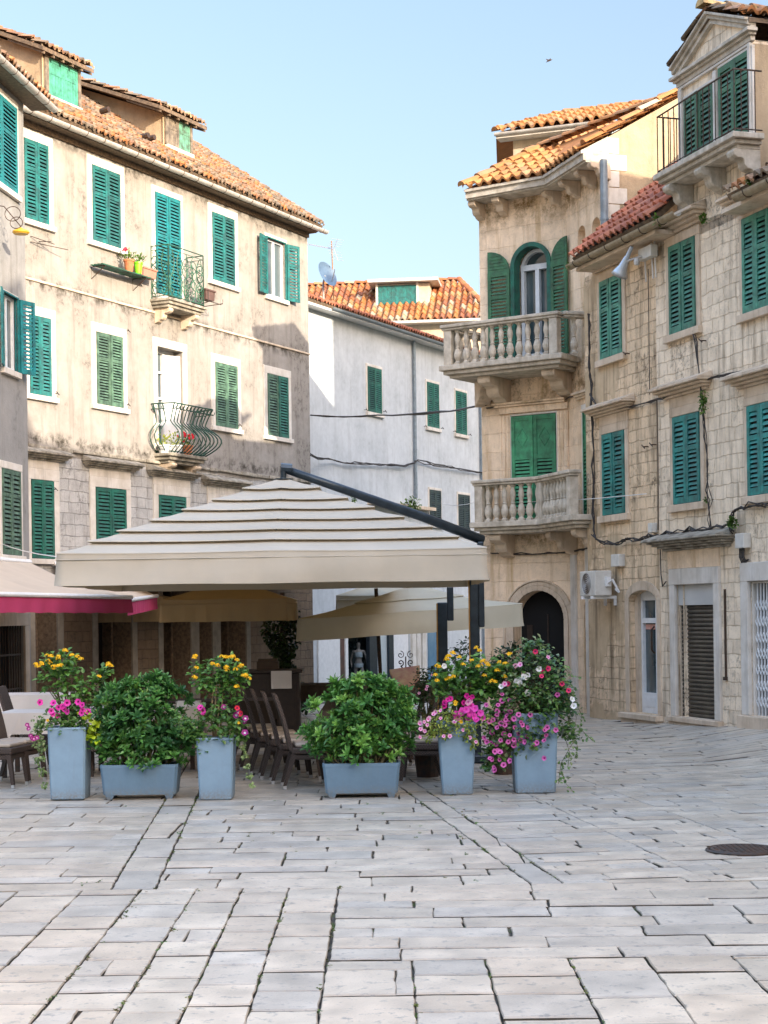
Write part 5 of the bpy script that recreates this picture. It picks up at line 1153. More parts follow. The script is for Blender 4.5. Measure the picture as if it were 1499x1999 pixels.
# ================================================================ PLANTERS
YP=16.45
def tallpot(lab,x0,x1,xb0,xb1,yt,yb,dy=0,col=None):
    X0,Yg=ground((xb0+xb1)/2,yb); Y=Yg; wt=(x1-x0)/3300*Y; wb=(xb1-xb0)/3300*Y; ht=(yb-yt)/3300*Y; cx=X0; cxt=at((x0+x1)/2,yt,Y).x
    cx=(cx+cxt)/2
    h=root('tall_planter',lab,'planter',(cx,Y+wb/2,0),'blue grey tapered planters'); b=MB(); yc=Y+wb/2; P=[];F=[]
    prof=[(wb/2-.012,0),(wb/2,.012),(wt/2-.004,ht-.03),(wt/2,ht-.015),(wt/2-.006,ht),(wt/2-.03,ht),(wt/2-.035,ht-.05)]
    for r,z in prof:
        for sx,sy in ((-1,-1),(1,-1),(1,1),(-1,1)):
            e=min(.02,r*.1)
            for q in ((0,1) if sx*sy>0 else (1,0)):
                P.append((cx+sx*(r-(e if q else 0)),yc+sy*(r-(0 if q else e)),z))
    m=8
    for j in range(len(prof)-1):
        for i in range(m): F.append((j*m+i,j*m+(i+1)%m,(j+1)*m+(i+1)%m,(j+1)*m+i))
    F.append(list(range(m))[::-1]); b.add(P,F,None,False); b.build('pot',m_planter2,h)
    b=MB(); b.poly([(cx-wt*.45,yc-wt*.45,ht-.05),(cx+wt*.45,yc-wt*.45,ht-.05),(cx+wt*.45,yc+wt*.45,ht-.05),(cx-wt*.45,yc+wt*.45,ht-.05)],None,False); b.build('soil',m_soil,h)
    return Vector((cx,yc,ht)),wt
def boxpot(lab,x0,x1,yt,yb):
    X0,Y=ground((x0+x1)/2,yb); w=(x1-x0)/3300*Y; ht=(yb-yt)/3300*Y; d=.36; h=root('box_planter',lab,'planter',(X0,Y+d/2,0),'blue grey box planters'); b=MB(); yc=Y+d/2; P=[];F=[]
    prof=[(1,.045,.92),(1,.06,.93),(1,ht-.04,.99),(1,ht-.03,1.0),(1,ht,1.0),(1,ht,.955),(1,ht-.07,.95)]
    for _,z,f in prof:
        for sx,sy in ((-1,-1),(1,-1),(1,1),(-1,1)):
            for q in ((0,1) if sx*sy>0 else (1,0)):
                e=.025; rx_,ry_=w/2*f if f>.96 or z<.1 or True else w/2*f, d/2*f; P.append((X0+sx*(rx_-(e if q else 0)),yc+sy*(ry_-(0 if q else e)),z))
    m=8
    for j in range(len(prof)-1):
        for i in range(m): F.append((j*m+i,j*m+(i+1)%m,(j+1)*m+(i+1)%m,(j+1)*m+i))
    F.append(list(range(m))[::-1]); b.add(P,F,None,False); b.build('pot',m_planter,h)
    for sx in (-1,1):
        b=MB(); xa=X0+sx*w*.44; xb=X0+sx*w*.32; a,c=min(xa,xb),max(xa,xb); ta=.02
        b.hexa([(a+ta,yc-d*.43,.0),(c-ta,yc-d*.43,.0),(c-ta,yc+d*.43,.0),(a+ta,yc+d*.43,.0),(a,yc-d*.455,.05),(c,yc-d*.455,.05),(c,yc+d*.455,.05),(a,yc+d*.455,.05)],None,False); b.build('foot',m_planter,h)
    b=MB(); b.poly([(X0-w*.47,yc-d*.46,ht-.06),(X0+w*.47,yc-d*.46,ht-.06),(X0+w*.47,yc+d*.46,ht-.06),(X0-w*.47,yc+d*.46,ht-.06)],None,False); b.build('soil',m_soil,h)
    return Vector((X0,yc,ht)),w
p1,w1=tallpot('tall tapered blue planter at the left end of the row under yellow lantana',90,166,100,167,1420,1562)
p2,w2=boxpot('low blue box planter between the two left tall planters',195,348,1493,1561)
p3,w3=tallpot('tall tapered blue planter right of the first box planter',383,457,388,452,1440,1562)
p4,w4=boxpot('low blue box planter in the middle of the row below the lighter bush',630,782,1490,1558)
p5,w5=tallpot('tall tapered blue planter under magenta begonias and yellow lantana',853,930,864,923,1410,1552)
p6,w6=tallpot('widest tapered blue planter at the right end under the petunia cascade',1001,1092,1005,1083,1392,1549)
# ================================================================ PLANTS
def lf(b,p,d,up,L_,w,c,fold=.25):
    d=d.normalized(); s=d.cross(up)
    if s.length<.01: s=d.orthogonal()
    s.normalize(); u=s.cross(d)
    m=p+d*L_*.5; k=.75
    b.add([p,m-s*w/2*1.0+u*w*fold+d*L_*.02,m-u*w*.02,m+s*w/2+u*w*fold+d*L_*.02,p+d*L_*.8-s*w*.34+u*w*fold*.3-u*L_*.03,p+d*L_-u*L_*.10,p+d*L_*.8+s*w*.34+u*w*fold*.3-u*L_*.03],[(0,2,1),(0,3,2),(1,2,5,4),(2,3,6,5)],c,False)
def rv(r,k=1): return Vector((r.gauss(0,k),r.gauss(0,k),r.gauss(0,k)))
def shade(c,r,a=.7,b=1.3): k=r.uniform(a,b); return tuple(x*k for x in c)
def rosette(b,p,ax,r,L_,w,cols,n=9,open_=1.0,c=None):
    ax=ax.normalized(); o=ax.orthogonal().normalized(); q=ax.cross(o); c0=c or r.choice(cols); a0=r.uniform(0,6)
    for i in range(n):
        a=a0+i*2.4; e=(.25+.75*(i/n))*open_; d=(o*cos(a)+q*sin(a))*sin(e*1.35)+ax*cos(e*1.35); lf(b,p-ax*.02*(i/n),d+rv(r,.08),ax,L_*r.uniform(.75,1.1)*(.6+.4*i/n),w,shade(c0,r,.8,1.2),.2)
def bush(name,lab,c,rx,ry,zb,zt,r,n,blobs):
    """blobs: (px x, px y, radius px) lobes of the outline"""
    h=root(name,lab,'bush',(c.x,c.y,zb),'glossy evergreen bushes in box planters'); b=MB(); st=MB()
    cols=[(.06,.18,.042),(.045,.14,.036),(.085,.24,.05),(.05,.16,.05),(.11,.29,.06)] if 'dark' in lab else [(.085,.24,.05),(.06,.19,.045),(.12,.31,.06),(.07,.21,.055),(.18,.38,.07)]
    for x,y,R_,k in blobs:
        o=at(x,y,c.y+r.uniform(-.06,.06)); rr_=R_/3300*c.y
        for i in range(k):
            d=rv(r).normalized(); q=rr_*(r.random()**.45); p=o+Vector((d.x*q,d.y*min(q,.26),d.z*q*.95))
            if p.z<zb+.02: continue
            ax=Vector(((p.x-c.x)*.8+r.gauss(0,.15),(p.y-c.y)*1.2-.12+r.gauss(0,.15),.35+r.gauss(0,.15)))
            lo=1.25 if r.random()<.25 else 1
            cc=(.16,.32,.06) if (r.random()<.12 and d.z>0) else None
            rosette(b,p,ax,r,.105*lo,.032,cols,r.randint(7,10),c=cc)
            if i%9==0: st.tube([Vector((c.x+(p.x-c.x)*.35+r.gauss(0,.03),c.y+r.gauss(0,.05),zb-.05)),(Vector((c.x+(p.x-c.x)*.7,c.y,(zb+p.z)/2))),p],[.007,.005,.003],4,None,False)
    b.build('leaves',m_leaf,h); st.build('stem',m_stem,h)
r=random.Random(21)
bush('evergreen_bush','dense dark green bush filling the left box planter',p2,.4,.2,p2.z-.05,1.1,r,0,[(230,1385,48,70),(290,1370,45,70),(262,1420,60,95),(215,1430,42,60),(330,1420,50,75),(245,1350,28,26),(310,1345,28,24),(310,1323,14,6),(348,1352,13,6),(280,1460,60,70),(220,1465,38,35),(340,1462,38,35),(200,1358,14,7),(370,1430,25,22),(268,1336,10,9),(292,1331,9,8),(228,1352,10,8),(330,1342,10,7),(320,1330,8,5),(250,1332,7,5),(365,1365,9,5),(190,1375,9,5)])
bush('evergreen_bush','lighter green bush with loose left shoots filling the middle box planter',p4,.4,.2,p4.z-.05,1.1,r,0,[(690,1370,48,75),(745,1375,48,75),(715,1420,62,100),(650,1425,42,60),(775,1415,42,60),(665,1355,25,22),(745,1345,30,25),(785,1350,12,5),(790,1380,20,14),(700,1460,62,75),(645,1465,36,36),(770,1455,34,34),(608,1432,20,14),(612,1378,12,8),(607,1458,18,9),(655,1335,12,5),(672,1340,9,7),(700,1331,9,8),(733,1331,9,8),(764,1340,9,6),(803,1372,9,5),(800,1402,10,6),(718,1326,7,4),(640,1362,9,5)])
def lantana_head(b,p,r,rad=.026,col=(.88,.52,.012)):
    for i in range(20):
        d=rv(r); d.z=abs(d.z)*.8+.1; d.y-=.3; d.normalize(); q=p+d*rad*Vector((1,1,.6)).length/1.5; s=d.orthogonal().normalized(); t_=d.cross(s); c=shade(col,r,.8,1.15); k=rad*.38
        b.add([q+s*k,q+t_*k,q-s*k,q-t_*k],[(0,1,2,3)],c,False)
def petal5(b,p,d,rad,c,c2,r,star=None):
    d=d.normalized(); s=d.orthogonal().normalized(); t_=d.cross(s); P=[p-d*rad*.45]; n=10
    for ring,(rr_,dd) in enumerate(((.38,-.12),(1.0,.06))):
        for i in range(n):
            a=2*pi*i/n; q=rad*rr_*(1+(.10 if i%2 else -.06)*(ring)); P.append(p+(s*cos(a)+t_*sin(a))*q+d*rad*(dd+(.08*(i%2) if ring else 0)))
    b.add(P,[(0,1+i,1+(i+1)%n) for i in range(n)],c2,False)
    for i in range(n): b.add([P[1+i],P[1+(i+1)%n],P[11+(i+1)%n],P[11+i]],[(0,1,2,3)],star if (star and i%2) else shade(c,r,.9,1.1),False)
def leafy(name,lab,cat,root_p,lobes,Y,r,cols,L_,w,flowers=(),group=None,stems=True,ydep=.16,droop=0,fl_mat=None,branch=None):
    """plant made of leaf lobes given by centre and radius, with branches back to the pot"""
    h=root(name,lab,cat,root_p,group); b=MB(); st=MB()
    for x,y,R_,k in lobes:
        o=at(x,y,Y); rr_=R_/3300*Y
        for i in range(k):
            d=rv(r).normalized(); q=rr_*(r.random()**.5); p=o+Vector((d.x*q,d.y*min(q,ydep),d.z*q)); dd=Vector(((p.x-root_p.x)*.6+r.gauss(0,.5),-.35+r.gauss(0,.5),.1-droop+r.gauss(0,.35)))
            lf(b,p,dd,Vector((0,-.4,1)),L_*r.uniform(.7,1.15),w*r.uniform(.8,1.1),shade(r.choice(cols),r,.75,1.25),.18)
        if stems:
            for _ in range(max(1,int(k/28))):
                e=o+Vector((r.gauss(0,rr_*.5),r.gauss(0,.04),r.gauss(0,rr_*.4))); m=(root_p+e)/2+Vector((r.gauss(0,.03),r.gauss(0,.03),.05)); st.tube([root_p+Vector((r.gauss(0,.04),r.gauss(0,.04),-.04)),m,e],[.008,.006,.003],4,None,False)
    b.build('leaves',m_leaf,h)
    if stems: st.build('stem',m_stem,h)
    return h
LC=[(.10,.23,.045),(.07,.18,.04),(.13,.29,.055)]
def heads(h,pts,Y,r,rad=.026,nm='flower_head'):
    for x,y in pts:
        b=MB(); 
        for q in range(1 if r.random()<.5 else 2): lantana_head(b,at(x+r.gauss(0,3)*q,y+r.gauss(0,2.5)*q,Y-.16+r.gauss(0,.03)),r,rad)
        b.build(nm,m_petal,h)
P1=p1
h=leafy('lantana','yellow lantana shrub rising from the leftmost tall planter','flowering plant',p1,[(118,1310,32,120),(100,1300,26,60),(140,1300,24,70),(135,1345,30,110),(155,1370,26,70),(170,1340,20,45),(190,1325,20,50),(205,1312,12,22),(85,1325,12,16),(125,1285,20,40),(90,1345,12,10)],p1.y,r,LC,.075,.045,group='yellow lantanas')
heads(h,[(128,1272),(140,1280),(92,1281),(100,1282),(114,1283),(70,1298),(82,1298),(98,1296),(151,1283),(158,1287),(104,1306),(110,1301),(119,1300),(211,1300),(217,1302),(193,1322),(75,1302)],p1.y,r)
h=leafy('lantana','yellow lantana with a pale bare stem in the second tall planter','flowering plant',p3+Vector((0,0,0)),[(420,1320,36,130),(440,1305,28,80),(455,1330,26,80),(400,1335,22,60),(385,1305,14,26),(382,1325,13,24),(430,1350,30,70),(465,1310,18,35),(475,1325,12,20),(455,1368,14,25)],p3.y,r,LC,.07,.042,group='yellow lantanas',stems=False)
b=MB()
for k in range(4): q=p3+Vector((.0+.02*k-.03,0,0)); b.tube([q,q+Vector((.015*k-.02,0,.2)),at(418+6*k,1318,p3.y)],[.011,.009,.004],5,None,False)
b.build('stem',simple('pale bark',(.35,.27,.15),(.25,.19,.1),20,.8,.3),h)
heads(h,[(381,1281),(383,1305),(381,1324),(415,1297),(425,1300),(433,1283),(440,1284),(455,1285),(462,1290),(440,1305),(443,1310),(460,1308),(468,1303),(475,1320),(486,1326),(462,1341),(450,1284),(478,1322)],p3.y,r)
h=leafy('lantana','broad yellow lantana before the parasol masts','flowering plant',p5,[(880,1320,34,110),(920,1310,38,130),(905,1345,40,140),(950,1320,34,100),(975,1305,26,60),(860,1345,22,50),(940,1350,30,90),(960,1335,25,50)],p5.y,r,LC,.085,.055,group='yellow lantanas')
heads(h,[(883,1275),(936,1271),(930,1266),(874,1283),(871,1289),(896,1284),(920,1290),(950,1296),(953,1300),(944,1291),(858,1303),(850,1319),(853,1330),(877,1325),(885,1322),(945,1320),(970,1310),(960,1330),(966,1332),(985,1297),(975,1294),(889,1372),(995,1277),(985,1322),(904,1298),(938,1300)],p5.y,r)
# petunias and begonias round the stems
PG=[(.085,.19,.04),(.06,.15,.035),(.12,.24,.05)]
def blooms(h,pts,Y,r,rad,c,c2,star=None,nm='flower'):
    for x,y in pts:
        b=MB(); petal5(b,at(x,y,Y-.20+r.gauss(0,.03)),Vector((r.gauss(0,.35),-1,.25+r.gauss(0,.25))),rad*r.uniform(.85,1.15),c,c2,r,star); b.build(nm,m_petal,h)
MAG=(.78,.05,.42); PNK=(.72,.16,.48); DK=(.25,.01,.12); LP=(.80,.42,.62); WH=(.8,.8,.82); RED_=(.75,.03,.06); PUR=(.35,.03,.22)
h=leafy('impatiens','magenta impatiens over the rim of the leftmost tall planter','flowering plant',p1,[(110,1400,24,80),(140,1398,28,90),(160,1412,18,50),(85,1415,16,40),(125,1415,30,70)],p1.y-.1,r,PG,.06,.034,stems=False)
blooms(h,[(78,1371),(104,1372),(114,1381),(122,1379),(131,1372),(160,1376),(161,1386),(159,1392),(100,1388),(103,1394),(113,1397),(131,1389),(152,1370),(125,1384),(172,1389)],p1.y,r,.030,MAG,DK); blooms(h,[(93,1406)],p1.y,r,.016,(.85,.5,.02),(.6,.3,.01))
h=leafy('trailing_vine','variegated vine hanging down the left side of the leftmost planter','trailing plant',p1+Vector((-.2,0,0)),[(78,1410,16,60),(72,1435,15,50),(80,1455,14,50),(78,1480,12,40),(83,1505,11,26),(88,1530,7,14),(75,1425,14,20)],p1.y-.1,r,[(.14,.22,.07),(.25,.32,.14),(.09,.16,.04)],.04,.026,droop=.7,stems=False)
blooms(h,[(63,1441),(56,1422),(53,1415),(66,1442),(60,1436),(72,1440)],p1.y,r,.022,PUR,LP)
h=leafy('sweet_potato_vine','lime green sweet potato vine beside the leftmost planter','trailing plant',p1+Vector((.18,0,0)),[(172,1395,14,20),(180,1410,14,18),(172,1430,12,16),(182,1442,14,18),(190,1435,9,8)],p1.y-.12,r,[(.38,.50,.02),(.30,.42,.02)],.075,.05,droop=.4,stems=False)
h=leafy('petunia','leafy green petunia spilling from the second tall planter','flowering plant',p3,[(400,1400,26,90),(430,1400,30,110),(460,1410,26,90),(380,1420,22,60),(395,1440,22,60),(440,1432,26,60),(465,1432,20,60),(395,1465,9,14),(360,1425,16,30),(350,1400,14,20)],p3.y-.12,r,PG,.06,.042,stems=False,droop=.2)
blooms(h,[(395,1387),(391,1381),(396,1390)],p3.y,r,.034,MAG,DK); blooms(h,[(463,1382),(470,1393)],p3.y,r,.03,RED_,DK); blooms(h,[(437,1380),(461,1396),(479,1402),(477,1408),(478,1430),(466,1391)],p3.y,r,.03,PUR,WH); blooms(h,[(466,1411)],p3.y,r,.014,(.85,.5,.02),(.6,.3,.01))
h=leafy('trailing_vine','thin variegated vine dangling right of the second tall planter','trailing plant',p3+Vector((.2,0,0)),[(470,1440,12,34),(476,1458,9,24),(478,1475,8,20),(482,1495,8,20),(487,1515,7,18),(492,1530,5,10)],p3.y-.08,r,[(.30,.40,.16),(.16,.25,.08)],.035,.028,droop=.6,stems=False)
h=leafy('begonia','lime leaved plant with magenta begonias over the fifth planter','flowering plant',p5,[(865,1400,24,110),(850,1425,16,90),(890,1410,26,140),(870,1430,14,80),(918,1440,14,80),(915,1420,20,110),(835,1440,12,28),(840,1410,18,40),(925,1455,8,16),(945,1405,18,40)],p5.y-.2,r,[(.26,.34,.05),(.16,.26,.05),(.34,.40,.07)],.045,.022,stems=False,droop=.3)
blooms(h,[(892,1395),(903,1388),(910,1385),(918,1393),(922,1390),(927,1383),(914,1402),(893,1401),(930,1405),(938,1392),(942,1402),(920,1378),(926,1399),(900,1392)],p5.y-.05,r,.036,(.80,.08,.50),MAG)
blooms(h,[(868,1372),(874,1366),(879,1364),(867,1378),(916,1363),(911,1358),(922,1360),(905,1372)],p5.y,r,.026,(.70,.02,.30),DK); blooms(h,[(918,1368),(914,1371)],p5.y-.05,r,.03,LP,PNK)
blooms(h,[(828,1409),(820,1412),(838,1401),(850,1390),(860,1387),(860,1402),(821,1423),(829,1427),(820,1439),(887,1409),(836,1404),(904,1425),(866,1437),(878,1437),(917,1440),(929,1448),(846,1394),(834,1415)],p5.y-.1,r,.022,LP,MAG); blooms(h,[(900,1409),(889,1374)],p5.y-.1,r,.018,(.85,.5,.02),(.6,.3,.01))
h=leafy('petunia_cascade','huge petunia cascade with pink, white and red flowers over the right planter','flowering plant',p6,[(1040,1285,38,221),(1010,1310,34,187),(1070,1310,38,221),(1020,1350,44,289),(1070,1360,48,340),(1100,1345,26,136),(990,1350,34,170),(985,1390,36,204),(1010,1420,40,238),(960,1400,26,136),(970,1440,32,187),(1040,1440,36,187),(1060,1400,44,255),(960,1470,22,119),(1005,1455,22,102),(952,1495,12,44),(975,1490,16,51),(1100,1380,26,153),(1105,1425,20,102),(1030,1262,16,44),(1050,1252,10,17)],p6.y-.17,r,PG+[(.05,.12,.05),(.20,.26,.12)],.055,.038,stems=True,ydep=.24,droop=.15)
q_=random.Random(9)
pk=[(1040+q_.gauss(0,1)*0,0)][:0]
for x,y in [(980,1355),(980,1368),(995,1367),(971,1388),(987,1388),(996,1389),(989,1396),(987,1405),(1003,1403),(972,1376),(955,1408),(962,1405),(968,1407),(978,1412),(985,1415),(990,1422),(970,1420),(960,1430),(983,1432),(977,1445),(950,1448),(958,1450),(968,1452),(992,1448),(1003,1444),(1004,1447),(1016,1445),(1024,1448),(1005,1420),(1020,1415),(1017,1410),(1030,1420),(1028,1438),(966,1467),(972,1465),(976,1468),(956,1480),(960,1482),(975,1483),(995,1485),(964,1498),(965,1503),(983,1493),(949,1376),(1035,1395),(1045,1452),(1003,1455),(1063,1425),(1066,1435),(1068,1420),(1085,1425),(1062,1445),(1048,1450),(940,1402),(945,1440),(1012,1395),(995,1435),(1088,1356),(1062,1480),(970,1395),(992,1410),(1012,1432)]:
    b=MB(); petal5(b,at(x,y,p6.y-.30+q_.gauss(0,.04)),Vector((q_.gauss(0,.4)-.2,-1,.15+q_.gauss(0,.3))),.026*q_.uniform(.8,1.15),PNK,DK,q_); b.build('pink_flower',m_petal,h)
blooms(h,[(1008,1330),(1015,1325),(1022,1321),(1030,1318),(1026,1322),(1015,1333),(1030,1352),(1052,1306),(867,1300),(1117,1365),(1120,1378),(1012,1328),(978,1340)],p6.y-.1,r,.028,WH,(.6,.65,.55),nm='white_flower'); blooms(h,[(1006,1299),(1015,1297),(985,1335),(1070,1283)],p6.y-.12,r,.026,LP,MAG,nm='pale_flower')
blooms(h,[(1045,1272),(992,1335),(1070,1305),(1060,1312),(1057,1320),(1097,1335),(1110,1348)],p6.y-.12,r,.026,(.75,.04,.15),DK,nm='red_flower')
b=MB(); q2=random.Random(8)
for st_ in [[(1100,1340),(1125,1400),(1120,1440),(1150,1445)],[(1105,1380),(1118,1450),(1095,1490),(1090,1530)],[(1110,1400),(1140,1430),(1158,1447)],[(1095,1500),(1105,1530),(1118,1545)],[(1090,1290),(1115,1320),(1135,1322)],[(1115,1420),(1128,1460),(1122,1480)],[(1050,1260),(1068,1258),(1072,1272)],[(1100,1430),(1112,1470),(1108,1500)],[(1118,1360),(1135,1395),(1132,1430)]]:
    P=[at(x,y,p6.y-.15+q2.gauss(0,.05)) for x,y in st_]; b.tube(P,.003,4,(.12,.15,.04),False)
    for a,c in zip(P,P[1:]):
        for k in range(max(2,int((c-a).length/.022))):
            o=a.lerp(c,q2.random()); lf(b,o+rv(q2,.012),Vector((q2.gauss(.3,.6),-.3,-.5+q2.gauss(0,.4))),Vector((0,-.4,1)),.04*q2.uniform(.7,1.2),.027,shade(q2.choice(PG+[(.2,.27,.1)]),q2),.15)
b.build('trailing_shoots',m_leaf,h)
# dark potted shrubs behind the masts
DG=[(.02,.05,.015),(.03,.07,.02),(.015,.035,.012)]
for nm,lab,x,y,R_,k,Y in (('potted_shrub','dark shrub with a few lilac flowers left of the masts',835,1335,34,260,18.6),('potted_shrub','dark leafy shrub behind the lantana and the petunias',985,1285,26,200,18.8),('potted_shrub','narrow dark shrub behind the second mast',900,1275,26,120,22.0)):
    g2=at(x,1500,Y); rp=Vector((g2.x,Y,.55)); h=leafy(nm,lab,'shrub',rp,[(x,y,R_,k),(x-R_*.4,y+R_*.9,R_,k//2),(x+R_*.6,y-R_*.7,R_*.6,k//3)],Y,r,DG,.06,.03); b=MB(); b.lathe(g2.x,-Y,0,[(.12,0),(.17,.4),(.18,.5),(.16,.5)],14); b.build('pot',m_iron,h)
    if x==835: blooms(h,[(834,1340),(832,1345),(818,1353),(844,1318)],Y,r,.018,LP,PUR)
# ivy covered pole and dark plants
p=at(553,1300,30); h=root('ivy_column','dark ivy climbing a post between the cafe tables','climbing plant',(p.x,30,0)); b=MB(); b.tube([(p.x,30,0),(p.x,30,2.2)],.05,8,None,False); b.build('post',m_iron,h)
b=MB(); r3=random.Random(4)
for i in range(1500):
    z=r3.uniform(.1,1.9); w=.22+.10*sin(z*5)+(.25 if z<.9 else 0)*(1-z)+.02; o=Vector((p.x+r3.uniform(-w,w),30+r3.uniform(-.25,.25),z)); lf(b,o,Vector((r3.gauss(0,.6),-.6,-.3+r3.gauss(0,.4))),Vector((0,-.4,1)),.09,.07,shade(r3.choice(DG),r3,.5,1.2))
b.build('leaves',m_leaf,h)
# hanging and wall plants
def tuft(lab,x,y,fr,R_,k,cols,L_=.06,droop=.2,off=.1,name='wall_plant',yy=1.0):
    s,z=fr.px(x,y,off); o=Vector(fr.P(s,off,z)); h=root(name,lab,'plant',o); b=MB(); rr_=R_*o.y/3300
    for i in range(k):
        d=rv(r3).normalized()*rr_*r3.random()**.5; lf(b,o+Vector((d.x,d.y*.6,d.z*yy)),Vector((r3.gauss(0,.6),-.5,.2-droop+r3.gauss(0,.4))),Vector((0,-.3,1)),L_*r3.uniform(.6,1.2),L_*.5,shade(r3.choice(cols),r3),.15)
    b.build('leaves',m_leaf,h); return h
FG=[(.10,.20,.03),(.07,.15,.02),(.14,.24,.04)]
tuft('green plant growing on the lane terrace behind the parasol arm',803,990,M,20,170,FG,.14,0,.5); tuft('small weed plant peeping over the parasol arm further left',692,975,M,8,40,FG,.1,0,.5)
tuft('weed growing on the cornice end of the upper stone window',1374,429,R,8,50,FG,.07,0,.25); h=tuft('weed hanging down the cables beside the teal shutters',1372,785,R,8,120,FG,.06,.5,.12,yy=3.2)
tuft('weed growing among the cables over the shop door',1428,1020,R,11,90,FG,.07,0,.15); tuft('grass tuft in the gutter of the red roof',1283,430,R,9,40,FG,.08,0,.45); tuft('tiny weed at the end of the red roof gutter',1112,521,R,5,18,FG,.07,0,.45)
tuft('tiny weed on the wall below the teal shutters',1378,977,R,4,14,FG,.06,.2,.06); tuft('weed on the eaves beside the pediment dormer',1462,352,R,9,50,FG,.07,.1,.45)
# ================================================================ CAFE FURNITURE
def chair0():
    h=root('wicker_chair','x','chair',(0,0,0),'brown wicker cafe chairs'); 
    b=MB(); b.box(-.23,.23,-.22,.24,.36,.43); b.box(-.21,.21,-.20,.22,.30,.357); b.build('seat',m_wick,h,bevel=.015)
    b=MB(); k=6; V=[]
    for i in range(k+1):
        t_=i/k; z=.40+.58*t_; y=-.21-.10*t_-.06*t_*t_; V.append((y,z))
    for (ya,za),(yb,zb_) in zip(V,V[1:]): b.hexa([(-.22,ya-.035,za),(.22,ya-.035,za),(.22,ya,za),(-.22,ya,za),(-.22,yb-.035,zb_),(.22,yb-.035,zb_),(.22,yb,zb_),(-.22,yb,zb_)])
    b.build('backrest',m_wick,h)
    for sx in (-1,1):
        for sy,dy in ((-.2,-.10),(.2,.04)):
            b=MB(); x=sx*.195; b.hexa([(x-.018,sy+dy-.018,.035),(x+.018,sy+dy-.018,.035),(x+.018,sy+dy+.018,.035),(x-.018,sy+dy+.018,.035),(x-.026,sy-.026,.36),(x+.026,sy-.026,.36),(x+.026,sy+.026,.36),(x-.026,sy+.026,.36)]); lg=b.build('leg',m_wick,h)
            b=MB(); b.box(x-.017,x+.017,sy+dy-.017,sy+dy+.017,0,.034); b.build('foot',m_alu,lg)
    b=MB(); P=[]
    b.box(-.21,.21,-.19,.22,.432,.475); b.build('cushion',m_cush,h,bevel=.018)
    return h
ch=chair0(); used=False
def chair(x,y,rz,lab):
    global used
    o=ch if not used else copytree(ch); used=True; o.location=(x,y,0); o.rotation_euler=(0,0,rz); o['label']=lab
# MB y is stored as -n : chair back is at +y in world (n negative is away)
def cp(px_,Y): return at(px_,1400,Y).x
for i in range(6):
    chair(cp(607,17.6)-.16*i,17.7+.56*i,radians(97),'side on wicker chair beside the middle bush, number %s in its row'%['one','two','three','four','five','six'][i])
for i in range(5):
    chair(cp(828,17.9)-.10*i,18.0+.56*i,radians(-95),'wicker chair with beige cushion behind the fifth planter, %s in its row'%['first','second','third','fourth','fifth'][i])
chair(cp(28,18.6),18.7,radians(75),'wicker chair with beige seat left of the first planter, the complete one'); chair(cp(-12,18),18.2,radians(80),'wicker chair cut off by the left edge of the picture'); chair(cp(60,20.5),20.6,radians(90),'wicker chair standing behind the left chairs in shade')
chair(cp(188,19.0),19.1,radians(-90),'wicker chair half hidden between the first planter and its bush'); chair(cp(360,19.2),19.3,radians(95),'wicker chair behind the left bush near the second tall planter')
m_dkcloth=fabric('shade darkened tablecloth',(.06,.045,.035),(.05,.04,.03),.05)  # cloth darkened to paint in the shade under the parasols
def table(lab,x,y,lx,ly,cloth='white',col=None):
    h=root('cafe_table',lab+' table with dark legs','table',(x,y,0),'cafe tables'); b=MB(Fr((x,y),(1,0))); b.box(-lx/2,lx/2,-ly/2,ly/2,.70,.73); b.build('tabletop',m_wood,h)
    for sx in (-1,1):
        for sy in (-1,1): c=MB(Fr((x,y),(1,0))); c.box(sx*(lx/2-.06)-.025,sx*(lx/2-.06)+.025,sy*(ly/2-.06)-.025,sy*(ly/2-.06)+.025,0,.70); c.build('leg',m_iron,h)
    b=MB(Fr((x,y),(1,0))); n=12; P=[]; ex,ey=lx/2+.01,ly/2+.01
    pts=[(-ex+2*ex*i/n,-ey) for i in range(n)]+[(ex,-ey+2*ey*i/n) for i in range(n)]+[(ex-2*ex*i/n,ey) for i in range(n)]+[(-ex,ey-2*ey*i/n) for i in range(n)]
    for i,(u,v) in enumerate(pts): P.append((u,v,.735))
    for i,(u,v) in enumerate(pts): 
        w=1+.03*sin(i*1.3); drop=.24+(.14 if i%n<2 or i%n>n-2 else 0)*1; P.append((u*w*1.03,v*w*1.03,.735-drop))
    m=len(pts); b.add(P,[list(range(m))]+[(i,(i+1)%m,m+(i+1)%m,m+i) for i in range(m)]); o=b.build('tablecloth',m_cloth if cloth=='white' else m_dkcloth,h if False else None,smooth=False); tag(o,cloth+' cloth over the '+lab+' table','tablecloth','cafe tablecloths')
table('left edge',cp(100,19.4),19.5,1.1,.8); table('left bush',cp(280,20),20.2,1.3,.8); table('centre row',cp(700,19.5),20.6,.8,4.2,'brown'); table('second planter',cp(420,21),21.5,1.4,.8,'brown'); table('far left',cp(40,23.5),24,1.4,.9); table('distant middle',cp(610,25),26,1.2,.9,'brown'); table('right rear',cp(780,23),25.4,1.2,.9,'brown')
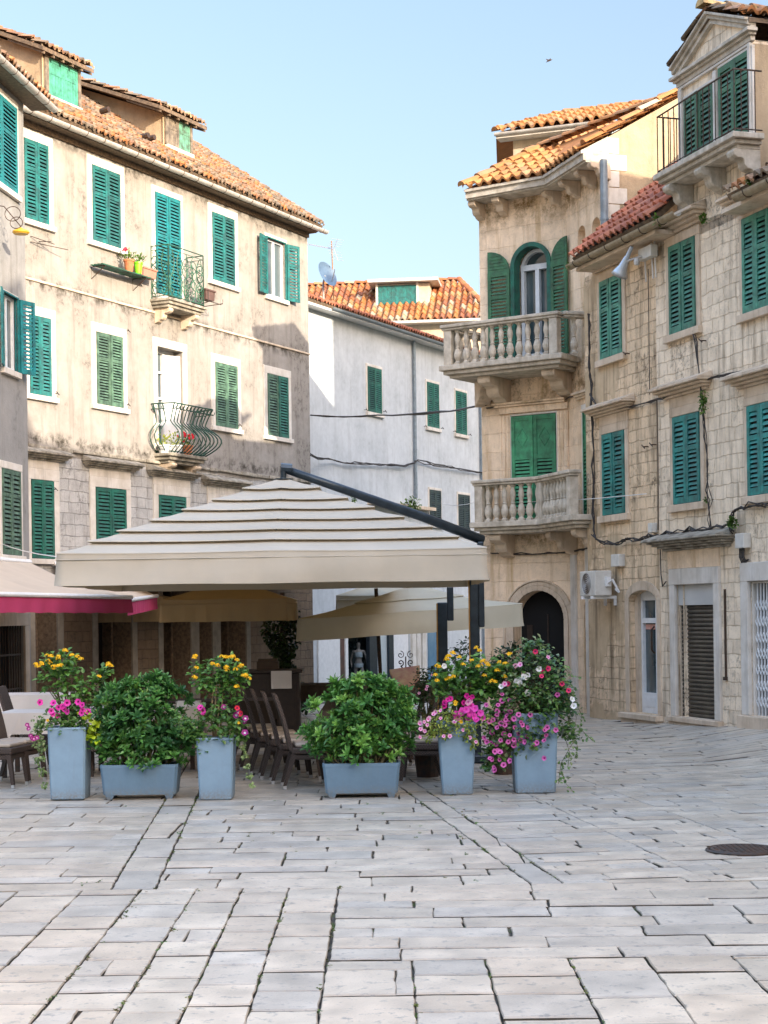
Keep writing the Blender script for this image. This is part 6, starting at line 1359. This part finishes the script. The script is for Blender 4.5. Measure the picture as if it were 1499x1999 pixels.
# service station in the shade
X,Y=at(530,1400,25).x,25.; fr=Fr((X,Y),(1,0)); h=root('service_cabinet','dark wooden service cabinet in the shade under the big parasol','cabinet',(X,Y,0)); b=MB(fr); b.box(-.45,.45,-.25,.25,0,.05); b.box(-.43,.43,-.22,.22,.052,.95); b.box(-.48,.48,-.26,.26,.952,1.0); b.build('body',m_darkwood,h,bevel=.01)
for k in range(2): b=MB(fr); b.box(-.38+.4*k,-.03+.4*k,.222,.235,.15,.85); d=b.build('door',m_darkwood,h); b=MB(fr); b.box(-.06+.12*k,-.05+.12*k,.236,.25,.5,.6); b.build('handle',m_alu,d)
b=MB(fr); V=[];F=[]
for i in range(9):
    for j in range(6): V.append((.02+.3*i/8,.272+.012*sin(i*1.4)*j/5,.985-.26*j/5))
b.add(V,[(i*6+j,i*6+j+1,(i+1)*6+j+1,(i+1)*6+j) for i in range(8) for j in range(5)]+[]); tag(b.build('napkin_cloth',m_cloth),'white cloth hanging over the front of the service cabinet','cloth')
b=MB(Fr((X,Y),(1,0))); b.box(-.2,.12,-.1,.12,1.002,1.12); b.box(-.18,.10,-.08,.10,1.122,1.16); tag(b.build('wooden_crate',simple('brown crate wood',(.07,.045,.025),(.05,.03,.02),20)),'small wooden crate on top of the service cabinet','crate')
# menu stand on the right
X,Y=at(778,1300,22).x,21.6; fr=Fr((X,Y),(1,0)); h=root('menu_stand','slanted wooden menu board on a dark stand left of the masts','menu stand',(X,Y,0)); z=at(778,1320,21.6).z
b=MB(fr); b.box(-.03,.03,-.03,.03,0,z-.1); b.box(-.2,.2,-.15,.15,0,.03); b.build('stand',m_iron,h)
b=MB(fr); b.hexa([(-.12,-.2,z+.05),(.27,-.2,z+.10),(.27,.12,z-.16),(-.02,.12,z-.2),(-.12,-.2,z+.08),(.27,-.2,z+.13),(.27,.12,z-.13),(-.02,.12,z-.17)]); b.build('board',simple('printed menu wood',(.50,.34,.16),(.35,.12,.08),7,.5,0),h)
# books of menus on the table behind the second planter
X=at(362,1380,19.5).x; b=MB(Fr((X,20),(1,0))); b.box(-.15,.17,-.1,.1,.737,.775); b.box(-.16,.12,-.1,.1,.777,.80); tag(b.build('menu_stack',m_white),'stack of pale menus on the table behind the left bush','menus')
# wrought iron candelabrum silhouette
p=at(792,1300,30); h=root('scroll_stand','small black wrought iron scroll stand before the lane shops','ornament',(p.x,30,0)); b=MB(Fr((p.x,30),(1,0))); zt_=at(792,1276,30).z; b.tube([(0,0,0),(0,0,zt_-.05)],.012,5)
for sg in (-1,1): scroll(b,sg*.09,0,zt_-.02,.07,1.3,sg,pi/2,.007); scroll(b,sg*.09,0,zt_-.16,.06,1.2,-sg,-pi/2,.010); b.tube([(0,0,zt_-.3),(sg*.09,0,zt_-.22)],.01,4)
b.build('scrollwork',m_iron,h)
# ================================================================ MANNEQUIN in the shop window
sM,_=M.px(700,1290,-.35); o=Vector(M.P(sM,-.35,0)); zh=at(697,1250,o.y).z; zf_=-.62; Hm=zh-zf_+.02
h=root('mannequin','white mannequin in pale swimwear inside the lane shop window','mannequin',(o.x,o.y,zf_))
me=bpy.data.meshes.new('body'); f=Hm/1.75
J=dict(p=(0,0,.95),w=(0,0,1.12),c=(0,.0,1.32),n=(0,0,1.47),h1=(0,-.01,1.56),h2=(0,-.01,1.67),ls=(-.17,0,1.40),le=(-.24,.03,1.12),lh=(-.22,-.04,.88),rs=(.17,0,1.40),re=(.25,.03,1.13),rh=(.27,-.03,.88),lt=(-.09,0,.90),lk=(-.10,-.03,.50),la=(-.11,.02,.09),lf=(-.11,-.12,.04),rt=(.09,0,.90),rk=(.16,-.06,.50),ra=(.17,.03,.09),rf=(.18,-.11,.04))
RR=dict(p=.13,w=.105,c=.125,n=.05,h1=.075,h2=.08,ls=.06,le=.038,lh=.03,rs=.06,re=.038,rh=.03,lt=.09,lk=.055,la=.038,lf=.03,rt=.09,rk=.055,ra=.038,rf=.03)
E_=[('p','w'),('w','c'),('c','n'),('n','h1'),('h1','h2'),('c','ls'),('ls','le'),('le','lh'),('c','rs'),('rs','re'),('re','rh'),('p','lt'),('lt','lk'),('lk','la'),('la','lf'),('p','rt'),('rt','rk'),('rk','ra'),('ra','rf')]
ks=list(J); me.from_pydata([tuple(x*f for x in J[k]) for k in ks],[(ks.index(a),ks.index(c)) for a,c in E_],[]); ob=bpy.data.objects.new('body',me); S.collection.objects.link(ob); ob.parent=h
ob.modifiers.new('skin','SKIN').use_smooth_shade=True; 
for i,k in enumerate(ks): me.skin_vertices[0].data[i].radius=(RR[k]*f*.9,RR[k]*f*.75); me.skin_vertices[0].data[i].use_root=(k=='p')
sb=ob.modifiers.new('sub','SUBSURF'); sb.levels=sb.render_levels=2; me.materials.append(simple('mannequin plastic',(.16,.165,.165),None,5,.4,0))
b=MB(); 
for z0,z1,rr_ in ((1.2,1.36,.135),(.88,1.0,.15)): b.lathe(o.x,-o.y,zf_+z0*f,[(rr_*f*.95,0),(rr_*f,.5*(z1-z0)*f),(rr_*f*.95,(z1-z0)*f)],12)
b.build('swimwear',simple('pale blue swimwear',(.22,.30,.33),(.15,.2,.26),30,.7,0),h)
# ================================================================ WALL THINGS
def wallthing(name,lab,cat,fr,x0,x1,yt,yb,n0,n1,mat,bev=.01):
    a=fr.px(x0,(yt+yb)/2,n1)[0]; c=fr.px(x1,(yt+yb)/2,n1)[0]; z1=fr.px((x0+x1)/2,yt,n1)[1]; z0=fr.px((x0+x1)/2,yb,n1)[1]
    h=root(name,lab,cat,fr.P((a+c)/2,n0,z0)); b=MB(fr); b.box(a,c,n0,n1,z0,z1); b.build('case',mat,h,bevel=bev); return h,(a,c,z0,z1)
# air conditioner: long side against the wall, fan faces the lane side
a,z1=R.px(1186,1118,.0); n1=.42; sA=R.px(1157,1140,n1)[0]; z0=R.px(1160,1163,n1)[1]; z1=R.px(1160,1114,n1)[1]
w_ac=.55; c1=R.px(1192,1140,.14)[0]
h=root('air_conditioner','white outdoor air conditioning unit bracketed to the brown wall beside the arch','air conditioner',R.P(c1,.1,z0)); b=MB(R); a1=c1-.6
b.box(a1,c1,.12,.42,z0,z1); b.build('case',m_plast,h,bevel=.015)
b=MB(R); sc_=a1+.27; zc_=(z0+z1)/2; rr_=(z1-z0)*.42
for k in range(6): q=rr_*(k+1)/6; b.tube([(sc_+q*cos(t_*pi/10),.425,zc_+q*sin(t_*pi/10)) for t_ in range(21)],.005,4)
b.build('fan_grille',m_zinc,h)
b=MB(R); b.lathe(0,0,0,[(0,0)],3) if False else b.prism(arcpts(sc_,zc_,rr_*1.02,0,2*pi,20)[:-1],.419,.4215); b.build('fan_opening',m_iron,h)
b=MB(R); b.box(c1,c1+.06,.16,.24,z0+.15,z1-.1); b.tube([(c1+.05,.2,z1-.2),(c1+.2,.2,z1-.15),(c1+.22,.1,z1-.35),(c1+.1,.1,z0+.1)],.02,6); b.build('pipes',m_white,h)
for s in (a1+.1,c1-.12): b=MB(R); b.box(s,s+.04,0,.45,z0-.05,z0-.002); b.box(s,s+.04,0,.04,z0-.16,z0-.05); b.build('bracket',m_white,h)
wallthing('junction_box','small white meter box above the air conditioner','junction box',R,1192,1207,1082,1106,0,.12,m_plast); wallthing('junction_box','small white box high between the two house fronts','junction box',R,1264,1272,1021,1040,0,.1,m_plast)
h,(a,c,z0,z1)=wallthing('junction_box','grey white cable box left of the lattice gate','junction box',R,1434,1451,1041,1070,0,.12,m_plast); b=MB(R)
for i in range(4): s=a+.03+i*.04; b.tube([(s,.06,z0),(s+.01,.07,z0-.12),(s+.03,.05,z0-.2),(s+.08,.03,z0-.16)],.010,5)
b.build('cable_tails',m_cable,h)
h,(a,c,z0,z1)=wallthing('junction_box','white antenna box with rods under the red roof gutter','junction box',R,1245,1270,482,505,.1,.22,m_plast)
for i,s in enumerate((a+.04,(a+c)/2+.06,c-.06)): b=MB(R); b.tube([(s-.02,.12,z1+.30),(s-.01,.12,z1)],.014,6); b.tube([(s,.12,z0),(s+.03,.12,z0-.32)],.014,6); b.build('rod',m_trim,h)
b=MB(R); b.box((a+c)/2-.03,(a+c)/2+.03,0,.12,z0+.05,z1-.05); b.build('bracket',m_iron,h)
# floodlight
s,z=R.px(1226,512,.35); h=root('floodlight','silver bell shaped floodlight hanging under the red roof gutter','lamp',R.P(s,0,z)); b=MB(); c=Vector(R.P(s,.40,z)); ax=Vector(R.P(s-.28,.5,z-.42))-c; ax.normalize(); o=ax.orthogonal().normalized(); q=ax.cross(o); P=[];F=[]; pr=[(.03,-.26),(.035,-.1),(.05,-.06),(.07,.08),(.11,.17),(.135,.23),(.12,.22),(.05,.08)]; sg=16
for r_r,d in pr:
    for i in range(sg): t_=2*pi*i/sg; P.append(c+ax*d+(o*cos(t_)+q*sin(t_))*r_r)
for j in range(len(pr)-1):
    for i in range(sg): F.append((j*sg+i,j*sg+(i+1)%sg,(j+1)*sg+(i+1)%sg,(j+1)*sg+i))
b.add(P,F,None,False); b.build('reflector',simple('grey aluminium',(.50,.53,.56),(.42,.45,.48),5,.35,.05,40,.5),h,smooth=True)
b=MB(R); b.tube([(s+.3,0,z+.05),(s+.2,.25,z+.05),(s+.04,.40,z)],.018,6); b.lathe(s+.2,.3,z-.08,[(.04,0),(.05,.05),(.04,.1)],8); b.build('bracket',m_zinc,h)
# yellow lamp with wire rings on the corner house
s,z=L0.px(41,453,.45); h=root('wall_lamp','yellow dish lamp on looping wire bracket on the corner house','lamp',L0.P(s,0,z)); b=MB(L0); b.lathe(s,.45,z-.04,[(.13,0.0),(.16,.03),(.15,.06),(.05,.10),(.02,.12)],16); b.build('shade',simple('yellow enamel',(.62,.36,.03),(.5,.28,.02),9,.4,0),h)
b=MB(L0); 
for (ds,dz,R_) in ((-.2,.32,.15),(.0,.2,.12)): b.tube([(s+ds+.1,.45+R_*cos(t_*pi/10)-.12,z+dz+R_*.9*sin(t_*pi/10)) for t_ in range(21)],.008,4)
b.tube([(s-.3,0,z+.45),(s-.2,.2,z+.44),(s,.45,z+.1)],.010,4); b.build('wire_bracket',m_iron,h)
# satellite dish and antenna on the white house roof
o=at(634,538,48.6); h=root('satellite_dish','shade toned blue grey satellite dish on the white house roof edge','satellite dish',(o.x,o.y,o.z-1)); b=MB(); ax=Vector((.75,-.55,.35)).normalized(); u=ax.orthogonal().normalized(); v_=ax.cross(u); P=[];F=[]; k=24
for j,(r_r,d) in enumerate(((.02,0),(.18,.02),(.32,.07),(.385,.11))):
    for i in range(k): t_=2*pi*i/k; P.append(o+ax*d+(u*cos(t_)+v_*sin(t_))*r_r)
for j in range(3):
    for i in range(k): F.append((j*k+i,j*k+(i+1)%k,(j+1)*k+(i+1)%k,(j+1)*k+i))
b.add(P,F,None,False); b.build('dish',simple('dish paint toned for shade',(.10,.16,.24),(.08,.13,.20),4,.5,0),h,smooth=True)  # blue grey stands for the dish's shaded face
b=MB(); b.tube([o,o+Vector((-.05,.1,-.2)),o+Vector((-.05,.1,-.9))],.03,6,None,False); b.tube([o+v_*-.3,o+ax*.4],.012,5,None,False); b.build('arm',m_zinc,h)
o=at(647,470,48.9); e=at(651,545,48.9); h=root('tv_antenna','thin yagi television antenna on a rusty mast above the dish','antenna',(e.x,e.y,e.z-.6)); b=MB(); b.tube([e+Vector((0,0,-.6)),o],.018,6,None,False); b.build('mast',simple('rusty pole',(.25,.12,.06),(.35,.2,.1)),h)
b=MB(); t0=at(602,477,49.6); t1=at(652,486,48.6); b.tube([t0,t1],.008,4,None,False); dd=(t1-t0); side=Vector((0,0,1)).cross(dd).normalized()
for i in range(15): q=t0+dd*i/14; b.tube([q-side*.09+Vector((0,0,.02)),q+side*.09-Vector((0,0,.02))],.005,4,None,False)
for sg in (-1,1): 
    for k in range(4): q=t1+Vector((0,0,sg*(.08+.07*k)))+dd.normalized()*(.02+.05*k); b.tube([q-side*.22,q+side*.22],.006,4,None,False)
    b.tube([t1,t1+Vector((0,0,sg*.32))+dd.normalized()*.2],.008,4,None,False)
b.build('elements',simple('bright aluminium',(.7,.72,.74),None,9,.35,0,9,.6),h)
# ================================================================ CABLES
def cable(lab,pts,rad=.014,sag=0,mat=None,strands=1,wig=0,name='cable',cat='cable'):
    rr=random.Random(len(pts)+int(rad*1e4)+strands); P=[Vector(p) for p in pts]; D=[]
    for a,c in zip(P,P[1:]):
        k=4
        for i in range(k): t_=i/k; D.append(a.lerp(c,t_)-Vector((0,0,sag*4*t_*(1-t_))))
    D.append(P[-1]); h=root(name,lab,cat,D[0]); 
    for s in range(strands):
        o=MB(); o.tube([d+Vector((rr.gauss(0,wig),rr.gauss(0,wig*.5),rr.gauss(0,wig))) for d in D],rad*rr.uniform(.7,1.1),5,None,False); o.build('strand',mat or m_cable,h)
def W_(fr,pts,off=.05): return [fr.P(fr.px(x,y,off)[0],off,fr.px(x,y,off)[1]) for x,y in pts]
cable('thick black cable strung across the lane from the long house to the stone balcony',[L.P(SR,.02,L.px(606,811)[1]),at(738,812,44),at(860,802,38),T.P(T.px(948,790,.05)[0],.05,T.px(948,790,.05)[1])],.024,.03,None,2,.015)
cable('twisted lower cable crossing the white house',[L.P(SR,.02,L.px(608,890)[1]),*W_(M,[(650,897),(690,903),(790,908),(815,898),(880,912),(950,922)],.12)],.018,.04,None,3,.03)
cable('thin white wire stretched before the lower balcony towards the brown house',[at(865,984,44),at(930,980,33),R.P(R.px(1262,964,.1)[0],.1,R.px(1262,964,.1)[1])],.008,.05,m_white)
cable('thin cord from the corner house to the big parasol',[L0.P(L0.px(5,1062,.1)[0],.1,L0.px(5,1062,.1)[1]),at(118,1088,17.4)],.008,.03,m_white)
cable('bundle of cables running along both stone fronts between the floors',W_(R,[(1152,770),(1165,795),(1180,803),(1235,793),(1282,780),(1330,762),(1375,742),(1430,728),(1499,715),(1530,706)],.06),.012,0,None,4,.010)
cable('cable running up the tower corner beside the brown house',W_(R,[(1149,612),(1151,700),(1153,770),(1157,880),(1158,1000),(1160,1045)],.06),.015,0,None,3,.012)
cable('black cables hanging beside the teal shutters to the shop cornice',W_(R,[(1354,645),(1368,745),(1378,850),(1383,960),(1387,1030)],.06),.009,0,None,3,.016)
cable('thin cable dropping straight from the antenna box',W_(R,[(1265,525),(1266,600),(1268,770)],.03),.008)
cable('messy cable bundle over the air conditioner towards the shop cornice',W_(R,[(1158,1045),(1185,1060),(1225,1052),(1265,1045),(1300,1038),(1345,1036),(1400,1026),(1425,1018)],.09),.011,.04,None,5,.018)
cable('looping cables above the grey white cable box',W_(R,[(1499,985),(1460,988),(1432,996),(1426,1015),(1428,1040)],.1),.012,0,None,4,.02)
cable('seam conduit between brown and pale wall fronts',W_(R,[(1282,782),(1284,900),(1285,1035)],.04),.014,0,simple('brown conduit',(.12,.09,.06)),1)
cable('black cable hooked beside the arched shop door',W_(R,[(1288,1060),(1290,1120),(1293,1145),(1300,1135)],.04),.010)
cable('cable clipped along the stone balcony wall',[*W_(T,[(950,797),(1010,790),(1060,784),(1105,778)],.05),*W_(TR,[(1118,772),(1146,760)],.05)],.012,0,None,2,.01)
cable('cable clipped under the lower stone balcony',[*W_(T,[(958,1080),(1040,1082),(1100,1078)],.05),*W_(TR,[(1125,1076),(1152,1070)],.05)],.012,0,None,2,.01)
cable('blue black hose lying along the red roof verge',[PF.P(PF.px(x,y,.1)[0],.1,PF.px(x,y,.1)[1]) for x,y in ((1174,470),(1188,450),(1210,430),(1232,412))],.02)
# ================================================================ FLOWER POTS
def pot(lab,fr,x,yb,n,rad,hh,mat,fl=None,name='flower_pot',leafc=FG):
    s,z=fr.px(x,yb,n); o=Vector(fr.P(s,n,z)); h=root(name,lab,'flower pot',o); b=MB(Fr((o.x,o.y),(1,0))); b.lathe(0,0,o.z,[(rad*.7,0),(rad*.95,hh*.85),(rad*1.08,hh*.85),(rad*1.08,hh),(rad*.9,hh),(rad*.85,hh*.9)],14); b.build('pot',mat,h)
    p_=root('potted_plant','leafy plant in the '+lab,'plant',o+Vector((0,0,hh))); b=MB()
    for i in range(60): d=rv(r3)*rad*.7; d.z=abs(d.z); lf(b,o+Vector((0,0,hh))+d,Vector((d.x,d.y-.02,.06+d.z)),Vector((0,-.3,1)),.07,.045,shade(r3.choice(leafc),r3))
    b.build('leaves',m_leaf,p_)
    for i in range(fl or 0):
        b=MB(); c=o+Vector((r3.gauss(0,rad*.8),-.05+r3.gauss(0,.05),hh+.10+r3.uniform(0,.15)))
        for k in range(5): petal5(b,c+rv(r3,.018),Vector((r3.gauss(0,.5),-1,.4)),.03,RED_,(.5,.01,.02),r3)
        b.build('flower',m_petal,p_)
# flower shelf
a,z=L.px(178,490,.0); a=L.px(176,490,.05)[0]; c=L.px(243,525,.32)[0]; zS=L.px(250,530,.3)[1]
h=root('plant_shelf','slatted green wall shelf holding flower pots below a teal window','shelf',L.P((a+c)/2,0,zS)); b=MB(L); c2=L.px(300,545,.3)[0]
for k in range(4): b.box(a,c2-.2,.05+.09*k,.11+.09*k,zS-.03,zS-.005)
b.build('slats',m_grn,h)
for s in (a+.1,c2-.4): b=MB(L); b.tube([(s,.38,zS-.04),(s,0,zS-.04),(s,0,zS-.3),(s,.36,zS-.05)],.012,4); b.build('bracket',m_iron,h)
pot('terracotta pot with red geraniums on the wall shelf',L,252,531,.3,.12,.27,m_term,2); pot('lime plastic pot on the wall shelf',L,270,535,.3,.10,.26,m_lime)
def trough(lab,fr,x0,x1,yt,yb,n,mat,d=.18):
    a,c=fr.px(x0,(yt+yb)/2,n)[0],fr.px(x1,(yt+yb)/2,n)[0]; z0=fr.px((x0+x1)/2,yb,n)[1]; z1=fr.px((x0+x1)/2,yt,n)[1]; h=root('flower_trough',lab,'flower trough',fr.P((a+c)/2,n,z0)); b=MB(fr)
    b.hexa([(a+.04,n-d,z0),(c-.04,n-d,z0),(c-.04,n,z0),(a+.04,n,z0),(a,n-d,z1),(c,n-d,z1),(c,n,z1),(a,n,z1)][0:4][::1]+[(a,n-d,z1),(c,n-d,z1),(c,n,z1),(a,n,z1)]); b.build('trough',mat,h); b=MB(fr); b.box(a-.02,c+.02,n-d-.02,n+.02,z1-.03,z1+.005); b.build('rim',mat,h)
    b=MB(fr); b.tube([(a+.1,n-d,z0-.02),(a+.1,n+.02,z0-.02),(a+.1,n+.02,z1-.05)],.008,4); b.build('hook',m_iron,h)
trough('pinkish terracotta trough left of the upper iron balcony',L,273,306,523,541,.3,simple('pink terracotta',(.42,.20,.14),(.35,.17,.12),9))
trough('brown trough on an iron rack right of the upper iron balcony',L,401,420,566,586,.52,simple('brown plastic',(.12,.07,.06),(.09,.05,.04),9)); b=MB(L); s=L.px(415,590,.5)[0]; z=L.px(410,590,.5)[1]; b.tube([(s-.3,.1,z),(s+.3,.1,z)],.01,4); b.tube([(s-.3,.55,z),(s+.3,.55,z)],.01,4); b.tube([(s+.3,.0,z),(s+.3,.6,z+.02),(s+.3,.6,z+.12)],.01,4); b.tube([(s-.2,0,z-.1),(s-.2,.5,z)],.01,4); h=root('iron_rack','iron rack under the brown trough','rack',L.P(s,0,z)); b.build('bars',m_iron,h)
bs0,bs1,bz=bb
for lab,x,rad,mat,fl,lc in (('white pot of yellow green foliage on the bulging balcony',322,.17,m_white,0,[(.35,.38,.03),(.25,.30,.03)]),('second pot of yellow green foliage on the bulging balcony',343,.17,m_white,0,[(.35,.38,.03),(.20,.26,.03)]),('orange pot of red geraniums on the bulging balcony',366,.13,m_term,9,FG)): pot(lab,L,x,888,.22,rad,.22,mat,fl,leafc=lc)
# bird
o=at(1072,119,60); h=root('flying_bird','small dark swift flying high above the stone house','bird',o); b=MB()
b.tube([o+Vector((-.12,0,-.05)),o+Vector((-.04,0,-.01)),o+Vector((.05,0,.03)),o+Vector((.11,0,.05))],[.006,.022,.024,.008],6,None,False)
for sg in (-1,1):
    W0=[o+Vector((.05,0,.03)),o+Vector((.04,0,.02))+Vector((.00,sg*.10,.05)),o+Vector((-.10,sg*.2,.02+.12*sg)),o+Vector((-.03,sg*.08,.0)),o+Vector((-.03,0,0))]; b.add(W0+[p+Vector((0,0,-.006)) for p in W0],[(0,1,2,3,4),(9,8,7,6,5),(0,5,6,1),(1,6,7,2),(2,7,8,3),(3,8,9,4)],None,False)
b.build('body',m_iron,h)
